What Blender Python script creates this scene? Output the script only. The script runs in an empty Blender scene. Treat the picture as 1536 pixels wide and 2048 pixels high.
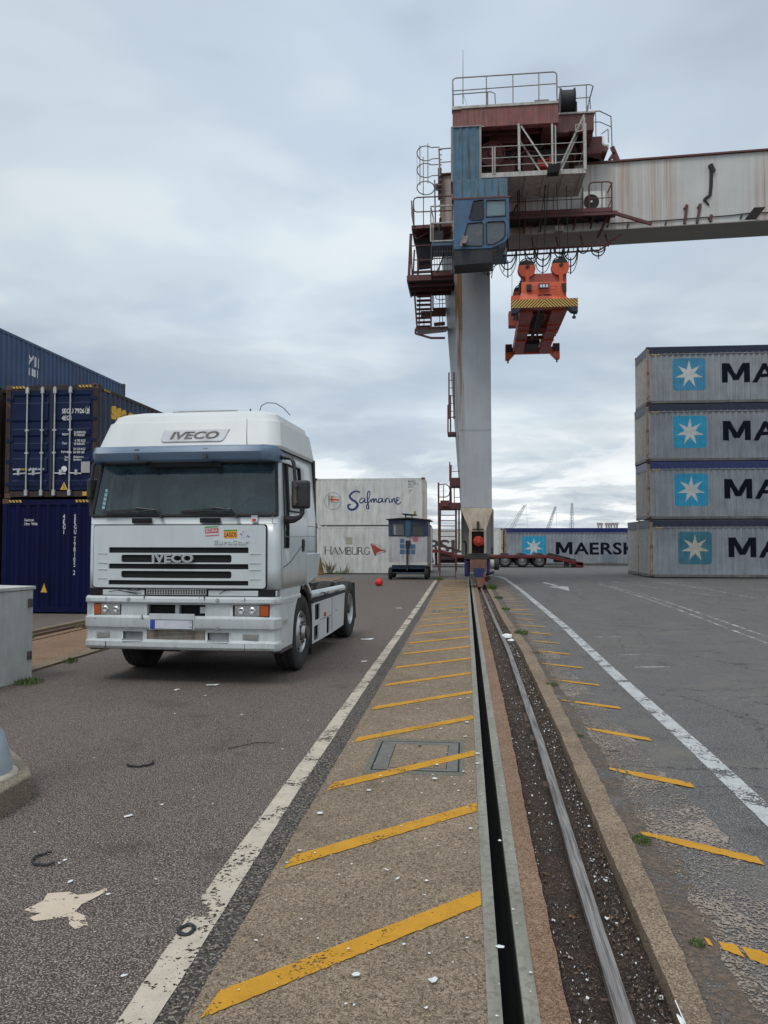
import bpy, bmesh, math, random
from mathutils import Vector, Matrix
random.seed(7)
R = math.radians
scene = bpy.context.scene
COL = scene.collection

# ------------------------------------------------------------------ camera
CH = 1.8                                   # eye height in metres
YAW = math.atan(163/1539.); PIT = math.atan(59/1539.)
cam_d = bpy.data.cameras.new("camera"); cam = bpy.data.objects.new("camera", cam_d); COL.objects.link(cam)
cam_d.sensor_fit = 'VERTICAL'; cam_d.sensor_height = 24; cam_d.sensor_width = 18
cam_d.lens = 24*1539/2048.; cam_d.clip_start = 0.1; cam_d.clip_end = 3000
cam.location = (0, 0, CH); cam.rotation_euler = (math.pi/2+PIT, 0, YAW)
scene.camera = cam

# ------------------------------------------------------------------ sky, sun, exposure
SUN_EL, SUN_AZ = 58, 205                   # soft sun behind the cloud, behind-left of the camera
world = bpy.data.worlds.new("World"); scene.world = world; world.use_nodes = True
wn = world.node_tree; wn.nodes.clear()
def WN(t, **k):
    n = wn.nodes.new(t)
    for a, b in k.items(): setattr(n, a, b)
    return n
def wl(a, b): wn.links.new(a, b)
w_out = WN('ShaderNodeOutputWorld'); w_bg = WN('ShaderNodeBackground'); wl(w_bg.outputs[0], w_out.inputs[0])
w_bg.inputs[1].default_value = 0.1
sky = WN('ShaderNodeTexSky', sky_type='NISHITA'); sky.sun_disc = False
sky.sun_elevation = R(SUN_EL); sky.sun_rotation = R(SUN_AZ); sky.air_density = 1.0; sky.dust_density = 2.0
tc = WN('ShaderNodeTexCoord'); sep = WN('ShaderNodeSeparateXYZ'); wl(tc.outputs['Generated'], sep.inputs[0])
def wm(op, a, b=None, c=None, clamp=False):
    n = WN('ShaderNodeMath', operation=op); n.use_clamp = clamp
    for i, v in enumerate((a, b, c)):
        if v is None: continue
        if isinstance(v, (int, float)): n.inputs[i].default_value = v
        else: wl(v, n.inputs[i])
    return n.outputs[0]
zc = wm('MAXIMUM', sep.outputs[2], 0.0)
den = wm('ADD', zc, 0.13)
cx = wm('DIVIDE', sep.outputs[0], den); cy = wm('DIVIDE', sep.outputs[1], den)
cmb = WN('ShaderNodeCombineXYZ'); wl(cx, cmb.inputs[0]); wl(cy, cmb.inputs[1])
def wnoise(scale, det, rough, dist, off, sx=1.0, sy=1.0):
    mp = WN('ShaderNodeMapping'); wl(cmb.outputs[0], mp.inputs[0]); mp.inputs['Location'].default_value = off
    mp.inputs['Scale'].default_value = (sx, sy, 1)
    n = WN('ShaderNodeTexNoise'); wl(mp.outputs[0], n.inputs[0]); n.inputs['Scale'].default_value = scale
    n.inputs['Detail'].default_value = det; n.inputs['Roughness'].default_value = rough; n.inputs['Distortion'].default_value = dist
    return n.outputs[0]
n1 = wnoise(1.0, 4, .48, .35, (3.1, 7.3, 0)); n2 = wnoise(.42, 3, .5, .2, (11.0, 2.0, 0)); n3 = wnoise(2.6, 3, .5, .2, (5.5, 1.5, 0))
def ramp(sock, pts, mode='LINEAR'):
    r = WN('ShaderNodeValToRGB'); wl(sock, r.inputs[0]); r.color_ramp.interpolation = mode
    e = r.color_ramp.elements
    while len(e) < len(pts): e.new(.5)
    for q, (p, c) in zip(e, pts): q.position = p; q.color = (*c, 1)
    return r.outputs[0]
def wmix(f, a, b):
    m = WN('ShaderNodeMix', data_type='RGBA')
    if isinstance(f, (int, float)): m.inputs[0].default_value = f
    else: wl(f, m.inputs[0])
    for i, v in ((6, a), (7, b)):
        if isinstance(v, tuple): m.inputs[i].default_value = (*v, 1)
        else: wl(v, m.inputs[i])
    return m.outputs[2]
comb = wm('ADD', wm('MULTIPLY', n1, .55), wm('ADD', wm('MULTIPLY', n2, .3), wm('MULTIPLY', n3, .15)))
cl = ramp(comb, [(.37, (4.5, 5.3, 6.3)), (.44, (5.3, 6.2, 7.2)), (.50, (6.2, 7.1, 7.8)), (.56, (7.2, 7.9, 8.3)), (.64, (8.6, 9.1, 9.3))], 'EASE')
# brighter clear band low over the sea, with long dark streaks
low = wm('SUBTRACT', 1.15, wm('MULTIPLY', zc, 6.2), clamp=True)
st = wnoise(1.0, 5, .55, .3, (4.7, 2.6, 0), 1.0, 1.0)
band = ramp(st, [(.40, (4.4, 5.1, 5.9)), (.48, (6.8, 7.4, 7.9)), (.54, (10.5, 10.7, 10.7)), (.64, (12.5, 12.5, 12.2))], 'EASE')
c2 = wmix(wm('MULTIPLY', wm('SMOOTH_MIN', low, .85, .2), 1.0, clamp=True), cl, band)
# dark cloud bank between about 7 and 20 degrees
bank = wm('MULTIPLY', wm('MULTIPLY', wm('SUBTRACT', zc, .10, clamp=True), 9.0, clamp=True), wm('SUBTRACT', 1.0, wm('MULTIPLY', wm('SUBTRACT', zc, .2, clamp=True), 6.0, clamp=True)), clamp=True)
bk = wnoise(1.5, 5, .55, .3, (8.4, 4.2, 0), .6, 1.0)
bkm = wm('MULTIPLY', wm('MULTIPLY', bank, wm('MULTIPLY', wm('SUBTRACT', bk, .42, clamp=True), 5.0, clamp=True)), .6)
c3 = wmix(bkm, c2, (4.0, 4.75, 5.6))
# the cloud is lit more strongly towards the hidden sun and overhead
sd = Vector((math.sin(R(SUN_AZ)), math.cos(R(SUN_AZ)), 0))
toward = wm('ADD', wm('MULTIPLY', sep.outputs[0], sd.x), wm('MULTIPLY', sep.outputs[1], sd.y))
bd_ = WN('ShaderNodeVectorMath', operation='DOT_PRODUCT'); wl(tc.outputs['Generated'], bd_.inputs[0]); bd_.inputs[1].default_value = Vector((-.17, .88, .44)).normalized()
toleft = wm('MULTIPLY', wm('MAXIMUM', wm('MULTIPLY', sep.outputs[0], -1.0), 0.0), .15)      # denser cloud to the left
spot = wm('MULTIPLY', wm('SUBTRACT', bd_.outputs['Value'], .84, clamp=True), 1.15)      # thinner cloud straight ahead
gain = wm('ADD', wm('SUBTRACT', wm('ADD', .90, spot), toleft), wm('ADD', wm('MULTIPLY', wm('MAXIMUM', toward, 0.0), .25), wm('MULTIPLY', wm('MAXIMUM', wm('SUBTRACT', sep.outputs[2], .62), 0.0), 2.2)))
gc = WN('ShaderNodeVectorMath', operation='SCALE'); wl(c3, gc.inputs[0]); wl(gain, gc.inputs['Scale'])
fin = wmix(.94, sky.outputs[0], gc.outputs[0])
wl(fin, w_bg.inputs[0])

sun_d = bpy.data.lights.new("sun", 'SUN'); sun_d.energy = 1.15; sun_d.angle = R(22); sun_d.color = (1, .96, .9)
sun = bpy.data.objects.new("sun", sun_d); COL.objects.link(sun)
sv = Vector((math.sin(R(SUN_AZ))*math.cos(R(SUN_EL)), math.cos(R(SUN_AZ))*math.cos(R(SUN_EL)), math.sin(R(SUN_EL))))
sun.rotation_euler = sv.to_track_quat('Z', 'Y').to_euler(); sun.location = (0, -20, 40)
scene.view_settings.view_transform = 'Standard'; scene.view_settings.look = 'None'
scene.view_settings.exposure = 0.10; scene.view_settings.gamma = 1.0
scene.cycles.max_bounces = 6; scene.cycles.transparent_max_bounces = 12; scene.cycles.use_denoising = True

# ------------------------------------------------------------------ survey helpers (photograph ray -> world point at a known depth)
_f = Vector((-math.sin(YAW)*math.cos(PIT), math.cos(YAW)*math.cos(PIT), math.sin(PIT)))
_r = Vector((math.cos(YAW), math.sin(YAW), 0)); _u = _r.cross(_f)
def at(px, py, Y):
    d = _f + _r*((px-768)/1539.) + _u*(-(py-1024)/1539.)
    t = Y/d.y
    return Vector((d.x*t, Y, CH+d.z*t))
def gr(px, py, z=0.0):
    d = _f + _r*((px-768)/1539.) + _u*(-(py-1024)/1539.)
    t = (z-CH)/d.z
    return Vector((d.x*t, d.y*t, z))

# ------------------------------------------------------------------ materials
class NT:
    def __init__(s, m):
        m.use_nodes = True; s.t = m.node_tree; s.t.nodes.clear()
        s.out = s.n('ShaderNodeOutputMaterial'); s.b = s.n('ShaderNodeBsdfPrincipled'); s.l(s.b.outputs[0], s.out.inputs[0])
        s.tc = s.n('ShaderNodeTexCoord')
    def n(s, t, **k):
        x = s.t.nodes.new(t)
        for a, b in k.items(): setattr(x, a, b)
        return x
    def l(s, a, b): s.t.links.new(a, b)
    def vec(s, scale=(1, 1, 1), loc=(0, 0, 0), rot=(0, 0, 0)):
        m = s.n('ShaderNodeMapping'); s.l(s.tc.outputs['Object'], m.inputs[0])
        m.inputs['Scale'].default_value = scale; m.inputs['Location'].default_value = loc; m.inputs['Rotation'].default_value = rot
        return m.outputs[0]
    def noise(s, scale, det=4, rough=.55, dist=0, vs=(1, 1, 1), loc=(0, 0, 0)):
        x = s.n('ShaderNodeTexNoise'); s.l(s.vec(vs, loc), x.inputs[0])
        x.inputs['Scale'].default_value = scale; x.inputs['Detail'].default_value = det
        x.inputs['Roughness'].default_value = rough; x.inputs['Distortion'].default_value = dist
        return x.outputs[0]
    def voro(s, scale, vs=(1, 1, 1), feat='F1', out=0, rnd=1):
        x = s.n('ShaderNodeTexVoronoi', feature=feat); s.l(s.vec(vs), x.inputs[0]); x.inputs['Scale'].default_value = scale
        x.inputs['Randomness'].default_value = rnd
        return x.outputs[out]
    def math(s, op, a, b=None, clamp=False):
        x = s.n('ShaderNodeMath', operation=op); x.use_clamp = clamp
        for i, v in enumerate((a, b)):
            if v is None: continue
            if isinstance(v, (int, float)): x.inputs[i].default_value = v
            else: s.l(v, x.inputs[i])
        return x.outputs[0]
    def step(s, v, lo, hi, a=0., b=1.):
        x = s.n('ShaderNodeMapRange'); s.l(v, x.inputs[0]); x.clamp = True
        x.inputs[1].default_value = lo; x.inputs[2].default_value = hi; x.inputs[3].default_value = a; x.inputs[4].default_value = b
        return x.outputs[0]
    def mix(s, f, a, b, mode='MIX'):
        m = s.n('ShaderNodeMix', data_type='RGBA', blend_type=mode)
        if isinstance(f, (int, float)): m.inputs[0].default_value = f
        else: s.l(f, m.inputs[0])
        for i, v in ((6, a), (7, b)):
            if isinstance(v, tuple): m.inputs[i].default_value = (*v[:3], 1)
            else: s.l(v, m.inputs[i])
        return m.outputs[2]
    def bump(s, h, strength, dist=.01):
        b = s.n('ShaderNodeBump'); s.l(h, b.inputs['Height']); b.inputs['Strength'].default_value = strength; b.inputs['Distance'].default_value = dist
        s.l(b.outputs[0], s.b.inputs['Normal'])
    def base(s, c):
        if isinstance(c, tuple): s.b.inputs['Base Color'].default_value = (*c[:3], 1)
        else: s.l(c, s.b.inputs['Base Color'])
    def rough(s, v):
        if isinstance(v, (int, float)): s.b.inputs['Roughness'].default_value = v
        else: s.l(v, s.b.inputs['Roughness'])
    def alpha(s, v):
        tr = s.n('ShaderNodeBsdfTransparent'); mx = s.n('ShaderNodeMixShader')
        s.l(v, mx.inputs[0]); s.l(tr.outputs[0], mx.inputs[1]); s.l(s.b.outputs[0], mx.inputs[2]); s.l(mx.outputs[0], s.out.inputs[0])
M = {}
def mk(name):
    m = bpy.data.materials.new(name); M[name] = m; return NT(m)
RUST = (.13, .045, .018); RUSTL = (.28, .12, .045)
def paint(name, col, rough=.5, metal=0., var=.12, vs=2.0, rust=0., streak=0., grime=0., spots=0., rcol=RUST, gcol=(.05, .04, .03), seed=0., bump=.05, coat=0., spec=.5, fs=9):
    t = mk(name); L = (seed*3.7, seed*1.9, seed*5.3)
    dark = tuple(c*(1-var*1.6) for c in col); lite = tuple(min(1, c*(1+var)) for c in col)
    c = t.mix(t.step(t.noise(vs, 5, .6, 0, loc=L), .3, .7), dark, lite)
    if streak:
        sn = t.noise(1.0, 5, .65, 0, (fs, fs, .5), L)
        c = t.mix(t.math('MULTIPLY', t.step(sn, .50, .66), streak, True), c, rcol)
    if grime:
        gn = t.noise(1.0, 4, .6, .3, (4.5, 4.5, .7), (L[0]+5, L[1], L[2]))
        c = t.mix(t.math('MULTIPLY', t.step(gn, .48, .75), grime, True), c, gcol)
    if rust:
        rn = t.noise(3.2, 8, .68, .4, loc=(L[0], L[1]+8, L[2]))
        lo = .72-.3*rust
        c = t.mix(t.step(rn, lo, lo+.05), c, t.mix(t.noise(14, 3), RUST, rcol if rcol != RUST else RUSTL))
    if spots:
        c = t.mix(t.step(t.noise(26, 3, .5, loc=L), .78-.12*spots, .8-.12*spots), c, RUST)
    t.base(c); t.rough(rough); t.b.inputs['Metallic'].default_value = metal; t.b.inputs['Specular IOR Level'].default_value = spec
    if coat: t.b.inputs['Coat Weight'].default_value = coat; t.b.inputs['Coat Roughness'].default_value = .15
    if bump: t.bump(t.noise(18, 4), bump, .01)
    return M[name]

# ------------------------------------------------------------------ mesh builder
class MB:
    def __init__(s, org=(0, 0, 0)):
        s.v = []; s.f = []; s.m = []; s.org = Vector(org); s.mi = 0; s.X = None
    def add(s, vs, fs, mi=None):
        b = len(s.v)
        for p in vs:
            p = Vector(p)
            if s.X is not None: p = s.X @ p
            s.v.append(p)
        for f in fs: s.f.append([i+b for i in f]); s.m.append(s.mi if mi is None else mi)
        return s
    def box(s, x0, x1, y0, y1, z0, z1, mi=None):
        return s.hexa([(x0, y0, z0), (x1, y0, z0), (x1, y1, z0), (x0, y1, z0)], [(x0, y0, z1), (x1, y0, z1), (x1, y1, z1), (x0, y1, z1)], mi)
    def hexa(s, b, t, mi=None):
        return s.add(list(b)+list(t), [(3, 2, 1, 0), (4, 5, 6, 7), (0, 1, 5, 4), (1, 2, 6, 5), (2, 3, 7, 6), (3, 0, 4, 7)], mi)
    def bar(s, p, q, w=.05, h=None, up=(0, 0, 1), mi=None):
        h = w if h is None else h
        p = Vector(p); q = Vector(q); d = (q-p)
        if d.length < 1e-6: return s
        d.normalize(); up = Vector(up)
        if abs(d.dot(up)) > .98: up = Vector((0, 1, 0))
        a = d.cross(up).normalized()*w/2; b = a.cross(d).normalized()*h/2
        return s.hexa([p-a-b, p+a-b, p+a+b, p-a+b], [q-a-b, q+a-b, q+a+b, q-a+b], mi)
    def tube(s, pts, r=.02, n=6, mi=None, closed=False, cap=True):
        pts = [Vector(p) for p in pts]; N = len(pts); rings = []; b = len(s.v); prev = None
        rr = r if isinstance(r, (list, tuple)) else [r]*N
        vs = []
        for i in range(N):
            if closed: d = pts[(i+1) % N]-pts[i-1]
            else: d = pts[min(i+1, N-1)]-pts[max(i-1, 0)]
            d.normalize()
            if prev is None: a = d.orthogonal().normalized()
            else:
                a = prev-d*prev.dot(d)
                a = a.normalized() if a.length > 1e-6 else d.orthogonal().normalized()
            prev = a; c = d.cross(a)
            for k in range(n):
                t = 2*math.pi*k/n; vs.append(pts[i]+(a*math.cos(t)+c*math.sin(t))*rr[i])
        fs = []
        for i in range(N if closed else N-1):
            j = (i+1) % N
            for k in range(n): fs.append((i*n+k, i*n+(k+1) % n, j*n+(k+1) % n, j*n+k))
        if cap and not closed: fs.append(tuple(range(n))[::-1]); fs.append(tuple((N-1)*n+k for k in range(n)))
        return s.add(vs, fs, mi)
    def cyl(s, p, q, r, n=16, mi=None, r2=None):
        return s.tube([p, q], [r, r if r2 is None else r2], n, mi)
    def lathe(s, prof, c=(0, 0, 0), axis='Z', n=28, mi=None, cap=False):
        # prof: (radius, height) pairs
        c = Vector(c); vs = []
        for r, h in prof:
            for k in range(n):
                t = 2*math.pi*k/n; a, b = r*math.cos(t), r*math.sin(t)
                vs.append(c+{'Z': Vector((a, b, h)), 'X': Vector((h, a, b)), 'Y': Vector((a, h, b))}[axis])
        fs = []
        for i in range(len(prof)-1):
            for k in range(n): fs.append((i*n+k, i*n+(k+1) % n, (i+1)*n+(k+1) % n, (i+1)*n+k))
        if cap: fs.append(tuple(range(n))); fs.append(tuple((len(prof)-1)*n+k for k in range(n))[::-1])
        return s.add(vs, fs, mi)
    def prism(s, poly, O, U, V, depth, mi=None, W=None):
        # poly in (u,v) at O with axes U,V, extruded from the plane by depth along U x V
        O, U, V = Vector(O), Vector(U), Vector(V); W = U.cross(V).normalized() if W is None else Vector(W)
        n = len(poly); vs = [O+U*a+V*b for a, b in poly]+[O+U*a+V*b+W*depth for a, b in poly]
        fs = [tuple(range(n))[::-1], tuple(range(n, 2*n))]+[(i, (i+1) % n, (i+1) % n+n, i+n) for i in range(n)]
        return s.add(vs, fs, mi)
    def flat(s, me, O, U, V, mi=None, off=None):
        # me = (verts2d, faces) laid in a plane; off(u) -> Vector shift
        O, U, V = Vector(O), Vector(U), Vector(V)
        return s.add([O+U*a+V*b+(off(a) if off else Vector()) for a, b in me[0]], me[1], mi)
    def build(s, name, mats, parent=None, bevel=0., smooth=False, solid=0., seg=2, recalc=True, ang=35):
        me = bpy.data.meshes.new(name)
        o = s.org if parent is None else s.org
        me.from_pydata([tuple(v-s.org) for v in s.v], [], s.f)
        if not isinstance(mats, (list, tuple)): mats = [mats]
        for m in mats: me.materials.append(m)
        for p, i in zip(me.polygons, s.m): p.material_index = min(i, len(mats)-1)
        if recalc:
            bm = bmesh.new(); bm.from_mesh(me); bmesh.ops.recalc_face_normals(bm, faces=bm.faces); bm.to_mesh(me); bm.free()
        if smooth: 
            for p in me.polygons: p.use_smooth = True
            try: me.set_sharp_from_angle(angle=R(ang))
            except Exception: pass
        ob = bpy.data.objects.new(name, me); COL.objects.link(ob)
        if parent is not None: ob.parent = parent
        else: ob.location = s.org
        if solid: md = ob.modifiers.new("solid", 'SOLIDIFY'); md.thickness = solid; md.offset = -1
        if bevel:
            md = ob.modifiers.new("bevel", 'BEVEL'); md.width = bevel; md.segments = seg; md.limit_method = 'ANGLE'; md.angle_limit = R(40); md.harden_normals = False
        return ob
def tag(o, label=None, cat=None, group=None, kind=None):
    for k, v in (('label', label), ('category', cat), ('group', group), ('kind', kind)):
        if v: o[k] = v
    return o
def thing(name, label, cat, loc=(0, 0, 0), rz=0., group=None):
    o = bpy.data.objects.new(name, None); COL.objects.link(o); o.location = loc; o.rotation_euler = (0, 0, rz); o.empty_display_size = .3
    return tag(o, label, cat, group)
def struct(o): o['kind'] = 'structure'; return o

# ---- 2D shapes: text, strokes, polygons -> (verts, faces)
_tc = {}
def text2d(s, size=1., bold=0., sx=1., shear=0., align='LEFT', sp=1., res=3):
    key = (s, bold, sx, shear, align, sp)
    if key not in _tc:
        c = bpy.data.curves.new('t', 'FONT'); c.body = s; c.size = 1; c.offset = bold; c.shear = shear; c.align_x = align
        c.space_character = sp; c.resolution_u = res; c.fill_mode = 'FRONT'
        o = bpy.data.objects.new('t', c); COL.objects.link(o); dg = bpy.context.evaluated_depsgraph_get(); dg.update()
        me = bpy.data.meshes.new_from_object(o.evaluated_get(dg)); vs = [(v.co.x*sx, v.co.y) for v in me.vertices]; fs = [tuple(p.vertices) for p in me.polygons]
        bpy.data.objects.remove(o); bpy.data.curves.remove(c); bpy.data.meshes.remove(me)
        _tc[key] = (vs, fs)
    vs, fs = _tc[key]
    return [(a*size, b*size) for a, b in vs], fs
def fit2d(me, x0, x1, y0, y1):
    xs = [a for a, b in me[0]]; ys = [b for a, b in me[0]]
    a0, a1, b0, b1 = min(xs), max(xs), min(ys), max(ys)
    return [(x0+(a-a0)/(a1-a0)*(x1-x0), y0+(b-b0)/(b1-b0)*(y1-y0)) for a, b in me[0]], me[1]
def poly2d(pts): return list(pts), [tuple(range(len(pts)))]
def rect2d(x0, x1, y0, y1): return poly2d([(x0, y0), (x1, y0), (x1, y1), (x0, y1)])
def rrect2d(x0, x1, y0, y1, r, n=4):
    p = []
    for cx_, cy_, a0 in ((x1-r, y0+r, -90), (x1-r, y1-r, 0), (x0+r, y1-r, 90), (x0+r, y0+r, 180)):
        for k in range(n+1):
            t = R(a0+90*k/n); p.append((cx_+r*math.cos(t), cy_+r*math.sin(t)))
    return poly2d(p)
def circ2d(x, y, r, n=24, ry=None): return poly2d([(x+r*math.cos(2*math.pi*k/n), y+(ry or r)*math.sin(2*math.pi*k/n)) for k in range(n)])
def star2d(x, y, r, ri, n=7):
    vs = [(x, y)]; fs = []
    for k in range(2*n):
        t = math.pi/2+math.pi*k/n; q = r if k % 2 == 0 else ri; vs.append((x+q*math.cos(t), y+q*math.sin(t)))
    for k in range(2*n): fs.append((0, 1+k, 1+(k+1) % (2*n)))
    return vs, fs
def smooth2d(pts, n=5):
    out = []; P = [pts[0]]+list(pts)+[pts[-1]]
    for i in range(1, len(P)-2):
        p0, p1, p2, p3 = P[i-1], P[i], P[i+1], P[i+2]
        for k in range(n):
            t = k/n
            out.append(tuple(.5*((2*p1[j])+(-p0[j]+p2[j])*t+(2*p0[j]-5*p1[j]+4*p2[j]-p3[j])*t*t+(-p0[j]+3*p1[j]-3*p2[j]+p3[j])*t**3) for j in (0, 1)))
    out.append(pts[-1]); return out
def stroke2d(pts, w, smooth=True, taper=0.):
    P = smooth2d(pts) if smooth and len(pts) > 2 else list(pts); vs = []; fs = []; N = len(P)
    for i, p in enumerate(P):
        a = P[max(i-1, 0)]; b = P[min(i+1, N-1)]; dx, dy = b[0]-a[0], b[1]-a[1]; L = math.hypot(dx, dy) or 1
        ww = w/2*(1-taper*abs(2*i/(N-1)-1)**2)
        nx, ny = -dy/L*ww, dx/L*ww
        vs += [(p[0]+nx, p[1]+ny), (p[0]-nx, p[1]-ny)]
        if i: fs.append((2*i-2, 2*i-1, 2*i+1, 2*i))
    return vs, fs
def join2d(*ms):
    vs, fs = [], []
    for m in ms:
        b = len(vs); vs += list(m[0]); fs += [tuple(i+b for i in f) for f in m[1]]
    return vs, fs
def xf2d(m, sx=1, sy=1, dx=0, dy=0, rot=0):
    c, s_ = math.cos(rot), math.sin(rot)
    return [((a*sx)*c-(b*sy)*s_+dx, (a*sx)*s_+(b*sy)*c+dy) for a, b in m[0]], m[1]
def cut2d(m, us):
    bm = bmesh.new(); vv = [bm.verts.new((a, b, 0)) for a, b in m[0]]
    for f in m[1]:
        try: bm.faces.new([vv[i] for i in f])
        except ValueError: pass
    lo = min(a for a, b in m[0]); hi = max(a for a, b in m[0])
    for u in us:
        if lo < u < hi: bmesh.ops.bisect_plane(bm, geom=bm.verts[:]+bm.edges[:]+bm.faces[:], plane_co=(u, 0, 0), plane_no=(1, 0, 0), dist=1e-5)
    bm.verts.index_update()
    r = [(v.co.x, v.co.y) for v in bm.verts], [tuple(v.index for v in f.verts) for f in bm.faces]
    bm.free(); return r

# ================================================================== ground materials
def ground_mat(name, c1, c2, spk, dark, fine=95, contrast=1., patch=(.8, .8, .8), rough=.9, wet=0., tint=None, cracks=True):
    t = mk(name)
    big = t.step(t.noise(.35, 5, .6, .6), .35, .65)
    c = t.mix(big, c1, c2)
    lane = t.noise(1.0, 5, .6, .3, (1.5, .10, 1), (2, 5, 0)); c = t.mix(t.step(lane, .42, .62, 0, .5), c, tuple(x*.62 for x in c1))
    mid = t.noise(5.0, 6, .7)
    c = t.mix(t.step(mid, .35, .7), c, tuple(x*.72 for x in c2))
    m1 = t.noise(13, 4, .7, .2); m2_ = t.noise(30, 3, .7, loc=(6, 1, 0)); m3 = t.noise(2.2, 5, .65, .4, loc=(3, 9, 0))
    c = t.mix(t.step(m3, .36, .60, .42, 0), c, tuple(x*.5 for x in c1)); c = t.mix(t.step(m1, .40, .60, .40, 0), c, dark); c = t.mix(t.step(m2_, .52, .66, 0, .42), c, spk)
    f1 = t.noise(fine, 2, .55)                       # stones in the bitumen
    c = t.mix(t.math('MULTIPLY', t.step(f1, .53, .60), contrast, True), c, spk)
    f2 = t.noise(fine*1.2, 2, .6, loc=(4, 4, 0))
    c = t.mix(t.math('MULTIPLY', t.step(f2, .55, .60), contrast, True), c, dark)
    st = t.noise(1.3, 6, .6, .5, loc=(7, 3, 0))     # oil stains
    c = t.mix(t.step(st, .6, .72, 0, .55), c, tuple(x*.45 for x in c1))
    if tint:
        c = t.mix(t.math('MULTIPLY', t.step(t.noise(.9, 6, .65, .4, loc=(1, 9, 0)), .52, .7), .8), c, tint)
    if cracks:
        v = t.voro(.28, feat='DISTANCE_TO_EDGE'); wob = t.noise(2.5, 4, .7)
        d = t.math('ADD', v, t.math('MULTIPLY', t.math('SUBTRACT', wob, .5), .12))
        c = t.mix(t.step(t.math('ABSOLUTE', t.math('SUBTRACT', d, .06)), 0, .004, .75, 0), c, (.02, .018, .016))
    w = t.voro(9, out=0); c = t.mix(t.math('MULTIPLY', t.step(w, .035, .05, 1, 0), t.step(t.noise(.8, 3), .5, .6)), c, (.55, .55, .52))
    t.base(c); t.rough(rough); t.b.inputs['Specular IOR Level'].default_value = .25
    t.bump(t.math('ADD', f1, t.math('MULTIPLY', mid, .6)), .35, .010)
    return M[name]
ground_mat('asphalt_left', (.098, .076, .065), (.128, .102, .088), (.34, .285, .25), (.020, .015, .012), 100, cracks=False)
ground_mat('asphalt_right', (.105, .099, .100), (.155, .140, .132), (.27, .26, .25), (.035, .032, .032), 110, tint=(.15, .135, .12), cracks=True)
ground_mat('asphalt_edge', (.17, .145, .125), (.12, .108, .10), (.48, .41, .35), (.04, .035, .03), 70, 1., cracks=False)
ground_mat('asphalt_gap', (.085, .075, .066), (.06, .053, .048), (.23, .2, .17), (.02, .018, .016), 60, cracks=False)
ground_mat('asphalt_far', (.15, .15, .155), (.19, .19, .20), (.25, .25, .25), (.10, .10, .10), 20, .5, cracks=False)
def concrete_mat(name, a, b, dark, seed=0, worm=True):
    t = mk(name)
    c = t.mix(t.step(t.noise(1.1, 6, .65, .4, loc=(seed, 0, 0)), .35, .65), a, b)
    c = t.mix(t.step(t.noise(6, 5, .7, .2), .45, .75, 0, .55), c, tuple(x*.62 for x in b))
    f = t.noise(30, 3, .6, 2.2)
    f3 = t.noise(62, 3, .7, 1.2, loc=(2, 2, 2))
    c = t.mix(t.step(t.math('ABSOLUTE', t.math('SUBTRACT', f, .5)), .0, .05, .95, 0), c, dark)
    c = t.mix(t.step(f3, .50, .57, 0, .8), c, dark)
    c = t.mix(t.step(t.noise(120, 2, .6), .55, .68, 0, .6), c, tuple(min(1, x*1.45) for x in a))
    s_ = t.noise(.9, 5, .6, 1.0, loc=(3, 8, 1)); c = t.mix(t.step(s_, .58, .72, 0, .5), c, (.09, .06, .045))
    t.base(c); t.rough(.92); t.b.inputs['Specular IOR Level'].default_value = .2
    t.bump(f, .5, .008)
concrete_mat('concrete', (.330, .256, .185), (.245, .188, .134), (.056, .040, .027))
concrete_mat('concrete_brown', (.30, .20, .135), (.225, .145, .095), (.085, .045, .026), 4)
concrete_mat('kerb_concrete', (.34, .26, .185), (.20, .15, .105), (.075, .052, .036), 9)
concrete_mat('block_concrete', (.33, .29, .23), (.2, .17, .13), (.10, .08, .06), 2)
t = mk('soil')
c = t.mix(t.step(t.noise(3.5, 6, .7, .5), .35, .65), (.042, .018, .011), (.012, .008, .006))
c = t.mix(t.step(t.noise(55, 4, .75, 1), .54, .62, 0, .8), c, (.13, .095, .07))
c = t.mix(t.step(t.noise(140, 2, .6), .62, .68), c, (.33, .28, .22)); t.base(c); t.rough(.97); t.bump(t.noise(30, 6, .75), 1., .03)
t = mk('slot_steel')
c = t.mix(t.step(t.noise(2.0, 5, .6, 0, (6, .6, 1)), .35, .7), (.30, .285, .24), (.20, .19, .155))
c = t.mix(t.step(t.noise(7, 5, .7), .6, .68, 0, .7), c, (.13, .085, .055)); c = t.mix(t.step(t.noise(22, 4, .7), .5, .62, 0, .45), c, (.10, .09, .075)); t.base(c); t.rough(.6); t.b.inputs['Metallic'].default_value = .35; t.bump(t.noise(40, 3), .08)
t = mk('rail_steel')
c = t.mix(t.step(t.noise(3, 5, .7, 0, (22, .5, 1)), .38, .62), (.42, .39, .37), (.13, .11, .10)); t.base(c); t.rough(t.step(t.noise(5, 4, .6, 0, (15, .6, 1)), .3, .7, .42, .62)); t.b.inputs['Metallic'].default_value = .85
t = mk('rail_rust'); t.base(t.mix(t.noise(9, 5), (.085, .04, .025), (.15, .10, .075))); t.rough(.85)
t = mk('black_hole'); t.base((.008, .008, .009)); t.rough(.95)
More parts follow.
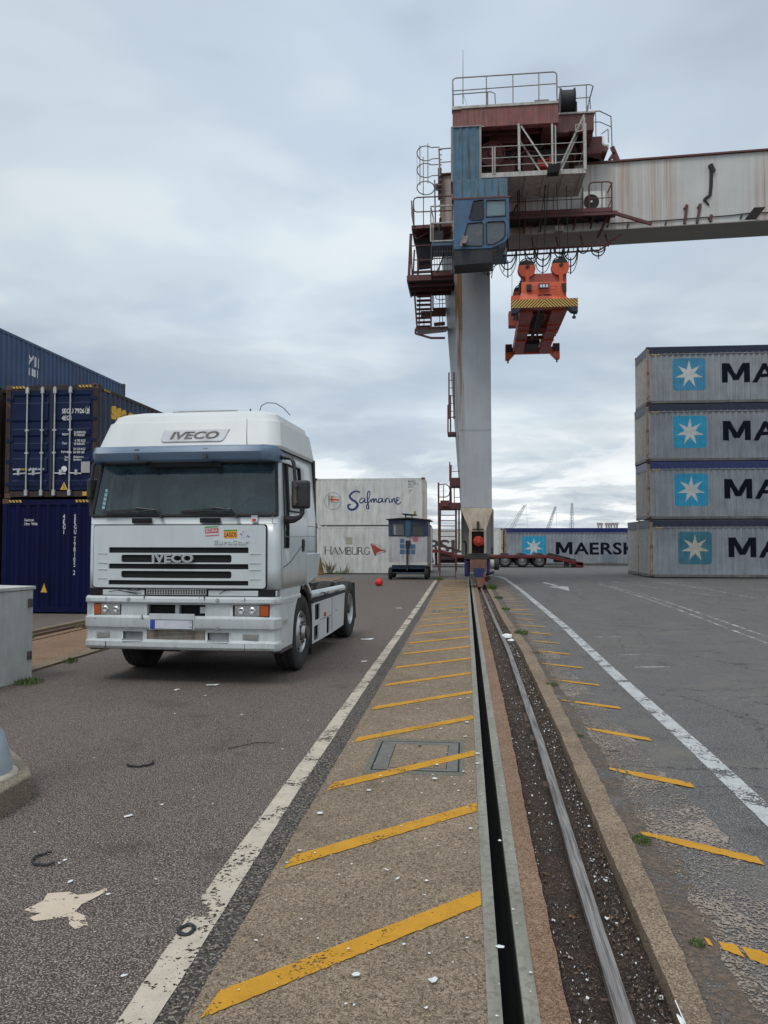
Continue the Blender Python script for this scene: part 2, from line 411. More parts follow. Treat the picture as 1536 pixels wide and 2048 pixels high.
def line_mat(name, col, under, lo, hi, fine=60, seed=0, sc=2.5, dirt=.35, wf=.4):
    t = mk(name)
    a = t.noise(sc, 6, .7, .3, loc=(seed, 0, 0)); b = t.noise(fine, 3, .65, loc=(0, seed, 0))
    v = t.math('ADD', t.math('MULTIPLY', a, 1-wf), t.math('MULTIPLY', b, wf))
    dk = t.mix(t.step(t.noise(9, 5, .65, .3), .4, .7, 0, dirt), col, tuple(x*.45 for x in col))
    dk = t.mix(t.step(t.noise(150, 2), .56, .66, 0, .35), dk, under)
    t.base(dk); t.rough(.8); t.b.inputs['Specular IOR Level'].default_value = .3
    t.alpha(t.step(v, lo, hi))
line_mat('line_cream', (.50, .43, .35), (.16, .13, .11), .445, .465, 45, 0, 2.5, .4)
line_mat('line_white', (.47, .475, .475), (.12, .12, .12), .45, .475, 40, 3, 3.5, .45)
line_mat('line_faint', (.50, .49, .47), (.12, .12, .12), .47, .55, 40, 5, 3)
line_mat('line_yellow', (.52, .255, .018), (.20, .13, .07), .415, .435, 70, 2, 3.5, .35, .5)
line_mat('line_yellow_worn', (.52, .255, .018), (.18, .14, .11), .395, .41, 50, 8, 5, .35, .5)
line_mat('patch_cream', (.55, .45, .35), (.2, .16, .13), .45, .47, 45, 6, 7, .15)
line_mat('edge_wear', (.31, .255, .21), (.12, .11, .10), .515, .535, 70, 4, 1.3, .5, .62)
line_mat('dust', (.15, .11, .083), (.09, .07, .06), .44, .58, 30, 12, 2.2, .3)
t = mk('stripe_tar'); t.base((.055, .052, .05)); t.rough(.95); t.alpha(t.step(t.noise(3, 5, .7), .45, .55, 0, .5))

def interp(tab, y):
    if y <= tab[0][0]: return tab[0][1]
    for (a, va), (b, vb) in zip(tab, tab[1:]):
        if y <= b: return va+(vb-va)*(y-a)/(b-a)
    return tab[-1][1]
YS = []
y = -4.0
while y < 36.6: YS.append(y); y += .11 if 2 < y < 12 else (.3 if y < 22 else .8)
YS.append(36.8)
T_LO = [(2.6, -1.295), (3.8, -1.335), (20, -1.37), (36, -1.45)]; T_LI = [(3, -1.165), (5, -1.2), (9, -1.22), (20, -1.235), (36, -1.29)]
T_CL = [(3, -1.055), (20, -1.07), (36, -1.18)]; T_SO = [(3, .076), (36, .07)]
T_SL = [(3, .132), (12, .14), (36, .155)]; T_SR = [(3, .213), (12, .222), (36, .215)]; T_SE = [(3, .272), (6, .285), (36, .30)]
T_PL = [(3, .385), (4.8, .388), (8, .42), (30, .455)]; T_RC = [(3, .592), (4.2, .608), (7, .66), (13, .705), (18, .66), (29, .60), (37, .6)]
T_PR = [(3, .80), (4.3, .812), (7.4, .868), (13, .90), (18, .83), (30, .80)]; T_KR = [(3, .905), (4.8, .98), (7.4, 1.01), (13, 1.08), (18, .98), (30, .93)]
def strip(name, mat, tl, tr, z=0., jl=0., jr=0., skirt=0., ys=YS, jz=0., mats=None, build=True, edge=0.):
    m = MB(); vs = []; n = len(ys); rnd = random.Random(len(name)*7+int(abs(z)*100))
    for y in ys:
        a = (interp(tl, y) if isinstance(tl, list) else tl)+rnd.uniform(-jl, jl); b = (interp(tr, y) if isinstance(tr, list) else tr)+rnd.uniform(-jr, jr)
        zz = z+rnd.uniform(-jz, jz)
        vs += [(a, y, zz-skirt), (a-edge*0, y, zz), (b, y, zz), (b, y, zz-skirt)]
    fs = []
    for i in range(n-1):
        p, q = i*4, i*4+4
        if skirt: fs += [(p, p+1, q+1, q), (p+2, p+3, q+3, q+2)]
        fs.append((p+1, p+2, q+2, q+1))
    m.add(vs, fs)
    return struct(m.build(name, mats or mat, recalc=False)) if build else m
# big sheets
def sheet(name, mat, x0, x1, y0, y1, z):
    m = MB(); m.add([(x0, y0, z), (x1, y0, z), (x1, y1, z), (x0, y1, z)], [(0, 1, 2, 3)]); return struct(m.build(name, mat, recalc=False))
sheet('ground', M['asphalt_far'], -900, 900, -300, 1500, -.42)
sheet('road', M['asphalt_right'], -60, 120, 36.8, 92, 0)
strip('yard', M['asphalt_left'], -5.95, T_CL, 0, 0, .004)
strip('road', M['asphalt_right'], T_KR, 120., 0, .012, 0)
sheet('water', None or M.setdefault('water', paint('water', (.35, .40, .44), .15, 0, .1, .05, bump=0)), -900, 900, 95, 1490, -.3)
m = MB(); m.box(-60, 120, 92, 95, -.4, .25); struct(m.build('quay_edge', M['block_concrete']))
# concrete walk and the crane track
m = strip('pavement', M['concrete'], T_CL, T_SO, .004, .004, 0, .1, build=False); struct(m.build('pavement', M['concrete'], recalc=False))
m = MB(); t1 = []; n = len(YS)
for tl, tr, z0, z1, mi_ in ((T_SO, T_SL, .010, -.03, 0), (T_SR, T_SE, .010, -.03, 0), (T_SO, [(a, b-.012) for a, b in T_SL], -.031, -.40, 1), ([(a, b+.012) for a, b in T_SR], T_SE, -.031, -.40, 1)):
    for a, b in zip(YS, YS[1:]):
        m.hexa([(interp(tl, a), a, z1), (interp(tr, a), a, z1), (interp(tr, b), b, z1), (interp(tl, b), b, z1)], [(interp(tl, a), a, z0), (interp(tr, a), a, z0), (interp(tr, b), b, z0), (interp(tl, b), b, z0)], mi_)
struct(m.build('cable_channel', [M['slot_steel'], M['black_hole']]))  # walls below the steel lips coloured black for the slot's shade
strip('cable_channel_floor', M['black_hole'], T_SO, T_SE, -.38)
strip('pavement', M['concrete_brown'], T_SE, T_PL, .003, 0, .004, .12)
strip('track_bed', M['soil'], T_PL, T_PR, -.062, -.0, .0, 0, jz=.006)
strip('kerb', M['kerb_concrete'], T_PR, T_KR, .022, .005, .008, .12, jz=.0015)
# crane rail: head, web and foot as one long thing
m = MB()
for a, b in zip(YS, YS[1:]):
    xa, xb = interp(T_RC, a), interp(T_RC, b)
    for w, z0, z1, mi in ((.035, -.022, .004, 0), (.010, -.066, -.022, 1), (.06, -.09, -.066, 1)):
        m.hexa([(xa-w, a, z0), (xa+w, a, z0), (xb+w, b, z0), (xb-w, b, z0)], [(xa-w*.93, a, z1), (xa+w*.93, a, z1), (xb+w*.93, b, z1), (xb-w*.93, b, z1)], mi)
tag(m.build('crane_rail', [M['rail_steel'], M['rail_rust']]), 'long worn steel crane rail lying in the dark soil trench beside the open cable slot', 'rail')
# neighbouring crane track on the left, in front of the blue containers
LY = [-4+i*.5 for i in range(84)]
strip('kerb', M['kerb_concrete'], -6.22, -5.95, .03, .01, .01, .1, ys=LY)
strip('pavement', M['concrete_brown'], -7.75, -6.22, .012, 0, 0, 0, ys=LY)
strip('cable_channel_floor', M['black_hole'], -7.83, -7.75, -.1, ys=LY)
strip('pavement', M['concrete_brown'], -8.02, -7.83, .012, 0, 0, .1, ys=LY)
strip('track_bed', M['soil'], -8.5, -8.02, -.05, ys=LY, jz=.01)
strip('kerb', M['kerb_concrete'], -8.66, -8.5, .035, .01, .01, .1, ys=LY)
strip('yard', M['asphalt_left'], -60., -8.66, .002, ys=LY)
m = MB(); m.box(-8.30, -8.23, -4, 37.5, -.06, .02); m.box(-8.34, -8.19, -4, 37.5, -.1, -.045)
tag(m.build('crane_rail', M['rail_rust'], bevel=.006), 'rusty crane rail of the second track between the white truck and the dark blue containers', 'rail')
sheet('road', M['asphalt_right'], -60, -1.2, 37.5, 60, .004) if False else None

# ---- painted markings
strip('road_marking', M['line_cream'], T_LO, T_LI, .007, .003, .003, ys=[y for y in YS if y > -3])
strip('road_edge', M['asphalt_gap'], T_LI, T_CL, .003, 0, .01)
WL = [(-4, 1.80), (3, 1.84), (5, 1.885), (7, 1.915), (10, 1.92), (17, 2.0), (30, 1.94), (36.8, 1.82)]
strip('road_marking', M['line_white'], WL, [(a, b+.160) for a, b in WL], .004, .002, .002)
m = MB(); P = [(1.82, 36.8), (1.72, 38.6), (1.45, 40.2), (1.0, 41.2), (.3, 41.8)]; me = stroke2d([(a+.1, b) for a, b in P], .2); m.flat(me, (0, 0, .008), (1, 0, 0), (0, 1, 0)); struct(m.build('road_marking', M['line_white'], recalc=False))
rn = random.Random(3)
m = MB()
for k in range(26):
    y0 = 1.54+1.335*k
    if y0 > 35: break
    x0, x1, w, dy = interp(T_CL, y0)+.055, .07, .165, 1.02; n = 60; vs = []; fs = []
    for i in range(n+1):
        u = i/n; x = x0+(x1-x0)*u; yy = y0+dy*u
        vs += [(x, yy+rn.uniform(-.006, .006), .0088), (x+(0.015 if i == 0 else 0), yy+w+rn.uniform(-.006, .006), .0088)]
        if i: fs.append((2*i-2, 2*i, 2*i+1, 2*i-1))
    m.add(vs, fs)
struct(m.build('hazard_stripes', M['line_yellow'], recalc=False))
m = MB()
for k in range(-1, 27):
    y1 = 4.62+1.322*k-(.03 if k == 0 else 0)
    x0 = 1.06+rn.uniform(-.03, .10); x1 = 1.66+rn.uniform(-.02, .01); n = 34; w = .115+rn.uniform(-.01, .015); vs = []; fs = []
    if y1 > 35.5: break
    for i in range(n+1):
        u = i/n; x = x0+(x1-x0)*u; yy = y1+.36*(1-u); taper = min(1, .45+u*1.6)
        vs += [(x, yy-w*.5*taper+rn.uniform(-.008, .008), .0085), (x, yy+w*.5*taper+rn.uniform(-.008, .008), .0085)]
        if i and rn.random() > (.16 if u < .25 else .0): fs.append((2*i-2, 2*i, 2*i+1, 2*i-1))
    m.add(vs, fs)
struct(m.build('hazard_stripes', M['line_yellow_worn'], recalc=False))
# rubbed-off pale edge and blown dust along the right kerb
strip('road_edge', M['dust'], [(a, b-.005) for a, b in T_KR], [(3, 1.16), (4.8, 1.22), (7.4, 1.25), (13, 1.22), (30, 1.1)], .0035, 0, .02, ys=[y for y in YS if y > 2])
strip('road_edge', M['edge_wear'], [(3, 1.1), (7, 1.15), (30, 1.12)], [(3, 1.62), (7, 1.5), (13, 1.45), (30, 1.5)], .006, .03, .04, ys=[y for y in YS if y > 2 and y < 30])
# patch of old arrow on the left, arrow and lane lines on the right
m = MB(); P = [(-2.15, 3.62), (-2.11, 3.72), (-2.13, 3.80), (-2.03, 3.83), (-1.97, 3.80), (-1.90, 3.83), (-1.86, 3.89), (-1.84, 3.86), (-1.87, 3.77), (-1.90, 3.70), (-1.89, 3.63), (-1.83, 3.60), (-1.78, 3.53), (-1.76, 3.50), (-1.81, 3.47), (-1.86, 3.51), (-1.90, 3.58), (-1.96, 3.55), (-2.04, 3.52), (-2.08, 3.55), (-2.05, 3.60), (-2.10, 3.60)]
m.flat(poly2d(P), (0, 0, .004), (1, 0, 0), (0, 1, 0)); struct(m.build('road_marking', M['patch_cream'], recalc=False))
m = MB(); m.flat(join2d(poly2d([(3.32, 34.4), (3.5, 34.5), (3.75, 31.9), (3.6, 31.6)]), poly2d([(3.25, 31.1), (3.8, 31.6), (4.05, 31.3), (3.75, 28.6), (3.55, 30.3)])), (0, 0, .004), (1, 0, 0), (0, 1, 0)); struct(m.build('road_marking', M['line_white'], recalc=False))
m = MB()
for P in ([(5.3, 14.3), (5.66, 24.5), (5.6, 33.5)], [(5.62, 14.3), (5.95, 24.5), (5.8, 32)], [(8.3, 36.5), (9.05, 29.8), (9.1, 25.3)], [(8.65, 36), (9.3, 30.5)], [(6.5, 35.6), (7.6, 30), (8.3, 26)]): m.flat(stroke2d(P, .07), (0, 0, .004), (1, 0, 0), (0, 1, 0))
for a in (3.4, 4.6, 6.9): m.flat(stroke2d([(2.4, a+8), (2.9, a+8.1)], .06), (0, 0, .004), (1, 0, 0), (0, 1, 0))
struct(m.build('road_marking', M['line_faint'], recalc=False))
m = MB()
for y in (9.2, 16.1, 27.): m.flat(stroke2d([(1.9, y), (3.2, y+.15), (5, y-.1), (9, y+.2)], .015), (0, 0, .0045), (1, 0, 0), (0, 1, 0))
for x, y, r in ((1.32, 8.1, .05), (1.26, 6.85, .06), (1.5, 6.9, .035), (1.24, 5.1, .05), (1.3, 8.9, .06)): m.flat(circ2d(x, y, r, 10, r*.7), (0, 0, .0072), (1, 0, 0), (0, 1, 0))
struct(m.build('tar_stain', M['stripe_tar'], recalc=False))

# ---- inspection covers in the walk
paint('cover_steel', (.15, .14, .13), .75, .15, .2, 6, rust=.25)
def cover(x0, x1, y0, y1, lab, frame=True):
    o = thing('inspection_cover', lab, 'inspection cover', ((x0+x1)/2, (y0+y1)/2, 0), 0)
    m = MB(o.location); m.box(x0-.06, x1+.05, y0-.1, y1+.1, .0, .0056); m.build('surround', M['slab_grey'], o)
    m = MB(o.location); w = .045
    wl_, wr_ = .115, .085
    for a in ((x0, x1, y0, y0+w*1.1), (x0, x1, y1-w*1.6, y1), (x0, x0+wl_, y0+w*1.1, y1-w*1.6), (x1-wr_, x1, y0+w*1.1, y1-w*1.6)): m.box(*a, .002, .0074)
    m.build('frame', M['cover_steel'], o)
    m = MB(o.location); m.box(x0+wl_+.006, x1-wr_-.006, y0+w*1.1+.008, y1-w*1.6-.008, .002, .0068); m.build('lid', M['concrete'], o)
    m = MB(o.location); g_ = .014
    for a in ((x0-g_, x1+g_, y0-g_, y0), (x0-g_, x1+g_, y1, y1+g_), (x0-g_, x0, y0, y1), (x1, x1+g_, y0, y1)): m.box(*a, .003, .0078)
    m.box(x0+wl_, x1-wr_, y0+w*1.1, y0+w*1.1+.008, .003, .0078); m.box(x0+wl_, x0+wl_+.006, y0+w*1.1+.008, y1-w*1.6-.008, .003, .0078); m.box(x1-wr_-.006, x1-wr_, y0+w*1.1+.008, y1-w*1.6-.008, .003, .0078)
    m.box((x0+x1)/2-.018, (x0+x1)/2+.018, y0+.16, y0+.20, .005, .0079); m.box((x0+x1)/2-.016, (x0+x1)/2+.016, y1-.15, y1-.11, .005, .0079)
    m.build('joint', M['black_hole'], o)
concrete_mat('slab_grey', (.20, .195, .165), (.15, .145, .12), (.09, .085, .07), 6)
cover(-.74, -.07, 6.10, 6.95, 'near square inspection cover with grey steel frame crossed by a yellow stripe')
cover(-.80, -.13, 19.75, 20.7, 'small far inspection cover set in the striped concrete walk')

# ================================================================== shipping containers
def corr_breaks(x0, x1, pitch):
    out = []; k = 0; a = pitch*.26; b = pitch*.24
    while x0+k*pitch < x1:
        s0 = x0+k*pitch
        out += [(s0, 0), (s0+a, 0), (s0+a+b, 1), (s0+2*a+b, 1), (s0+2*a+2*b, 0)]; k += 1
    res = []
    for x, d in out:
        if x > x1: break
        if not res or x-res[-1][0] > 1e-4: res.append((x, d))
    if res[-1][0] < x1-1e-4: res.append((x1, res[-1][1]))
    return res
def corr_off(br, x):
    if x <= br[0][0]: return br[0][1]
    for (a, da), (b, db) in zip(br, br[1:]):
        if x <= b: return da+(db-da)*(x-a)/(b-a)
    return br[-1][1]
def corr_panel(m, br, depth, O, U, W, z0, z1, mi=None):
    # wall standing on z0..z1, running along U, corrugated inwards along W
    O, U, W = Vector(O), Vector(U), Vector(W); vs = []
    for x, d in br:
        p = O+U*x+W*(d*depth); vs += [p+Vector((0, 0, z0)), p+Vector((0, 0, z1))]
    m.add(vs, [(2*i, 2*i+2, 2*i+3, 2*i+1) for i in range(len(br)-1)], mi)
def decal(me, br, depth, O, U, W, z=0, proud=.004):
    """paint 2D shapes (u along the wall, v up) onto a corrugated wall so that they follow the folds"""
    c = cut2d(me, [x for x, d in br]); W = Vector(W); m = MB()
    m.flat(c, Vector(O)-W*proud, U, (0, 0, 1), off=lambda a: W*(corr_off(br, a)*depth))
    return m
BLK = paint('gasket', (.03, .03, .032), .8, bump=0)
paint('galv', (.46, .47, .48), .45, .4, .15, 5, rust=.2)
paint('hazard_y', (.60, .36, .05), .6, 0, .1, 8); paint('hazard_k', (.03, .03, .03), .6, bump=0)
paint('decal_white', (.70, .70, .70), .6, 0, .12, 6, spots=.1); paint('decal_navy', (.006, .008, .018), .7, 0, .2, 6, spec=.12)
paint('decal_dark', (.05, .055, .065), .7, 0, .2, 6)
def container(name, label, loc, rz, L, H, W=2.44, wall='c_grey', post=None, rail=None, pitch=.278, depth=.036, style='dry', tarp=None, group=None, end='corr', epitch=.25, far=False, hz=False, roofm=None):
    o = thing(name, label, 'shipping container', loc, rz, group); m_w = M[wall]; m_p = M[post or wall]; m_r = M[rail or wall]
    zb, zt = .16, H-.12-(.30 if tarp else 0)
    # frame
    f = MB()
    for x in (0, L-.13):
        for y in (0, W-.13): f.box(x+.004, x+.126, y+.004, y+.126, .118, H-.118)
    f.box(.13, L-.13, .012, .07, .03, .158, 1); f.box(.13, L-.13, W-.07, W-.012, .03, .158, 1)
    f.box(.012, .08, .13, W-.13, .03, .17, 1); f.box(L-.08, L-.012, .13, W-.13, .03, .17, 1)
    f.box(.13, L-.13, .012, .072, zt-.005, zt+.06, 1); f.box(.13, L-.13, W-.072, W-.012, zt-.005, zt+.06, 1)
    f.box(.012, .08, .13, W-.13, zt-.03, H-.02, 1); f.box(L-.08, L-.012, .13, W-.13, zt-.03, H-.02, 1)
    f.build('frame', [m_p, m_r], o)
    for x in (0, L-.178):
        for y in (0, W-.162):
            for z in (0, H-.118):
                if (x and y): continue
                c = MB(); c.box(x, x+.178, y, y+.162, z, z+.118); c.build('corner_casting', M['casting'], o)
    for z in (.03, H-.088):
        ho = MB(); ho.box(-.003, .02, .045, .115, z, z+.06); ho.build('casting_hole', M['black_hole'], o); ho = MB(); ho.box(.05, .13, -.003, .02, z, z+.06); ho.build('casting_hole', M['black_hole'], o)
    # side walls
    br = corr_breaks(.13, L-.13, pitch)
    s = MB(); corr_panel(s, br, depth, (0, .014, 0), (1, 0, 0), (0, 1, 0), .158, zt); s.build('side_panel', m_w, o)
    s = MB(); s.add([(.13, W-.03, .158), (L-.13, W-.03, .158), (L-.13, W-.03, zt), (.13, W-.03, zt)], [(0, 1, 2, 3)]); s.build('side_panel', m_w, o)
    s = MB(); s.add([(L-.03, .13, .16), (L-.03, W-.13, .16), (L-.03, W-.13, zt), (L-.03, .13, zt)], [(0, 1, 2, 3)]); s.build('end_panel', m_w, o)
    s = MB(); s.box(.05, L-.05, .05, W-.05, H-.05, H-.02); s.box(.05, L-.05, .05, W-.05, .1, .14); s.build('roof', roofm or m_w, o)
    eb = None
    if end == 'corr':
        eb = corr_breaks(.13, W-.13, epitch); s = MB(); corr_panel(s, eb, .045, (.014, 0, 0), (0, 1, 0), (1, 0, 0), .16, zt); s.build('end_panel', m_w, o)
    elif end == 'ribs':     # shallow panel behind upright posts, as on open-top boxes
        s = MB(); s.add([(.075, .13, .16), (.075, W-.13, .16), (.075, W-.13, zt), (.075, .13, zt)], [(0, 1, 2, 3)]); s.build('end_panel', M['end_shaded'], o)  # panel coloured darker than the ribs, standing for shade between them
        r = MB(); k = 8
        for i in range(k+1):
            y = .16+(W-.32)*i/k; r.box(.004, .05, y-.03, y+.03, .17, zt-.03)
        r.build('end_rib', M['rib_white'], o)
    if tarp:
        t_ = MB(); zz = zt+.06; n = 60
        t_.box(.135, L-.135, .002, .06, zz+.002, H-.03); t_.box(.003, .011, .14, W-.14, zt+.02, H-.03)
        t_.box(.1, L-.1, .06, W-.05, H-.02, H+.01)
        t_.build('tarpaulin', M[tarp], o, bevel=.012)
        e = MB(); k = int(L/.3)
        for i in range(k): 
            x = .3+i*.3; e.box(x-.012, x+.012, -.004, .0, zt+.075, zt+.105)
        e.build('eyelet', M['eyelet'], o); o.children[-1]['kind'] = 'stuff'
        w_ = MB(); w_.box(.14, L-.14, -.004, .010, zt+.038, zt+.058); w_.build('tie_rope', M['eyelet'], o)
    if hz:
        for x in hz:
            h = MB(); z0 = H-.1 if not tarp else zt+.01
            for k in range(5): h.flat(poly2d([(x+k*.075, z0-.03), (x+k*.075+.04, z0-.03), (x+k*.075+.065, z0+.03), (x+k*.075+.025, z0+.03)]), (0, .0, 0), (1, 0, 0), (0, 0, 1))
            for v in h.v: v.y -= .004
            h.build('hazard_strip', M['hazard_y'], o)
    return o, br, eb, zt
paint('casting', (.11, .06, .045), .8, .1, .3, 6, rust=.5)
paint('end_shaded', (.10, .105, .11), .7, 0, .2, 3, grime=.4); paint('rib_white', (.50, .49, .45), .55, 0, .12, 4, rust=.35, spots=.2); paint('eyelet', (.42, .44, .48), .6, 0, .2, 9)
paint('c_grey', (.27, .295, .325), .5, 0, .14, 1.2, streak=.10, grime=.45, rust=.05, spots=.1, seed=1, gcol=(.12, .12, .10))
paint('c_grey2', (.29, .32, .345), .5, 0, .14, 1.2, streak=.15, grime=.5, rust=.1, spots=.12, seed=4, gcol=(.13, .13, .11))
paint('c_rail', (.15, .15, .15), .6, 0, .2, 2, streak=.4, grime=.5, rust=.3)
paint('post_rust', (.36, .28, .21), .65, 0, .25, 2, streak=.75, rust=.62, spots=.4, seed=2, rcol=(.22, .08, .03))
paint('tarp_navy', (.010, .016, .045), .45, 0, .3, 3, grime=.3, gcol=(.03, .035, .05)); paint('tarp_blue', (.010, .022, .13), .4, 0, .25, 3)
paint('c_navy', (.004, .012, .050), .5, .0, .25, 1.2, grime=.2, rust=.05, spots=.1, seed=3, gcol=(.006, .010, .022), spec=.2)
paint('c_navy2', (.0022, .0045, .040), .55, 0, .25, 1.2, grime=.15, seed=5, gcol=(.003, .004, .014), spec=.15)
paint('c_blue', (.026, .070, .165), .55, 0, .2, .8, streak=.25, grime=.35, spots=.1, seed=6, gcol=(.06, .08, .11))
paint('c_seaside', (.018, .034, .075), .55, 0, .2, .8, streak=.25, grime=.4, spots=.1, seed=6, gcol=(.05, .06, .08))
paint('c_brown', (.055, .022, .018), .7, 0, .3, 1.2, rust=.2, grime=.4); paint('post_brown', (.030, .020, .020), .8, 0, .35, 3, rust=.25, streak=.6)
paint('c_red', (.075, .020, .012), .7, 0, .3, 1.2, grime=.4)
paint('reefer', (.66, .665, .64), .55, 0, .08, 1.5, streak=.16, grime=.45, rust=.10, spots=.22, seed=8, rcol=(.25, .15, .08), gcol=(.30, .29, .24))
paint('reefer_post', (.52, .42, .30), .6, 0, .15, 2, streak=.7, rust=.5, spots=.4, rcol=(.30, .15, .05), seed=9)
paint('logo_blue_a', (.045, .25, .42), .5, 0, .12, 2, grime=.2, gcol=(.2, .26, .3)); paint('logo_blue_b', (.02, .32, .52), .5, 0, .1, 2); paint('logo_blue_c', (.035, .17, .235), .55, 0, .2, 2.5, grime=.4, gcol=(.16, .18, .18))
paint('logo_white', (.58, .59, .58), .6, 0, .1, 3, grime=.2, gcol=(.35, .35, .32)); paint('logo_cream', (.50, .47, .40), .6, 0, .15, 3, grime=.3, gcol=(.3, .27, .2))

# --- stack on the right: long sides face the lorry lane
MX, MY, MR = 9.07, 39.2, R(1.0); HC = 2.87
def fill2d(pts):
    bm = bmesh.new(); vv = [bm.verts.new((a, b, 0)) for a, b in pts]; ed = [bm.edges.new((vv[i], vv[(i+1) % len(vv)])) for i in range(len(vv))]
    bmesh.ops.triangle_fill(bm, use_beauty=True, use_dissolve=False, edges=ed); bm.verts.index_update(); r = [(v.co.x, v.co.y) for v in bm.verts], [tuple(v.index for v in f.verts) for f in bm.faces]; bm.free(); return r
_M = [(0, 0), (.21, 0), (.21, .60), (.40, .12), (.60, .12), (.79, .60), (.79, 0), (1, 0), (1, 1), (.74, 1), (.5, .40), (.26, 1), (0, 1)]
def wordmesh(s):
    if s[0] != 'M': return text2d(s, 1, .022, 1.0, 0, 'LEFT', 1.03)
    a = text2d(s[1:], 1, .022, 1.0, 0, 'LEFT', 1.03); y0 = 0; y1 = .74; lo = min(p[0] for p in a[0])
    return join2d(xf2d(fill2d(_M), .80, y1, 0, -.005), xf2d(a, 1, 1, .86-lo, 0))
def word(x, z, h, sx=1.27, s='MAERSK'):
    me = wordmesh(s); hh = max(b for a, b in me[0])-min(b for a, b in me[0]); me = xf2d(me, h/hh*sx, h/hh); lo = min(a for a, b in me[0]); return xf2d(me, 1, 1, x-lo, z)
def star_box(o, br, depth, x, z, w, blue, white):
    decal(rrect2d(x, x+w, z, z+w, w*.09), br, depth, (0, .014, 0), (1, 0, 0), (0, 1, 0), proud=.004).build('emblem', M[blue], o)
    d = decal(star2d(x+w/2, z+w*.5, w*.43, w*.16), br, depth, (0, .014, 0), (1, 0, 0), (0, 1, 0), proud=.009).build('star', M[white], o.children[-1])
GS = 'pale grey containers stacked four high on the right'
rows = [('c_grey', 'tarp_navy', 'logo_blue_c', 'logo_cream', 'bottom grey container of the tall right stack with faded dark teal star panel'),
        ('c_grey2', 'tarp_blue', 'logo_blue_b', 'logo_white', 'second grey container up in the right stack, with bright blue cover strip'),
        ('c_grey', 'tarp_navy', 'logo_blue_b', 'logo_white', 'third grey container from the ground in the right stack, with dark navy cover'),
        ('c_grey2', 'tarp_navy', 'logo_blue_a', 'logo_white', 'topmost grey container of the tall right stack with dull blue star panel')]
for k, (wl_, tp, lb, lw, lab) in enumerate(rows):
    xo = (0, -.10, -.12, -.06)[k]
    o, br, eb, zt = container('shipping_container', lab, (MX+xo, MY, k*HC+.02), MR, 12.19, HC-.012, wall=wl_, post='post_rust', rail='c_rail', pitch=.278, depth=.045, tarp=tp, end='ribs', group=GS, hz=(.25,))
    star_box(o, br, .045, 1.25+(.1, .06, .06, 0)[k], .66, 1.60, lb, lw)
    decal(word(3.63+(.1, .06, .06, 0)[k], 1.02, 1.0), br, .045, (0, .014, 0), (1, 0, 0), (0, 1, 0), proud=.006).build('lettering', M['decal_navy'], o)
o, br, eb, zt = container('shipping_container', 'lone ground level grey container standing close behind the tall right stack', (MX+.02, MY+2.75, .02), MR, 12.19, HC-.03, wall='c_grey2', post='post_rust', rail='c_rail', tarp='tarp_navy', end='ribs', pitch=.278)

# --- far grey container behind the trailer
o, br, eb, zt = container('shipping_container', 'far grey container with square blue star panel standing behind the red trailer', (2.98, 59.6, .02), R(.6), 12.19, 2.80, wall='c_grey', post='post_rust', rail='c_rail', tarp='tarp_blue', end='ribs', pitch=.278)
decal(rect2d(1.32, 3.12, .55, 2.18), br, .036, (0, .014, 0), (1, 0, 0), (0, 1, 0)).build('emblem', M['logo_blue_b'], o)
decal(star2d(2.2, 1.35, .72, .27), br, .036, (0, .014, 0), (1, 0, 0), (0, 1, 0), proud=.009).build('star', M['logo_white'], o.children[-1])
decal(word(3.85, .82, .96, 1.24), br, .036, (0, .014, 0), (1, 0, 0), (0, 1, 0), proud=.006).build('lettering', M['decal_navy'], o)
m = MB(); m.box(7.3, 8.4, .006, .012, .2, .8); m.build('repair_patch', paint('patch_grey', (.17, .2, .24), .6), o)

# --- white refrigerated boxes
SX, SY, SH = -8.42, 42.3, 2.665
GR = 'white refrigerated containers stacked two high'
def reefer(label, loc, L, H, pitch=.31, rz=0., post='reefer_post', **k):
    return container('refrigerated_container', label, loc, rz, L, H, wall='reefer', post=post, rail='reefer', pitch=pitch, depth=.010, end='corr', **k)
o, br, eb, zt = reefer('upper white refrigerated container with blue script name and red flag in a circle', (SX, SY, SH+.02), 6.2, SH-.02, group=GR)
k_ = 6.2/234.   # metres per photograph pixel on this wall, from (628,955)
def S_(x, y): return ((x/2.259+600-626)*k_, SH-.02-(y/2.259+900-955)*k_)
nav = []
for P, w in (([(281, 193), (262, 187), (242, 195), (231, 210), (240, 225), (257, 236), (269, 250), (262, 266), (244, 275), (228, 270), (222, 258), (230, 250), (236, 252)], .13),
             ([(303, 222), (289, 220), (279, 231), (282, 242), (293, 240), (304, 224), (303, 238), (312, 240), (319, 226)], .07),
             ([(312, 240), (325, 215), (327, 192), (319, 190), (315, 215), (319, 250), (322, 268), (314, 270), (311, 258), (322, 240), (331, 228)], .07),
             ([(331, 224), (333, 241), (336, 230), (344, 223), (347, 241), (350, 230), (357, 223), (360, 239), (367, 236)], .075),
             ([(386, 222), (374, 222), (367, 232), (371, 241), (380, 238), (388, 223), (388, 239), (396, 236)], .07),
             ([(399, 222), (401, 241), (404, 229), (411, 221), (416, 224)], .07), ([(419, 223), (420, 240), (427, 237)], .07), ([(420, 212), (422, 214)], .07),
             ([(430, 223), (432, 241), (436, 229), (443, 222), (446, 240), (453, 237)], .07),
             ([(469, 222), (460, 218), (453, 223), (458, 230), (463, 231), (454, 234), (450, 242), (458, 249), (468, 247), (475, 238)], .075)):
    nav.append(stroke2d([S_(*p) for p in P], w, True, .45))
decal(join2d(*nav), br, .010, (0, .014, 0), (1, 0, 0), (0, 1, 0)).build('lettering', paint('script_blue', (.02, .045, .16), .6, 0, .2, 4), o)
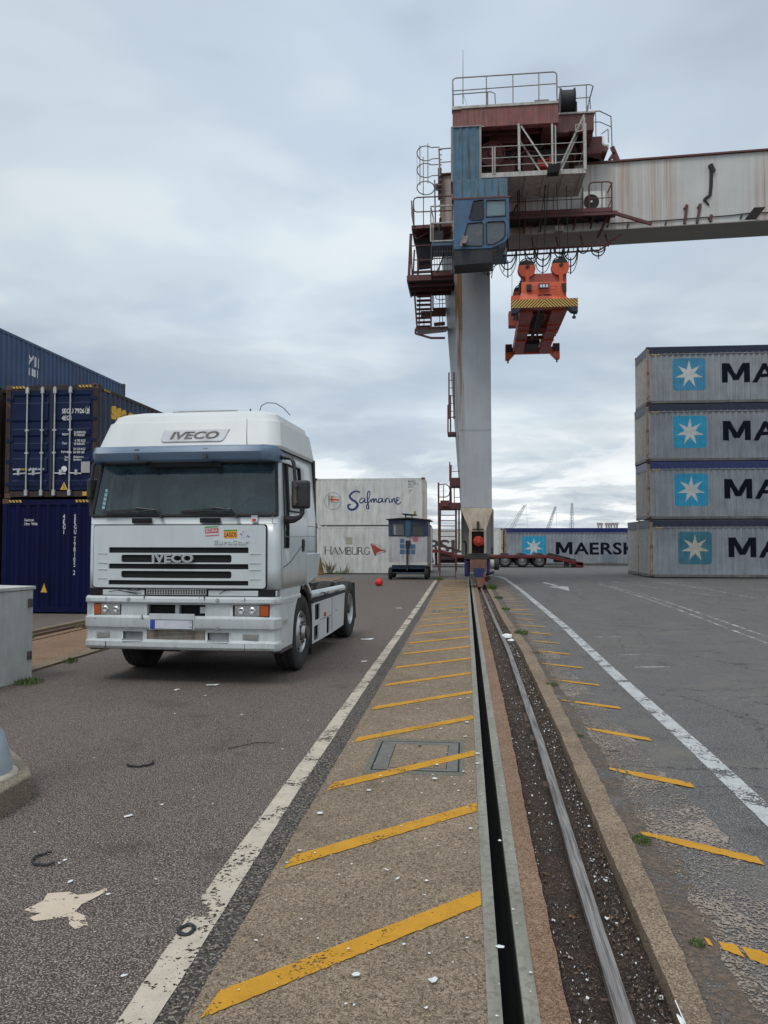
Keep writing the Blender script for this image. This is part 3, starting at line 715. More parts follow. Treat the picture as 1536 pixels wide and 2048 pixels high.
c0 = S_(150, 233); ring = [(c0[0]+.95*math.cos(a)*.5, c0[1]+.95*math.sin(a)*.5) for a in [2*math.pi*i/40 for i in range(41)]]
FL = [S_(134, 208), S_(150, 212), S_(166, 214), S_(186, 214), S_(178, 226), S_(184, 238), S_(166, 240), S_(150, 236), S_(136, 238)]
decal(join2d(stroke2d(ring, .018, False), stroke2d([S_(130, 205), S_(132, 258)], .035)), br, .010, (0, .014, 0), (1, 0, 0), (0, 1, 0)).build('emblem', M['decal_dark'], o); em = o.children[-1]
decal(join2d(poly2d([S_(142, 207), S_(149, 208), S_(149, 240), S_(142, 238)]), poly2d([S_(134, 220), S_(182, 224), S_(180, 232), S_(134, 228)])), br, .010, (0, .014, 0), (1, 0, 0), (0, 1, 0), proud=.007).build('flag_cross', paint('flag_red', (.55, .10, .05), .6), em)
decal(join2d(stroke2d(FL+[FL[0]], .018, False)), br, .010, (0, .014, 0), (1, 0, 0), (0, 1, 0), proud=.006).build('flag_outline', M['decal_dark'], em)
small = [('MWCU', 508, 141, 12), ('526 187 0', 508, 153, 12), ('22R1', 508, 165, 12), ('NO', 511, 182, 10), ('C', 511, 191, 10)]
decal(join2d(*[xf2d(text2d(t_, .135 if h > 11 else .12, .015), 1, 1, *S_(x, y+6)) for t_, x, y, h in small]), br, .010, (0, .014, 0), (1, 0, 0), (0, 1, 0)).build('lettering', M['decal_dark'], o)
o, br, eb, zt = reefer('lower white refrigerated container with dark serif name and red pennant, beside the site hut', (SX+.03, SY, .02), 6.2, SH-.02, group=GR)
def SL(x, y): return ((x/2.259+600-627)*k_, SH-.02-(y/2.259+900-1052)*k_)
def serif(s, x, z, h):
    me = text2d(s, 1, .0, .9); hh = .73; me = xf2d(me, h/hh, h/hh); lo = min(a for a, b in me[0]); hi = max(a for a, b in me[0]); return xf2d(me, 1, 1, x-lo, z), x+hi-lo
# serif capitals drawn from thick and thin strokes
def serif_word(word_, x0, x1, z0, h1, h):
    SW = {'H': [((0, 0), (0, 1), 2), ((.75, 0), (.75, 1), 2), ((0, .52), (.75, .52), 1), ('s', 0, 0), ('s', 0, 1), ('s', .75, 0), ('s', .75, 1)],
          'A': [((0, 0), (.42, 1), 1), ((.42, 1), (.84, 0), 2), ((.15, .36), (.68, .36), 1), ('s', 0, 0), ('s', .84, 0)],
          'M': [((0, 0), (.06, 1), 1), ((.06, 1), (.5, .08), 2), ((.5, .08), (.92, 1), 1), ((.92, 1), (1, 0), 2), ('s', 0, 0), ('s', 1, 0), ('s', .03, 1), ('s', .95, 1)],
          'B': [((0, 0), (0, 1), 2), ('c', [(0, 1), (.35, 1), (.5, .78), (.35, .54), (0, .54)]), ('c', [(0, .54), (.42, .54), (.6, .27), (.42, 0), (0, 0)]), ('s', -.02, 0), ('s', -.02, 1)],
          'U': [('c', [(0, 1), (0, .35), (.12, .04), (.38, -.02), (.62, .06), (.7, .35), (.7, 1)]), ('s', 0, 1), ('s', .7, 1)],
          'R': [((0, 0), (0, 1), 2), ('c', [(0, 1), (.36, 1), (.52, .77), (.36, .52), (0, .52)]), ((.32, .52), (.72, 0), 2), ('s', 0, 0), ('s', .72, 0), ('s', -.02, 1)],
          'G': [('c', [(.72, .82), (.5, 1), (.22, .95), (.02, .6), (.06, .2), (.35, -.02), (.68, .1)]), ((.68, .1), (.68, .45), 2), ('s', .68, .45)]}
    wd = {'H': .75, 'A': .84, 'M': 1., 'B': .58, 'U': .7, 'R': .72, 'G': .72}; gap = .17; tot = sum(wd[c]*(h1 if i == 0 else h) for i, c in enumerate(word_))+gap*h*(len(word_)-1); sx = (x1-x0)/tot; x = x0; out = []
    for i, ch in enumerate(word_):
        hh = h1 if i == 0 else h
        for st_ in SW[ch]:
            if st_[0] == 's': out.append(rect2d(x+st_[1]*hh*sx-.05, x+st_[1]*hh*sx+.05, z0+st_[2]*hh-.008, z0+st_[2]*hh+.012))
            elif st_[0] == 'c': out.append(stroke2d([(x+a*hh*sx, z0+b*hh) for a, b in st_[1]], .042))
            else: out.append(stroke2d([(x+st_[0][0]*hh*sx, z0+st_[0][1]*hh), (x+st_[1][0]*hh*sx, z0+st_[1][1]*hh)], .055 if st_[2] == 2 else .024, False))
        x += (wd[ch]*hh+gap*h)*sx
    return join2d(*out)
p0, p1 = SL(113, 478), SL(325, 478)
decal(serif_word('HAMBURG', p0[0], p1[0], p0[1], .43, .38), br, .010, (0, .014, 0), (1, 0, 0), (0, 1, 0)).build('lettering', M['decal_dark'], o)
decal(poly2d([SL(330, 428), SL(352, 435), SL(372, 450), SL(404, 461), SL(404, 465), SL(380, 462), SL(362, 470), SL(350, 486)][::-1]), br, .010, (0, .014, 0), (1, 0, 0), (0, 1, 0)).build('emblem', paint('pennant_red', (.36, .06, .03), .6), o)
decal(join2d(stroke2d([SL(331, 428), SL(350, 429), (SL(375, 440)), SL(402, 458)], .018), stroke2d([SL(352, 485), SL(368, 474), SL(402, 466)], .018)), br, .010, (0, .014, 0), (1, 0, 0), (0, 1, 0), proud=.006).build('emblem_outline', M['decal_dark'], o)
decal(join2d(rrect2d(1.78, 2.14, 1.62, 2.02, .03)), br, .010, (0, .014, 0), (1, 0, 0), (0, 1, 0)).build('access_plate', paint('plate_cream', (.40, .37, .28), .6, rust=.35), o)
reefer('white refrigerated container hidden behind the stacked pair, its edge showing past the hut', (SX+.2, SY+2.9, .02), 6.2, 2.75)
o, br, eb, zt = reefer('long white container with dark letters beyond the crane leg and red trailer', (-8.5, 59.8, .02), 11.35, 2.78, pitch=.4)
decal(word(5.55, .95, 1.02, 1.35, 'PSL'), br, .010, (0, .014, 0), (1, 0, 0), (0, 1, 0)).build('lettering', M['decal_dark'], o)

# --- dark blue boxes on the left (door ends towards us)
BX, BY, BH = -9.12, 18.25, 2.872
GB = 'dark blue containers stacked two high on the left'
def haz(o, W_, zt_, xs):
    for x in xs:
        h = MB(); hk = MB()
        hk.flat(rect2d(x, x+.36, zt_-.032, zt_+.032), (-.0045, 0, 0), (0, 1, 0), (0, 0, 1))
        for k in range(4): h.flat(poly2d([(x+k*.09+.0, zt_-.03), (x+k*.09+.05, zt_-.03), (x+k*.09+.085, zt_+.03), (x+k*.09+.035, zt_+.03)]), (-.007, 0, 0), (0, 1, 0), (0, 0, 1))
        h.build('stripe', M['hazard_y'], hk.build('hazard_strip', M['hazard_k'], o))
# NB: for a box turned by 90 degrees local +y runs to the photograph's left, so text is laid out with U = -y from y = W
def end_text(items, x, W_):
    m_ = MB()
    for t_, sz, u, z, kw in items: m_.flat(xf2d(text2d(t_, sz, **kw), 1, 1, u, z), (x, W_, 0), (0, -1, 0), (0, 0, 1))
    return m_
# upper one with doors
o, br, eb, zt = container('shipping_container', 'upper dark blue container with four galvanised door rods and white door markings', (BX, BY, BH+.02), R(90), 13.7, BH-.01, wall='c_seaside', post='post_brown', rail='post_brown', end='none', group=GB, hz=(.3,))
W_ = 2.44
for y0, y1 in ((.135, 1.20), (1.24, 2.305)):
    d = MB(); d.box(.012, .05, y0, y1, .19, 2.72)
    fr = .13; zs = [.52, .95, 1.12, 1.48, 1.62, 1.98, 2.42]
    door = None
    # raised bands between folded recesses
    prof = [(0.30, 0), (.42, 0), (.46, 1), (.62, 1), (.66, 0), (.98, 0), (1.02, 1), (1.16, 1), (1.22, 0), (1.36, 0), (1.40, 1), (1.52, 1), (1.58, 0), (1.72, 0), (1.76, 1), (1.90, 1), (1.96, 0), (2.38, 0), (2.42, 1), (2.54, 1), (2.60, 0), (2.64, 0)]
    m_ = MB(); vs = []
    for z, dd in prof: vs += [(-.012+.034*dd*.9, y0+.07, z), (-.012+.034*dd*.9, y1-.07, z)]
    m_.add(vs, [(2*i, 2*i+1, 2*i+3, 2*i+2) for i in range(len(prof)-1)])
    leaf = d.build('door', M['c_navy'], o, bevel=.006); m_.build('door_panel', M['c_navy'], leaf)
for z in (.25, 1.02, 1.8, 2.5):
    for y in (.10, 2.34):
        pass
m_ = MB()
for z in (.35, .92, 1.45, 1.98, 2.5):
    m_.box(-.01, .01, .03, .20, z-.035, z+.035); m_.box(-.01, .01, 2.24, 2.41, z-.035, z+.035)
m_.build('hinge', M['c_navy'], o)
for u in (.60, 1.00, 1.33, 1.74):
    y = W_-u; m_ = MB(); m_.cyl((-.045, y, .05), (-.045, y, 2.80), .019, 8); rod = m_.build('locking_rod', M['galv'], o)
    m_ = MB()
    for z in (.13, 2.70): m_.box(-.07, -.012, y-.04, y+.035, z-.07, z+.07)
    for z in (1.13, 1.70): m_.box(-.06, -.012, y-.045, y+.045, z-.02, z+.02)
    m_.build('rod_bracket', M['galv'], rod)
    m_ = MB(); s_ = -1 if u in (.60, 1.00) else 1
    m_.bar((-.07, y, .62), (-.07, y+.33*(-s_), .60), .012, .035); m_.box(-.085, -.03, y-.19*s_-.03, y-.19*s_+.03, .57, .70); m_.build('door_handle', M['galv'], rod)
m_ = MB(); m_.box(.004, .012, 1.195, 1.245, .19, 2.72); m_.build('door_gasket', M['gasket'], o)
K = dict(bold=.012, sx=.78)
T = [('SEGU', .165, 1.50, 2.12, K), ('792613', .165, 1.84, 2.12, K), ('7', .14, 2.145, 2.125, K), ('4EG1', .165, 1.50, 1.945, K), ('MGW', .085, 1.52, 1.56, K), ('34 000', .085, 1.83, 1.61, K), ('74 960', .085, 1.83, 1.54, K), ('KGS', .08, 2.02, 1.61, K), ('LBS', .08, 2.02, 1.54, K),
     ('Tare', .085, 1.52, 1.34, K), ('4 790', .085, 1.85, 1.40, K), ('10 560', .085, 1.83, 1.32, K), ('KGS', .08, 2.02, 1.40, K), ('LBS', .08, 2.02, 1.32, K), ('Payload', .08, 1.50, 1.13, K), ('29 210', .085, 1.82, 1.19, K), ('64 400', .085, 1.82, 1.11, K), ('KGS', .08, 2.02, 1.19, K), ('LBS', .08, 2.02, 1.11, K),
     ('Seaco', .07, 1.60, 1.00, K), ('SRL', .07, 1.59, .93, K), ('Bridgetown,', .07, 1.83, 1.00, K), ('Barbados', .07, 1.83, .93, K), ('www.', .095, .22, .70, dict(bold=.015)), ('global.com', .095, .65, .70, dict(bold=.015))]
e_ = end_text(T, -.016, W_); e_.build('lettering', M['decal_white'], o)
e_ = end_text([('seaco', .095, .42, .70, dict(bold=.015))], -.016, W_); e_.build('lettering', M['hazard_y'], o)
m_ = MB(); m_.flat(stroke2d([(2.135, 2.10), (2.225, 2.10), (2.225, 2.27), (2.135, 2.27), (2.135, 2.10)], .008, False), (-.016, W_, 0), (0, -1, 0), (0, 0, 1)); m_.flat(circ2d(1.585, .72, .075), (-.016, W_, 0), (0, -1, 0), (0, 0, 1)); m_.build('marking', M['decal_white'], o)
m_ = MB(); m_.flat(rect2d(2.03, 2.26, .62, .90), (-.017, W_, 0), (0, -1, 0), (0, 0, 1)); m_.build('data_plate', paint('plate', (.40, .39, .38), .5, .3), o)
m_ = MB(); m_.flat(poly2d([(1.49, .20), (1.69, .20), (1.59, .40)]), (-.017, W_, 0), (0, -1, 0), (0, 0, 1)); m_.flat(rect2d(2.07, 2.18, .05, .15), (-.005, W_, 0), (0, -1, 0), (0, 0, 1)); m_.build('warning_sticker', M['hazard_y'], o)
m_ = MB(); m_.flat(stroke2d([(1.60, .35), (1.57, .28), (1.61, .29), (1.58, .22)], .014, False), (-.019, W_, 0), (0, -1, 0), (0, 0, 1)); m_.build('warning_symbol', M['hazard_k'], o.children[-1])
haz(o, W_, 2.80, (.16, 1.92))
# yellow name on its long side
me = fit2d(text2d('seaco', 1, .045, 1.0, 0, 'LEFT', .98), .80, 2.50, 2.10, 2.46)
decal(me, br, .036, (0, .014, 0), (1, 0, 0), (0, 1, 0), proud=.006).build('lettering', paint('name_yellow', (.80, .46, .04), .55, 0, .12, 4, grime=.3, gcol=(.3, .2, .08)), o)
decal(fit2d(text2d('a Seaco company', 1, .02), .82, 2.2, 1.84, 1.95), br, .036, (0, .014, 0), (1, 0, 0), (0, 1, 0), proud=.006).build('lettering', M['decal_white'], o)
# lower one, plain corrugated end
o, br, eb, zt = container('shipping_container', 'lower dark navy container with vertical white number, behind the grey cabinet', (BX-.04, BY, .01), R(90), 13.7, BH-.01, wall='c_navy2', post='c_navy2', rail='c_navy2', end='corr', group=GB, epitch=.27)
def ev(u): return W_-u
m_ = MB()
def vert_text(s, u, z, sz, dz):
    out = []
    for i, ch in enumerate(s):
        if ch != ' ': out.append(xf2d(text2d(ch, sz, **K), 1, 1, u, z-i*dz))
    return join2d(*out)
dm = join2d(vert_text('SEGU', 1.87, 2.36, .16, .128), vert_text('798105', 1.87, 1.80, .16, .128), vert_text('2', 1.865, .96, .16, .1), vert_text('4EG1', 1.575, 2.36, .16, .128), xf2d(text2d('Caution', .095, .012, .85), 1, 1, .55, 2.30), xf2d(text2d('2.4m Wide', .10, .012, .85), 1, 1, .55, 2.20))
eb2 = sorted([(W_-x, d_) for x, d_ in eb])
c_ = cut2d(dm, [x for x, d_ in eb2]); m_.flat(c_, (.014-.005, W_, 0), (0, -1, 0), (0, 0, 1), off=lambda a: Vector((.045*corr_off(eb2, a), 0, 0))); m_.build('lettering', M['decal_white'], o)
m_ = MB(); c_ = cut2d(poly2d([(1.02, .52), (1.22, .52), (1.12, .76)]), [x for x, d_ in eb2]); m_.flat(c_, (.014-.005, W_, 0), (0, -1, 0), (0, 0, 1), off=lambda a: Vector((.045*corr_off(eb2, a), 0, 0))); m_.build('warning_sticker', M['hazard_y'], o)
haz(o, W_, 2.80, (.16, 1.92))
# next row: rusty brown pair at the picture's edge, and the tall blue one behind
container('shipping_container', 'dark brown container at the left edge, on top of the rust red one', (BX-2.62, BY-.05, BH+.02), R(90), 12.19, BH-.03, wall='c_brown', post='post_brown', end='corr')
container('shipping_container', 'rust red container at the left edge, under the dark brown one', (BX-2.62, BY-.05, .01), R(90), 12.19, BH-.02, wall='c_red', post='post_brown', end='corr')
TX, TY = -14.66, 18.3
for k, (wl_, lab) in enumerate((('c_navy2', 'navy container at the bottom of the rearmost left stack, hidden behind the others'), ('c_navy2', 'navy container in the middle of the rearmost left stack'), ('c_blue', 'mid blue container on top of the rearmost left stack with small white label'))):
    if k < 2: continue
    o, br, eb, zt = container('shipping_container', lab, (TX, TY-.2, k*BH), R(90), 13.72, BH+.0, wall=wl_, post='post_brown', rail=wl_, end='corr')
    if k == 2:
        decal(join2d(*[rect2d(6.35+k*.16, 6.45+k*.16, 1.70, 1.95) for k in range(4)], stroke2d([(6.35, 2.05), (6.60, 2.4)], .07, False), stroke2d([(6.75, 2.05), (6.75, 2.4)], .07, False), stroke2d([(6.95, 2.05), (6.95, 2.4)], .07, False), stroke2d([(6.36, 2.4), (6.46, 2.27)], .07, False)), br, .036, (0, .014, 0), (1, 0, 0), (0, 1, 0)).build('label_plate', M['decal_white'], o)
for k in (0, 1):
    o, br, eb, zt = container('shipping_container', ('navy container at the very bottom of the rearmost left stack', 'navy container in the middle of the rearmost left stack')[k], (TX, TY-.2, k*BH), R(90), 13.72, BH-.01, wall='c_navy2', post='post_brown', end='corr')

# ================================================================== gantry crane
paint('crane_white', (.34, .36, .385), .5, 0, .08, .6, streak=.12, grime=.25, seed=11, rcol=(.28, .19, .12), gcol=(.24, .23, .20))
paint('girder_paint', (.50, .50, .48), .5, 0, .06, .8, grime=.2, seed=12, gcol=(.36, .33, .28))
def _girder_rust():
    m = M['girder_paint']; t = NT.__new__(NT); t.t = m.node_tree; t.b = [n for n in t.t.nodes if n.type == 'BSDF_PRINCIPLED'][0]; t.tc = [n for n in t.t.nodes if n.type == 'TEX_COORD'][0]
    src = t.b.inputs['Base Color'].links[0].from_socket
    patch = t.step(t.noise(.45, 3, .5, 0, (1, 1, .05), (5.2, 0, 0)), .36, .54)
    fine_ = t.step(t.noise(1.0, 5, .7, 0, (6, 6, .10)), .42, .60)
    thin = t.step(t.noise(1.0, 4, .6, 0, (16, 16, .06), (1, 0, 0)), .60, .70, 0, .8)
    c = t.mix(t.math('MULTIPLY', t.math('MULTIPLY', patch, fine_), .85), src, (.33, .17, .10)); c = t.mix(t.math('MULTIPLY', t.step(patch, 0, .6, .35, 1), thin), c, (.16, .07, .04))
    t.base(c)
_girder_rust()
paint('crane_beige', (.42, .35, .27), .6, 0, .15, 1.5, streak=.5, rust=.15, seed=13, rcol=(.25, .15, .08))
paint('oxide', (.115, .030, .030), .6, 0, .2, 2, streak=.5, rust=.25, seed=14, rcol=(.10, .055, .03), grime=.3)
paint('oxide_beam', (.19, .050, .050), .55, 0, .2, 1.5, streak=.9, rust=.10, seed=15, rcol=(.24, .13, .075), grime=.6, gcol=(.05, .025, .02))
paint('trolley_blue', (.075, .16, .235), .6, 0, .2, 1.5, streak=1.0, grime=.35, rust=.12, seed=18, rcol=(.075, .06, .03), gcol=(.13, .13, .08), spec=.3, fs=7)
paint('cab_blue', (.036, .105, .195), .5, 0, .15, 2, streak=.25, grime=.3, seed=17, gcol=(.03, .05, .08))
paint('cab_dark', (.010, .012, .020), .6, 0, .35, 3, rust=.2, grime=.4, seed=18)
paint('rail_grey', (.26, .235, .22), .55, .1, .2, 4, rust=.2, streak=.4); paint('rail_pale', (.42, .40, .37), .55, 0, .15, 4, rust=.15, streak=.4)
paint('dark_steel', (.035, .03, .03), .7, .2, .3, 3, rust=.25); paint('cable', (.012, .012, .014), .7, bump=0)
paint('bogie_blue', (.006, .014, .10), .5, 0, .3, 3, grime=.4, seed=19); paint('bogie_brown', (.17, .085, .06), .65, 0, .25, 3, streak=.5, rust=.2); paint('hub_red', (.42, .03, .015), .5, 0, .2, 5, grime=.3)
paint('spreader_red', (.58, .085, .022), .45, 0, .15, 2, grime=.2, seed=20, gcol=(.2, .03, .02)); paint('spreader_dark', (.36, .060, .038), .55, 0, .2, 2, grime=.35, seed=21)
paint('ac_white', (.80, .80, .74), .5, 0, .1, 4, grime=.15); paint('galv_grate', (.55, .53, .49), .6, .2, .2, 5, rust=.2)
def glass(name, col=(.05, .06, .065), rough=.06, alpha=.75):
    t = mk(name); t.base(col); t.rough(.5); t.b.inputs['Specular IOR Level'].default_value = .0
    tr = t.n('ShaderNodeBsdfTransparent'); tr.inputs[0].default_value = (.75, .85, .85, 1); mx = t.n('ShaderNodeMixShader'); mx.inputs[0].default_value = alpha
    t.l(tr.outputs[0], mx.inputs[1]); t.l(t.b.outputs[0], mx.inputs[2])
    if name == 'windscreen': t.l(t.math('ADD', t.step(t.noise(1.6, 5, .65, 1.0, (1, 1, 2)), .35, .7, .20, .42), t.step(t.noise(1.0, 4, .6, 0, (14, 1, .8)), .5, .7, 0, .10)), mx.inputs[0])
    gg = t.n('ShaderNodeBsdfGlossy'); gg.inputs['Roughness'].default_value = rough; fr = t.n('ShaderNodeFresnel'); fr.inputs[0].default_value = 1.6; m2 = t.n('ShaderNodeMixShader'); t.l(fr.outputs[0], m2.inputs[0]); t.l(mx.outputs[0], m2.inputs[1]); t.l(gg.outputs[0], m2.inputs[2]); t.l(m2.outputs[0], t.out.inputs[0]); return M[name]
glass('cab_glass', (.22, .26, .28), .06, .35); glass('cab_glass_dark', (.02, .02, .025), .1, .9)

crane = thing('gantry_crane', 'tall grey rail mounted container gantry with tapered leg and rust streaked girder', 'crane', (.3, 31.5, 0))
CO = crane.location
def C_(): return MB(CO)
def cb(m, name, mat, parent=None, **k): return m.build(name, M[mat] if isinstance(mat, str) else mat, parent or crane, **k)
# leg: front plate, left flank and right flank of one tapered box
m = C_()
bl, br_, tr, tl = at(922, 1016, 31.0), at(984, 1016, 31.0), at(980, 540, 31.5), at(908, 540, 31.5)
def up_to(p, q, z): t_ = (z-p.z)/(q.z-p.z); return p+(q-p)*t_
tr, tl = up_to(br_, tr, 14.52), up_to(bl, tl, 14.52)
bbl, btl = at(921.5, 1016, 33.4), at(889, 585, 33.4); btl = up_to(bbl, btl, 14.52)
bbr = Vector((br_.x, 33.4, br_.z)); btr = Vector((tr.x, 33.2, 14.52))
z0 = bl.z
m.hexa([bl, br_, bbr, Vector((bbl.x, 33.4, z0))], [tl, tr, btr, btl]); cb(m, 'leg', 'crane_white', bevel=.02)
sm = C_(); a, b = at(914, 858, 30.99), at(983, 858, 30.99); a, b = at(915, 858, 31.12), at(982, 858, 31.12); sm.bar(a, b, .008, .012); cb(sm, 'weld_seam', 'crane_white')
# rust run down the front left edge of the leg
t = mk('rust_run'); t.base(t.mix(t.noise(4, 4, .6, 0, (6, 6, .4)), (.30, .15, .04), (.20, .11, .06))); t.rough(.8)
gz = t.n('ShaderNodeSeparateXYZ'); t.l(t.tc.outputs['Object'], gz.inputs[0])
t.alpha(t.math('MULTIPLY', t.step(gz.outputs[2], 5.0, 12.0, 0, 1.0), t.step(t.noise(1, 5, .6, 0, (9, 9, .3)), .38, .6)))
sr = C_(); n = 12; vs = []
for i in range(n+1):
    u = i/n*.80+.18; p = bl+(tl-bl)*u; w = .22+.10*u; vs += [p+Vector((.0, -.012, 0)), p+Vector((w, -.012, 0))]
sr.add(vs, [(2*i, 2*i+1, 2*i+3, 2*i+2) for i in range(n)]); cb(sr, 'rust_run', 'rust_run')
# foot of the leg: sloping beige hopper, pin column, red hub
m = C_(); a, b = at(922, 1016, 31.0), at(984, 1016, 31.0); c, d = at(940, 1063, 30.75), at(971, 1063, 30.75)
m.hexa([c, d, Vector((d.x, 32.4, d.z)), Vector((c.x, 32.4, c.z))], [a+Vector((-.03, -.05, 0)), b+Vector((.04, -.05, 0)), Vector((b.x+.04, 33.3, a.z)), Vector((a.x-.03, 33.3, a.z))]); cb(m, 'leg_foot', 'crane_beige', bevel=.015)
m = C_()
for x0, x1 in ((938, 943.5), (968, 973)): m.box(at(x0, 1090, 30.6).x, at(x1, 1090, 30.6).x, 30.6, 32, at(950, 1111, 30.6).z, at(950, 1060, 30.6).z)
cb(m, 'pin_bracket', 'crane_beige', bevel=.01)
m = C_(); m.box(at(943.6, 1090, 31).x, at(967.9, 1090, 31).x, 30.95, 31.9, at(950, 1111, 31).z, at(950, 1062, 31).z); cb(m, 'pin_housing', 'dark_steel')
m = C_(); c = at(957, 1083, 30.6); m.lathe([(0, -.20), (.08, -.20), (.10, -.12), (.17, -.11), (.20, -.06), (.22, .05), (.22, .4)], c, 'Y', 24); cb(m, 'pin_hub', 'hub_red', smooth=True)
m = C_()
for i in range(6): t_ = i*math.pi/3; m.cyl(c+Vector((.15*math.cos(t_), -.145, .15*math.sin(t_))), c+Vector((.15*math.cos(t_), -.10, .15*math.sin(t_))), .02, 6)
cb(m, 'bolt_ring', 'dark_steel', crane.children[-1])
m = C_(); c = at(956, 1053, 30.7); m.box(c.x-.05, c.x+.05, 30.55, 30.8, c.z-.12, c.z+.2); m.bar(c+Vector((-.22, -.1, -.12)), c+Vector((.22, -.1, -.12)), .06); cb(m, 'lifting_lug', 'dark_steel')
# sill beam along the rail
m = C_(); zb = at(950, 1110, 32.2).z; m.box(at(925, 1080, 32.6).x, at(986, 1080, 32.6).x, 32.6, 43.5, zb, z0+.02); cb(m, 'sill_beam', 'crane_white', bevel=.02)
for i, x in enumerate((924, 986)):
    m = C_(); X = at(x, 1080, 32.6).x; [m.box(X-.03, X+.03, 32.55, 32.62, zb, z0) for _ in (0,)]; cb(m, 'beam_flange', 'crane_beige')
# bogies (front and rear)
def bogie(y):
    o = None
    def X(px): return at(px, 1130, 30.3).x
    def Z(py): return at(957, py, 30.3).z
    dy = y-30.2
    m = C_(); m.box(X(929), X(979), y, y+1.5, Z(1118), Z(1110)); m.box(X(938), X(974), y+.05, y+1.4, Z(1110), Z(1107)); b0 = cb(m, 'bogie', 'dark_steel', bevel=.01)
    m = C_(); m.box(X(940), X(974), y+.02, y+1.3, Z(1144), Z(1118)); cb(m, 'bogie_column', 'bogie_brown', b0, bevel=.01)
    m = C_(); m.box(X(929), X(940)-.004, y+.15, y+1.35, Z(1153), Z(1121)); m.box(X(931), X(936), y+.05, y+.15, Z(1150), Z(1122)); m.box(X(974)+.004, X(980), y+.12, y+1.3, Z(1148), Z(1118)); cb(m, 'motor_housing', 'bogie_blue', b0, bevel=.03)
    m = C_(); m.hexa([(X(952), y-.04, Z(1162)), (X(966), y-.04, Z(1162)), (X(966), y+1.1, Z(1162)), (X(952), y+1.1, Z(1162))], [(X(946), y-.02, Z(1136)), (X(969), y-.02, Z(1136)), (X(969), y+1.1, Z(1136)), (X(946), y+1.1, Z(1136))]); cb(m, 'rail_guard', 'bogie_blue', b0, bevel=.01)
    m = C_(); m.hexa([(X(955), y-.08, .03), (X(966), y-.08, .03), (X(966), y+.3, .03), (X(955), y+.3, .03)], [(X(951), y-.06, Z(1155)), (X(967), y-.06, Z(1155)), (X(967), y+.35, Z(1155)), (X(951), y+.35, Z(1155))]); cb(m, 'rail_sweeper', 'bogie_brown', b0, bevel=.01)
    m = C_(); c = Vector((.6, y+.75, .29)); m.lathe([(0, -.09), (.29, -.09), (.32, -.07), (.28, -.06), (.28, .06), (.32, .07), (.29, .09), (0, .09)], c, 'X', 24); cb(m, 'wheel', 'dark_steel', b0, smooth=True)
    m = C_(); m.cyl((X(980), y+.6, Z(1129)), (X(989), y+.6, Z(1129)), .19, 16); cb(m, 'brake_drum', 'rail_pale', b0)
    m = C_(); m.cyl((X(989), y+.6, Z(1129)), (X(999), y+.6, Z(1129)), .23, 18); m.bar((X(972), y+.3, Z(1150)), (X(989), y+.3, Z(1144)), .10); m.bar((X(970), y+.2, Z(1160)), (X(980), y+.2, Z(1155)), .10, .16); cb(m, 'drive_motor', 'dark_steel', b0, bevel=.02)
    m = C_(); m.box(X(966.3), X(968.5), y-.07, y+.2, Z(1168), Z(1148)); cb(m, 'red_flap', 'hub_red', b0)
bogie(30.2); bogie(41.8)
# vertical pipe and hose beside the foot
m = C_(); m.tube([at(932, 1111, 31.8), at(932, 1090, 31.8), at(930, 1082, 31.8), at(925, 1083, 31.8)], .045, 8); m.tube([at(918, 1100, 31.8), at(918, 1018, 31.8)], .035, 6); m.tube([at(984, 1108, 31.9), at(984, 1095, 31.9)], .03, 6); cb(m, 'conduit', 'dark_steel')

# girder (rotated a little so that its right end comes nearer)
GK = -.055
def gy(x, off=0.): return 32.0+GK*x+off
GX0, GX1 = -1.02, 44.
m = C_()
m.hexa([(GX0, gy(GX0), 14.5), (GX1, gy(GX1), 14.5), (GX1, gy(GX1, 1.6), 14.5), (GX0, gy(GX0, 1.6), 14.5)], [(GX0, gy(GX0), 17.25), (GX1, gy(GX1), 17.25), (GX1, gy(GX1, 1.6), 17.25), (GX0, gy(GX0, 1.6), 17.25)])
gird = cb(m, 'girder', 'girder_paint')
m = C_()
m.hexa([(GX0-.03, gy(GX0, -.10), 17.254), (GX1, gy(GX1, -.10), 17.254), (GX1, gy(GX1, 1.7), 17.254), (GX0-.03, gy(GX0, 1.7), 17.254)], [(GX0-.03, gy(GX0, -.10), 17.32), (GX1, gy(GX1, -.10), 17.32), (GX1, gy(GX1, 1.7), 17.32), (GX0-.03, gy(GX0, 1.7), 17.32)])
cb(m, 'top_flange', 'oxide', gird)
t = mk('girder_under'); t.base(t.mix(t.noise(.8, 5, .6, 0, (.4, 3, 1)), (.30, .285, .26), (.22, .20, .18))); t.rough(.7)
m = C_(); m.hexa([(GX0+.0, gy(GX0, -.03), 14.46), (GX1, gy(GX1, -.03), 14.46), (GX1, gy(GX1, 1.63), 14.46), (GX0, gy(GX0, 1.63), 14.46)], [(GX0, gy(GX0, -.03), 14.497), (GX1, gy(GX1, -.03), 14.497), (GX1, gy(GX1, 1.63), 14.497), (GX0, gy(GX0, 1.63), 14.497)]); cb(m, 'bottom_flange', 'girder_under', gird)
# the far support leg of the portal, out of the picture to the right
m = C_(); m.hexa([(40.2, 29.6, 0), (41.2, 29.6, 0), (41.2, 30.8, 0), (40.2, 30.8, 0)], [(39.6, 29.7, 14.45), (41.2, 29.7, 14.45), (41.2, 31.2, 14.45), (39.6, 31.2, 14.45)]); cb(m, 'leg', 'crane_white')
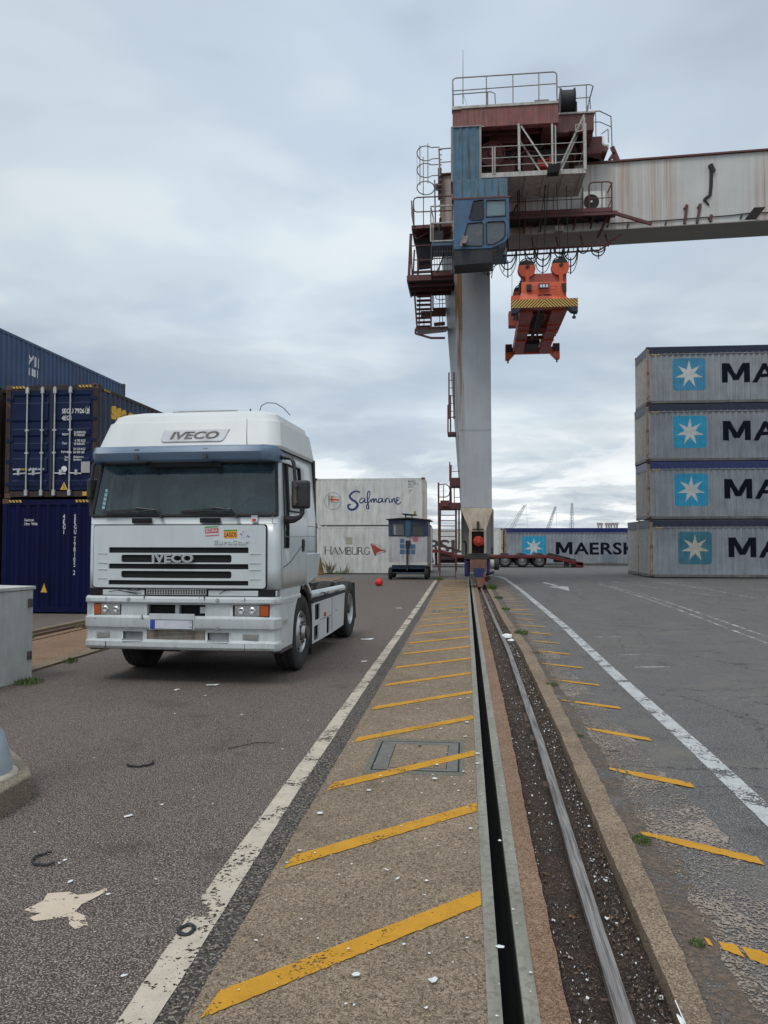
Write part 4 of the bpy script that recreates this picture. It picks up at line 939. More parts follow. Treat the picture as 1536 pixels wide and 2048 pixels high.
# things on the girder's front face
def gf(px, py, off=-.04):   # point on the girder's front face
    d = _f+_r*((px-768)/1539.)+_u*(-(py-1024)/1539.); r_ = d.x/d.y; Y = (32.0+off)/(1-GK*r_); return Vector((r_*Y, Y, CH+d.z*Y/d.y))
m = C_(); m.tube([gf(1423, 328), gf(1422, 372), gf(1420, 390), gf(1410, 398), gf(1409, 402)], .065, 6); m.tube([gf(1410, 400), gf(1418, 410)], .035, 5); m.bar(gf(1420, 330), gf(1427, 344), .16); cb(m, 'hose_hook', 'cable', gird)
for xa, ya, xb, yb in ((1369, 447, 1374, 410), (1394, 446, 1401, 408), (1421, 443, 1423, 430)):
    m = C_(); m.bar(gf(xa, ya), gf(xb, yb), .09); m.bar(gf(xb, yb), gf(xb-5, yb+8), .10); cb(m, 'cable_bracket', 'oxide', gird)
m = C_(); pts = [gf(1220, 447-0), gf(1290, 443), gf(1330, 441), gf(1369, 438), gf(1395, 436), gf(1421, 434), gf(1460, 431), gf(1500, 426), gf(1536, 425), gf(1700, 414)]; m.tube(pts, .022, 5)
for px, py in ((1257, 446), (1333, 441), (1484, 428)): m.bar(gf(px, py), gf(px-3, py+9), .05)
cb(m, 'power_cable', 'cable', gird)
m = C_(); a = gf(1507, 423, -.4); m.hexa([a+Vector((-.32, 0, -.28)), a+Vector((.12, 0, -.28)), a+Vector((.12, .1, -.28)), a+Vector((-.32, .1, -.28))], [a+Vector((0, -.1, .12)), a+Vector((.42, -.1, .12)), a+Vector((.42, .0, .12)), a+Vector((0, 0, .12))]); m.bar(a+Vector((.2, 0, 0)), a+Vector((.2, .4, .1)), .06); cb(m, 'floodlight', 'dark_steel', gird)

def railing(m, pts, zs, r=.022, posts=True, ext=0.):
    # pts: foot points; zs: heights of the bars
    for h in zs: m.tube([Vector(p)+Vector((0, 0, h)) for p in pts], r, 6)
    if posts:
        for p in pts: m.tube([Vector(p), Vector(p)+Vector((0, 0, max(zs)))], r, 6)
def rr_rail(m, a, b, h, r=.026, cr=.15, drop=True, n=4):
    """top rail from a to b (foot points) with rounded corners going down to the feet"""
    a, b = Vector(a), Vector(b); d = (b-a).normalized(); Z = Vector((0, 0, 1)); pts = [a]
    for k in range(n+1): t_ = R(90*k/n); pts.append(a+Z*(h-cr)+d*cr*(1-math.cos(t_))+Z*cr*math.sin(t_))
    for k in range(n+1): t_ = R(90*k/n); pts.append(b+Z*(h-cr)-d*cr*(1-math.sin(t_))+Z*cr*math.cos(t_))
    pts.append(b); m.tube(pts, r, 6)
# red service walkway along the front of the girder, with air conditioner
wy0 = 30.85
fl = C_(); a, b = at(1012, 437, wy0), at(1225, 428, wy0); wz = 14.9
fl.box(a.x-.1, b.x, wy0, wy0+1.25, wz-.05, wz); fl.box(a.x-.1, b.x, wy0-.02, wy0+.02, wz, wz+.16)
wk = cb(fl, 'walkway', 'oxide')
m = C_(); m.box(a.x-.1, b.x-.02, wy0+.05, wy0+1.2, wz-.062, wz-.053); cb(m, 'grating', 'dark_steel', wk)
m = C_()
for k in range(7):
    x = a.x+.1+k*(b.x-a.x-.15)/6; m.bar((x, wy0+.02, wz-.1), (x, wy0+1.2, wz-.1), .06); m.bar((x, wy0+.02, wz-.1), (x, wy0+1.2, wz-.38), .05)
for k in range(3):
    x = a.x+.1+k*2*(b.x-a.x-.15)/6; m.bar((x, wy0+.05, wz-.1), (x+1.35, wy0+1.15, wz-.1), .04)
m.bar((a.x, wy0, wz-.1), (b.x, wy0, wz-.1), .08); cb(m, 'walkway_bracket', 'oxide', wk)
m = C_(); f0, f1 = (a.x-.05, wy0, wz), (4.70, wy0, wz); rr_rail(m, f0, f1, 1.12, .028); railing(m, [(a.x+.1, wy0, wz), (1.95+.5, wy0, wz), (3.35+.2, wy0, wz)], [.55], .018)
m.tube([(3.5, wy0, wz+.55), (4.7, wy0, wz+.55)], .018, 5)
for x in (2.45, 3.55, 4.25): m.tube([(x, wy0, wz), (x, wy0, wz+1.1)], .02, 5)
rr_rail(m, (4.95, wy0, wz), (b.x-.02, wy0, wz), 1.2, .03); m.tube([(4.95, wy0, wz+.55), (b.x, wy0, wz+.55), (b.x, wy0+1.1, wz+.55)], .02, 5); m.tube([(5.45, wy0, wz), (5.45, wy0, wz+1.2)], .02, 5)
m.tube([(b.x, wy0, wz+1.15), (b.x-.03, wy0+1.1, wz+1.15), (b.x, wy0+1.1, wz)], .028, 6); cb(m, 'railing', 'oxide', wk)
m = C_(); m.bar((b.x, wy0+.05, wz-.03), at(1303, 448, 31.4), .09, .12); m.bar((b.x-.1, wy0+.1, wz-.03), (b.x-.4, wy0+1.1, wz-.6), .07); cb(m, 'diagonal_strut', 'oxide', wk)
ac = C_(); c = Vector((5.16, wy0+.15, wz+.10)); ac.box(c.x-.47, c.x+.45, c.y, c.y+.35, c.z, c.z+.82); aco = cb(ac, 'air_conditioner', 'ac_white', bevel=.02)
m = C_(); m.lathe([(0, -.03), (.05, -.03), (.05, -.012), (.26, -.012), (.27, -.02), (.30, -.02), (.30, 0)], (c.x-.1, c.y-.004, c.z+.38), 'Y', 28); m.mi = 0; cb(m, 'fan_grille', 'dark_steel', aco)
m = C_(); m.lathe([(0, -.045), (.045, -.045), (.045, -.03)], (c.x-.1, c.y, c.z+.38), 'Y', 12); cb(m, 'fan_hub', 'ac_white', aco)
m = C_(); m.box(c.x-.6, c.x+.9, c.y-.1, c.y+.5, wz+.004, wz+.055); cb(m, 'unit_base', 'oxide_beam', wk)
m = C_(); c = at(1118, 459, 31.2); m.box(c.x-.16, c.x+.16, 31.1, 31.35, c.z-.1, c.z+.12); cb(m, 'floodlight', 'rail_grey', wk)
# festoon track and cable loops under the girder
m = C_(); fz = 13.75; fy = 32.0
m.tube([(1.5, 31.6, fz), (5.6, 31.4, fz), (6.3, 31.4, fz+.45)], .05, 5); m.tube([(1.5, 31.6, fz-.2), (5.4, 31.4, fz-.2), (5.9, 31.4, fz+.1)], .04, 5)
for k in range(12): m.bar((1.6+k*.35, 31.6-.02*k, fz-.2), (1.6+k*.35, 31.6-.02*k, fz+.05), .03)
for k in range(5): m.bar((1.8+k*1.0, 31.5, fz), (1.8+k*1.0, 32.2, 14.5), .05)
fe = cb(m, 'festoon_track', 'oxide')
def loop(m, x, y, z, w, h, r):
    m.tube([(x+w/2*math.cos(t_), y, z-h*math.sin(t_)) for t_ in [math.pi*k/10 for k in range(11)]], r, 5)
for x, w, h, rings in ((.95, .62, .85, 3), (1.75, .66, .95, 3), (2.7, .5, .7, 2), (3.15, .62, .85, 3), (3.9, .55, .45, 2), (4.25, .55, .9, 3), (4.75, .4, .45, 1), (5.35, .52, .42, 2)):
    m = C_()
    for k in range(rings): loop(m, x, 31.2+.07*k, fz-.12-.02*k, w*(1+.08*k), h*(.55+.25*k), .026 if k < 2 else .015)
    if rings > 1: m.bar((x, 31.2, fz-.12-h*.45), (x, 31.2, fz-.12-h*1.2), .04)
    cb(m, 'cable_loop', 'cable', fe)

# ---- stairs, platforms and ladders on the left of the leg
SY_ = 32.4
def P(px, py, Y=SY_): return at(px, py, Y)
def pbar(m, a, b, w=.06, h=None, Y=SY_): m.bar(P(*a, Y), P(*b, Y), w, h)
# ladder cage beside the girder's end
m = C_(); CY = 31.6
def hoop(m, px0, px1, py, h, Y=CY, ext=None, r=.022):
    c0, c1 = P(px0, py, Y), P(px1, py, Y); cx_ = (c0.x+c1.x)/2; rx = (c1.x-c0.x)/2; ry = .62
    pts = [(cx_-rx*math.cos(t_)*1., Y-ry*math.sin(t_), c0.z) for t_ in [2*math.pi*k/20 for k in range(20)]]
    if ext is None: m.tube(pts, r, 5, closed=True)
    else:
        P0 = [(cx_+rx*math.cos(t_), Y+ry*math.sin(t_), c0.z) for t_ in [R(50+k*(260)/16) for k in range(17)]]
        e = P(ext, py, Y).x; m.tube([(e, Y+ry*.75, c0.z)]+P0+[(e, Y-ry*.75, c0.z)], r, 5)
hoop(m, 834, 869, 308, 0, ext=880); hoop(m, 834, 869, 342, 0, ext=878); hoop(m, 834, 869, 377, 0)
for px, dy in ((841, -.45), (857, -.6), (845, .5), (834, 0)):
    a, b = P(px, 302, CY), P(px, 380, CY); m.tube([(a.x, CY+dy, a.z-.0), (a.x, CY+dy, b.z)], .02 if px != 834 else .008, 5)
m.tube([P(878, 298, CY-.4), P(880, 352, CY-.4)], .035, 6); m.tube([P(878, 298, CY-.4), P(906, 296, CY-.4)], .025, 6); m.tube([P(880, 325, CY-.4), P(906, 323, CY-.4)], .02, 6)
m.tube([P(869, 360, CY), P(871, 450, CY)], .03, 6); m.tube([P(869, 370, CY), P(879, 370, CY)], .02, 5); m.tube([P(869, 379, CY), P(879, 379, CY)], .02, 5)
for k in range(16): y_ = 300+k*10; m.bar(P(878, y_, CY+.1), P(884, y_-.5, CY+.1), .03)
cb(m, 'ladder_cage', 'rail_grey')
m = C_(); m.box(P(878, 400).x-.02, P(884, 400).x, 31.75, 31.95, P(880, 410).z, P(880, 350).z); m.box(P(877, 400).x-.1, P(880, 400).x-.03, 31.6, 31.9, P(880, 392).z, P(880, 384).z); cb(m, 'cable_duct', 'oxide', gird)
# upper landing
m = C_()
zA = P(825, 455, 31).z
m.hexa([P(823, 458, 31), P(903, 452, 31), P(903, 452, 31)+Vector((0, 1.7, 0)), P(823, 458, 31)+Vector((0, 1.7, 0))], [P(823, 451, 31), P(903, 446, 31), P(903, 446, 31)+Vector((0, 1.7, 0)), P(823, 451, 31)+Vector((0, 1.7, 0))])
land = cb(m, 'upper_landing', 'oxide')
m = C_()
f = [P(828, 452, 30.95), P(903, 447, 30.95)]
m.tube([P(828, 452, 30.95), P(827, 402, 30.95), P(829, 397, 30.95), P(834, 395, 30.95), P(903, 392, 30.95)], .028, 6)
m.tube([P(827, 416, 30.95), P(829, 422, 30.95), P(834, 424, 30.95), P(903, 421, 30.95)], .025, 6)
for px in (847, 870): m.tube([P(px, 452, 30.95), P(px, 395, 30.95)], .018, 5)
m.tube([P(828, 452, 30.95), P(823, 402, 32.2), P(824, 430, 32.6), P(828, 455, 32.6)], .03, 6); m.tube([P(823, 402, 32.2), P(826, 440, 31.6)], .025, 6)
cb(m, 'railing', 'oxide', land)
m = C_(); pbar(m, (833, 478), (860, 463), .05, Y=31.4); pbar(m, (826, 457), (833, 478), .07, Y=31.5); pbar(m, (905, 455), (880, 475), .05, Y=31.4); pbar(m, (832, 478), (905, 473), .12, Y=32); cb(m, 'landing_brace', 'oxide', land)
# big enclosed stair flight between upper landing and middle platform
m = C_()
A, B_ = P(829, 480, 31.8), P(862, 477, 31.8); C1, D1 = P(835, 525, 31.8), P(862, 522, 31.8)
m.hexa([C1, D1, D1+Vector((0, .9, 0)), C1+Vector((0, .9, 0))], [A, B_, B_+Vector((0, 1.2, 0)), A+Vector((0, 1.2, 0))]); cb(m, 'stair_flight', 'dark_steel')
m = C_()
pbar(m, (818, 552), (822, 468), .11, .08, Y=30.9); pbar(m, (826, 552), (829, 500), .06, Y=31.3); pbar(m, (824, 550), (822, 470), .05, Y=31.6); pbar(m, (836, 552), (836, 522), .08, Y=31.8)
pbar(m, (822, 492), (862, 490), .035, Y=31); pbar(m, (826, 520), (866, 519), .035, Y=31); pbar(m, (838, 534), (862, 532), .09, Y=32); pbar(m, (826, 545), (862, 543), .09, Y=31.3)
cb(m, 'stair_railing', 'oxide')
# middle platform
m = C_(); za, zb2 = P(818, 552, 30.8).z, P(818, 560, 30.8).z
m.box(P(817, 555, 30.8).x, P(908, 555, 30.8).x, 30.8, 32.9, zb2, za-.08); mp = cb(m, 'middle_platform', 'dark_steel')
m = C_(); m.box(P(817, 555, 30.8).x-.03, P(908, 555, 30.8).x, 30.74, 30.80, zb2-.05, za+.02); m.box(P(817, 555, 30.8).x-.07, P(817, 555, 30.8).x-.005, 30.8, 32.9, zb2-.05, za+.02); m.box(P(862, 555, 30.8).x, P(908, 555, 30.8).x-.1, 30.6, 30.73, za-.1, za+.1)
for y in (31.3, 31.9, 32.5): m.box(P(818, 555, 30.8).x, P(908, 555, 30.8).x, y-.04, y+.04, zb2-.12, zb2-.004)
cb(m, 'platform_edge', 'oxide', mp)
# lower stair down to the small landing
m = C_()
pbar(m, (829, 585), (834, 655), .07, Y=32.0); pbar(m, (840, 585), (838, 655), .05, Y=32.6); pbar(m, (862, 585), (862, 655), .07, Y=32.0); pbar(m, (866, 580), (866, 620), .06, Y=32.4)
cb(m, 'stringer', 'oxide')
for k in range(8):
    m = C_(); y_ = 592+k*8.7; a, b = P(833, y_, 32.1+k*.12), P(860, y_-1, 32.1+k*.12); m.hexa([a, b, b+Vector((0, .24, 0)), a+Vector((0, .24, 0))], [a+Vector((0, 0, .035)), b+Vector((0, 0, .035)), b+Vector((0, .24, .035)), a+Vector((0, .24, .035))]); cb(m, 'stair_tread', 'oxide')
m = C_()
pbar(m, (866, 620), (893, 619), .12, .16, Y=33.2); pbar(m, (842, 628), (892, 627), .22, .2, Y=33.2); pbar(m, (868, 649), (890, 647), .1, .14, Y=33.2)
a, b = P(831, 660, 32.2), P(896, 658, 32.2); m.hexa([a, b, P(893, 664, 34), P(838, 670, 34)], [a+Vector((0, 0, .12)), b+Vector((0, 0, .12)), P(893, 664, 34)+Vector((0, 0, .12)), P(838, 670, 34)+Vector((0, 0, .12))])
pbar(m, (831, 667), (862, 676), .08, Y=32.3); pbar(m, (862, 676), (890, 676), .08, Y=32.3); pbar(m, (831, 658), (831, 667), .08, Y=32.3); low = cb(m, 'lower_landing', 'oxide')
m = C_()
for px in (879, 885): m.tube([P(px, 586, 33), P(px, 665, 33)], .014, 5)
m.tube([P(871, 588, 33), P(872, 597, 33), P(880, 600, 33), P(890, 598, 33)], .02, 5); m.tube([P(868, 608, 33), P(892, 607, 33)], .015, 5); m.tube([P(848, 660, 33), P(848, 632, 33)], .02, 5)
cb(m, 'railing', 'oxide', low)
# intermediate ladders against the leg
def ladder(x0, x1, y0, y1, Y, step=None, name='ladder', mat='oxide', w=.06, rung=.025):
    m = C_(); pbar(m, (x0, y0), (x0, y1), w, Y=Y); pbar(m, (x1, y0), (x1, y1), w, Y=Y)
    a = P(x0, y0, Y); b = P(x0, y1, Y); n = int(abs(a.z-b.z)/.30)
    for k in range(1, n): z = min(a.z, b.z)+k*abs(a.z-b.z)/n; m.bar((P(x0, y0, Y).x, Y, z), (P(x1, y0, Y).x, Y, z), rung)
    return cb(m, name, mat)
ladder(898, 908, 745, 838, 32.5)
m = C_(); a = P(895, 866, 32.2); m.box(a.x, P(912, 866, 32.2).x, 32.0, 33.0, a.z-.07, a.z+.02); pbar(m, (896, 866), (896, 810), .06, Y=32.1); pbar(m, (901, 866), (901, 790), .06, Y=32.4); pbar(m, (896, 835), (911, 834), .04, Y=32.1); pbar(m, (896, 811), (901, 810), .04, Y=32.1); cb(m, 'ladder_landing', 'oxide')
ladder(899.5, 921, 924, 962, 32.2, w=.05); m = C_(); a = P(901, 970, 32.2); m.box(a.x, P(922, 970, 32.2).x, 32.0, 33.2, a.z-.07, P(0, 964, 32.2).z); pbar(m, (900, 1008), (902, 930), .07, Y=32.1); cb(m, 'ladder_landing', 'oxide')
ladder(908.5, 922, 974, 1015, 32.2, w=.04)
m = C_(); pbar(m, (877, 965), (878, 1142), .07, Y=32.0); pbar(m, (881, 1010), (880, 1142), .05, Y=32.2); pbar(m, (912, 1010), (912, 1142), .08, Y=32.0); pbar(m, (902, 970), (903, 1010), .05, Y=32.0)
for k in range(11):
    y_ = 1020+k*10.6; pbar(m, (880, y_), (911, y_), .035, Y=32.05)
pbar(m, (879, 1150), (880, 1142), .03, Y=32); pbar(m, (880, 1153), (911, 1153), .02, Y=32); pbar(m, (912, 1160), (911, 1142), .035, Y=32); m.tube([P(880, 1010, 32), P(880, 1152, 32)], .02, 5); cb(m, 'entry_ladder', 'oxide')
m = C_(); m.tube([P(878, 969, 32), P(892, 968, 32), P(898, 973, 32), P(900, 981, 32), P(898, 990, 32), P(892, 994, 32), P(879, 994, 32)], .022, 5); m.tube([P(887, 970, 32), P(887, 1010, 32)], .018, 5); cb(m, 'railing', 'oxide')
m = C_(); a = P(878, 1018, 31.8); m.box(a.x, P(922, 1018, 31.8).x, 31.8, 33.0, a.z, P(0, 1010, 31.8).z); m.box(P(878, 0, 31.8).x, P(895, 0, 31.8).x, 31.7, 31.79, a.z+.1, P(0, 1006, 31.8).z); cb(m, 'entry_landing', 'oxide')

# ---------------------------------------------------------------- trolley with operator's cab (rolls on the girder: a thing of its own)
def fill_simple(pts): return poly2d(pts)
trolley = thing('crane_trolley', 'red and blue hoist trolley with operator cab on the crane girder', 'crane trolley', (2.0, 30.5, 17.4))
TO = trolley.location
def T_(): return MB(TO)
def tb(m, name, mat, parent=None, **k): return m.build(name, M[mat] if isinstance(mat, str) else mat, parent or trolley, **k)
m = T_(); m.box(-.43, 3.56, 29.0, 29.3, 17.60, 18.34); fb = tb(m, 'front_beam', 'oxide_beam', bevel=.012); m = T_(); P_l = [(-.42, 17.605), (-.3, 17.63), (-.1, 17.60), (.1, 17.66), (.5, 17.68), (.75, 17.64), (.8, 17.605)]; m.flat(fill_simple(P_l), (0, 28.994, 0), (1, 0, 0), (0, 0, 1)); tb(m, 'chipped_paint', paint('bare_pale', (.42, .40, .30), .8, 0, .3, 8, rust=.3), fb)
m = T_(); m.box(-.46, 3.56, 28.96, 29.32, 18.344, 18.44); m.box(-.46, -.1, 28.93, 28.958, 18.30, 18.43); tb(m, 'walk_edge', 'rail_pale', fb)
m = T_()
m.box(-.40, 3.5, 29.32, 34.9, 18.0, 18.33); m.box(-.40, .0, 29.32, 34.9, 17.7, 18.0); m.box(3.0, 3.5, 29.32, 34.9, 17.62, 18.0); m.box(1.0, 2.6, 30.0, 34, 17.45, 17.99)
m.box(-.40, 3.5, 34.6, 34.9, 17.3, 18.0)
for k in range(5): m.box(-.0, 3.0, 29.8+k*1.1, 29.95+k*1.1, 17.72, 17.995)
tb(m, 'trolley_frame', 'oxide', bevel=.01)
m = T_(); m.box(3.565, 5.0, 29.85, 30.1, 17.70, 18.36); m.box(3.565, 5.0, 30.1, 34.6, 18.0, 18.33); m.box(4.6, 5.0, 30.1, 34.6, 17.6, 18.0); m.box(3.57, 4.0, 29.55, 29.849, 17.5, 17.6); e2 = tb(m, 'machinery_beam', 'oxide', bevel=.01)
m = T_(); m.box(3.57, 5.05, 29.80, 30.2, 18.364, 18.43); tb(m, 'walk_edge', 'rail_pale', e2)
m = T_(); m.box(4.5, 5.75, 31.2, 34.6, 17.5, 17.75); m.hexa([(4.7, 31.0, 17.33), (5.5, 31.0, 17.33), (5.5, 34, 17.33), (4.7, 34, 17.33)], [(4.6, 30.9, 18.0), (5.5, 30.9, 18.0), (5.5, 34, 18.0), (4.6, 34, 18.0)]); tb(m, 'winch_housing', 'oxide', bevel=.03)
m = T_(); m.cyl((4.6, 33.2, 17.85), (5.8, 33.2, 17.85), .42, 16); m.box(4.0, 4.6, 32, 33.9, 17.33, 18.2); tb(m, 'hoist_motor', 'dark_steel', smooth=True)
m = T_(); m.cyl((1.0, 31.5, 17.62), (4.5, 31.5, 17.62), .5, 20); [m.cyl((x, 31.5, 17.62), (x+.08, 31.5, 17.62), .62, 20) for x in (1.0, 2.2, 3.2, 4.4)]; tb(m, 'rope_drum', 'oxide', smooth=True)
m = T_(); m.lathe([(0, 0), (.5, 0), (.5, .05), (.44, .06), (.44, .50), (.5, .52), (.5, .56), (0, .56)], (3.72, 29.95, 18.9), 'X', 24)
tb(m, 'cable_reel', 'cable', smooth=True)
m = T_(); m.bar((3.66, 29.95, 18.4), (3.66, 29.95, 18.9), .08); m.bar((4.34, 29.95, 18.4), (4.34, 29.95, 18.9), .08); tb(m, 'reel_stand', 'dark_steel', trolley.children[-1])
m = T_(); m.box(2.68, 3.2, 29.3, 29.7, 18.45, 18.66); m.box(2.7, 3.24, 29.32, 29.6, 18.664, 18.72)
for k in range(9): m.box(2.70+k*.056, 2.72+k*.056, 29.28, 29.298, 18.46, 18.65)
tb(m, 'vent_box', 'rail_grey', bevel=.01)
# white railings on the roof
m = T_(); Y = 28.98
f0 = Vector((-.42, Y, 18.44)); f1 = Vector((3.50, Y, 18.44)); rr_rail(m, f0, f1, 1.12, .026, .14); m.tube([f0+Vector((0, 0, .62)), f1+Vector((0, 0, .66))], .02, 6); m.tube([f0+Vector((0, 0, .48)), f0+Vector((1.45, 0, .50)), f0+Vector((1.6, 0, .42)), f0+Vector((1.62, 0, 0))], .022, 6)
for x in (.86, 1.86, 2.83): m.tube([(x, Y, 18.44), (x, Y, 19.55)], .022, 6)
m.tube([(.90, Y, 18.44), (.90, Y, 18.9)], .03, 6)
m.tube([(3.6, 29.8, 18.4), (3.6, 29.8, 19.45), (4.85, 29.8, 19.47), (4.98, 29.8, 19.40), (4.95, 30.6, 19.3), (4.80, 30.6, 18.3)], .024, 6); m.tube([(3.6, 29.8, 18.95), (4.85, 29.8, 18.97), (4.98, 30.5, 18.9)], .02, 6)
for x in (3.72, 4.72): m.tube([(x, 29.8, 18.4), (x, 29.8, 19.46)], .022, 6)
m.tube([(-.42, Y, 19.5), (-.42, 34.8, 19.5)], .024, 6)
for y in (31, 33, 34.8): m.tube([(-.42, y, 18.35), (-.42, y, 19.5)], .022, 6)
m.tube([(-.42, 34.8, 19.5), (5.0, 34.8, 19.5), (5.0, 31.2, 19.45)], .024, 6); [m.tube([(x, 34.8, 18.35), (x, 34.8, 19.5)], .022, 6) for x in (1.3, 3.2, 5.0)]
tb(m, 'roof_railing', 'rail_grey')
m = T_(); m.tube([at(926, 208, 29.05), at(926, 100, 29.05)], [.022, .008], 5); m.tube([at(927, 190, 29.05), at(935, 214, 29.05)], .008, 4); tb(m, 'aerial', 'rail_grey')
# rear right platform
m = T_(); yb = 33.0
p0, p1 = at(1188, 262, 32.5), at(1222, 290, 33.5)
m.hexa([(5.05, 32.0, 18.15), (5.95, 32.0, 18.05), (5.95, 34, 18.05), (5.05, 34, 18.15)], [(5.05, 32.0, 18.3), (5.95, 32.0, 18.2), (5.95, 34, 18.2), (5.05, 34, 18.3)]); pl = tb(m, 'rear_platform', 'rail_pale', bevel=.01)
m = T_(); m.tube([at(1188, 223, 32), at(1199, 222, 32), at(1222, 233, 32.6), at(1224, 292, 32.6)], .026, 6); m.tube([at(1188, 244, 32), at(1200, 244, 32), at(1223, 254, 32.6)], .02, 6)
for a, b in (((1191, 224), (1192, 272)), ((1216, 258), (1217, 285))): m.tube([at(*a, 32.2), at(*b, 32.2)], .022, 6)
m.tube([at(1203, 268, 32.2), at(1216, 258, 32.2)], .02, 6); tb(m, 'railing', 'rail_grey', pl)
m = T_(); a = at(1193, 276, 32.3); m.box(a.x-.15, a.x+.28, 32.1, 32.5, 18.3, 18.62); tb(m, 'control_box', 'ac_white', pl, bevel=.015)
m = T_(); m.bar(at(1224, 294, 33), at(1237, 324, 33), .12, .16); m.bar(at(1219, 320, 33), at(1228, 306, 33), .12); m.bar(at(1226, 312, 33), at(1230, 322, 33), .1); tb(m, 'buffer_bracket', 'oxide', pl)
m = T_(); m.hexa([(5.0, 31.2, 17.33), (5.6, 31.6, 17.33), (5.6, 33.4, 17.33), (5.0, 33.4, 17.33)], [(5.0, 31.2, 18.12), (5.9, 31.9, 18.02), (5.9, 33.4, 18.02), (5.0, 33.4, 18.12)]); tb(m, 'platform_skirt', 'dark_steel', pl)
# front maintenance platform with pale railing
py0 = 28.75; z_ = at(965, 352, py0).z
zR = at(1172, 337, py0).z; xa, xb = at(963, 350, py0).x, at(1172, 337, py0).x; zP = (z_+zR)/2
m = T_(); m.box(xa, xb, py0, py0+.06, zP-.12, zP+.06); m.box(xb-.06, xb, py0+.06, py0+2.0, zP-.1, zP+.05); m.box(xa+.02, xb-.07, py0+1.95, py0+2.0, zP-.1, zP); fp = tb(m, 'front_platform', 'rail_pale')
m = T_()
for k in range(6): x = xa+.3+k*(xb-xa-.4)/5; m.box(x-.03, x+.03, py0+.065, py0+1.945, zP-.1, zP-.03)
m.box(xa+.05, xb-.08, py0+.07, py0+1.94, zP-.028, zP-.01); tb(m, 'grating', 'galv_grate', fp)
m = T_()
for h in (.33, .62, 1.05): m.tube([(xa+.02, py0, zP+h), (xb, py0, zP+h), (xb, py0+2.0, zP+h)], .015, 6)
for x in (xa+.42, xa+.50, xa+1.98-.55, xa+2.75, xb): m.tube([(x, py0, zP), (x, py0, zP+(1.05 if x < xa+.6 else 1.75))], .028, 6)
tb(m, 'railing', 'rail_pale', fp)
m = T_()
T1 = at(1042, 252, py0+.1); B1 = at(1097, 335, py0); T2 = at(1168, 230, py0+.6); B2 = at(1119, 335, py0)
m.bar(T1, B1, .055); m.bar(T2, B2, .055); m.bar(T1+Vector((0, 1.0, 0)), B1+Vector((0, 1.0, 0)), .06); m.bar(T2+Vector((0, 1.0, 0)), B2+Vector((0, 1.0, 0)), .06)
for px in (1037, 1104, 1168): m.bar(at(px, 248 if px < 1110 else 235, py0+.05), at(px+1, 340, py0+.02), .07)
tb(m, 'hanger_frame', 'rail_pale', fp)
m = T_(); a = at(1108, 336, py0-.15); m.hexa([a+Vector((-.25, -.1, -.2)), a+Vector((.18, -.1, -.2)), a+Vector((.18, .25, -.2)), a+Vector((-.25, .25, -.2))], [a+Vector((-.22, -.2, .06)), a+Vector((.25, -.2, .06)), a+Vector((.25, .1, .06)), a+Vector((-.22, .1, .06))]); tb(m, 'floodlight', 'dark_steel', fp)
m = T_(); a = at(1158, 255, py0+.3); m.flat(stroke2d([(-.12, -.15), (.12, -.12), (.12, .15), (-.12, .12), (-.12, -.15)], .035, False), a, (1, 0, 0), (0, 0, 1)); tb(m, 'sign_frame', 'rail_pale', fp, solid=.02)
m = T_(); a = at(985, 300, 30.2); m.lathe([(0, 0), (.45, 0), (.5, .1), (.5, .7), (0, .7)], (a.x-.2, 30.2, 16.65), 'Y', 16); m.box(a.x-.7, a.x+3.4, 30.9, 31.5, 17.33, 17.44); m.box(a.x+.2, a.x+3.0, 30.6, 30.9, 16.1, 17.4); tb(m, 'hoist_gearbox', 'dark_steel')
m = T_(); c = at(985, 306, 29.9); m.lathe([(0, 0), (.15, 0), (.2, .08), (.42, .1), (.46, .02), (.50, .02), (.50, .35), (0, .35)], (c.x, 29.9, c.z), 'Y', 22); tb(m, 'brake_disc', 'oxide_beam', smooth=True)
rq = random.Random(9)
for nm_, k_ in (('pipe_run', 7), ('cable_run', 8)):
    m = T_()
    for _ in range(k_):
        x = rq.uniform(.8, 3.2); z = rq.uniform(16.0, 17.3); y = rq.uniform(29.6, 31); m.tube([(x, y, z), (x+rq.uniform(-.1, .9), y, z+rq.uniform(-.1, .25)), (x+rq.uniform(.2, 1.1), y+.2, z+rq.uniform(-.7, .5))], rq.uniform(.02, .05), 5)
    tb(m, nm_, 'oxide' if nm_ == 'pipe_run' else 'cable')
m = T_(); m.box(1.3, 2.0, 30.2, 30.9, 16.05, 16.9); m.box(2.3, 2.8, 30.4, 31.1, 16.1, 17.2); tb(m, 'winch_motor', 'oxide', bevel=.05)
m = T_(); a = at(1086, 325, 30); m.bar(at(1077, 318, 30), at(1077, 338, 30), .07); m.bar(at(1100, 312, 30), at(1100, 330, 30), .07); m.bar(at(1077, 322, 30), at(1100, 318, 30), .05); m.box(a.x-.2, a.x+.25, 30, 30.3, a.z-.15, a.z+.05); tb(m, 'valve_rack', 'hub_red')
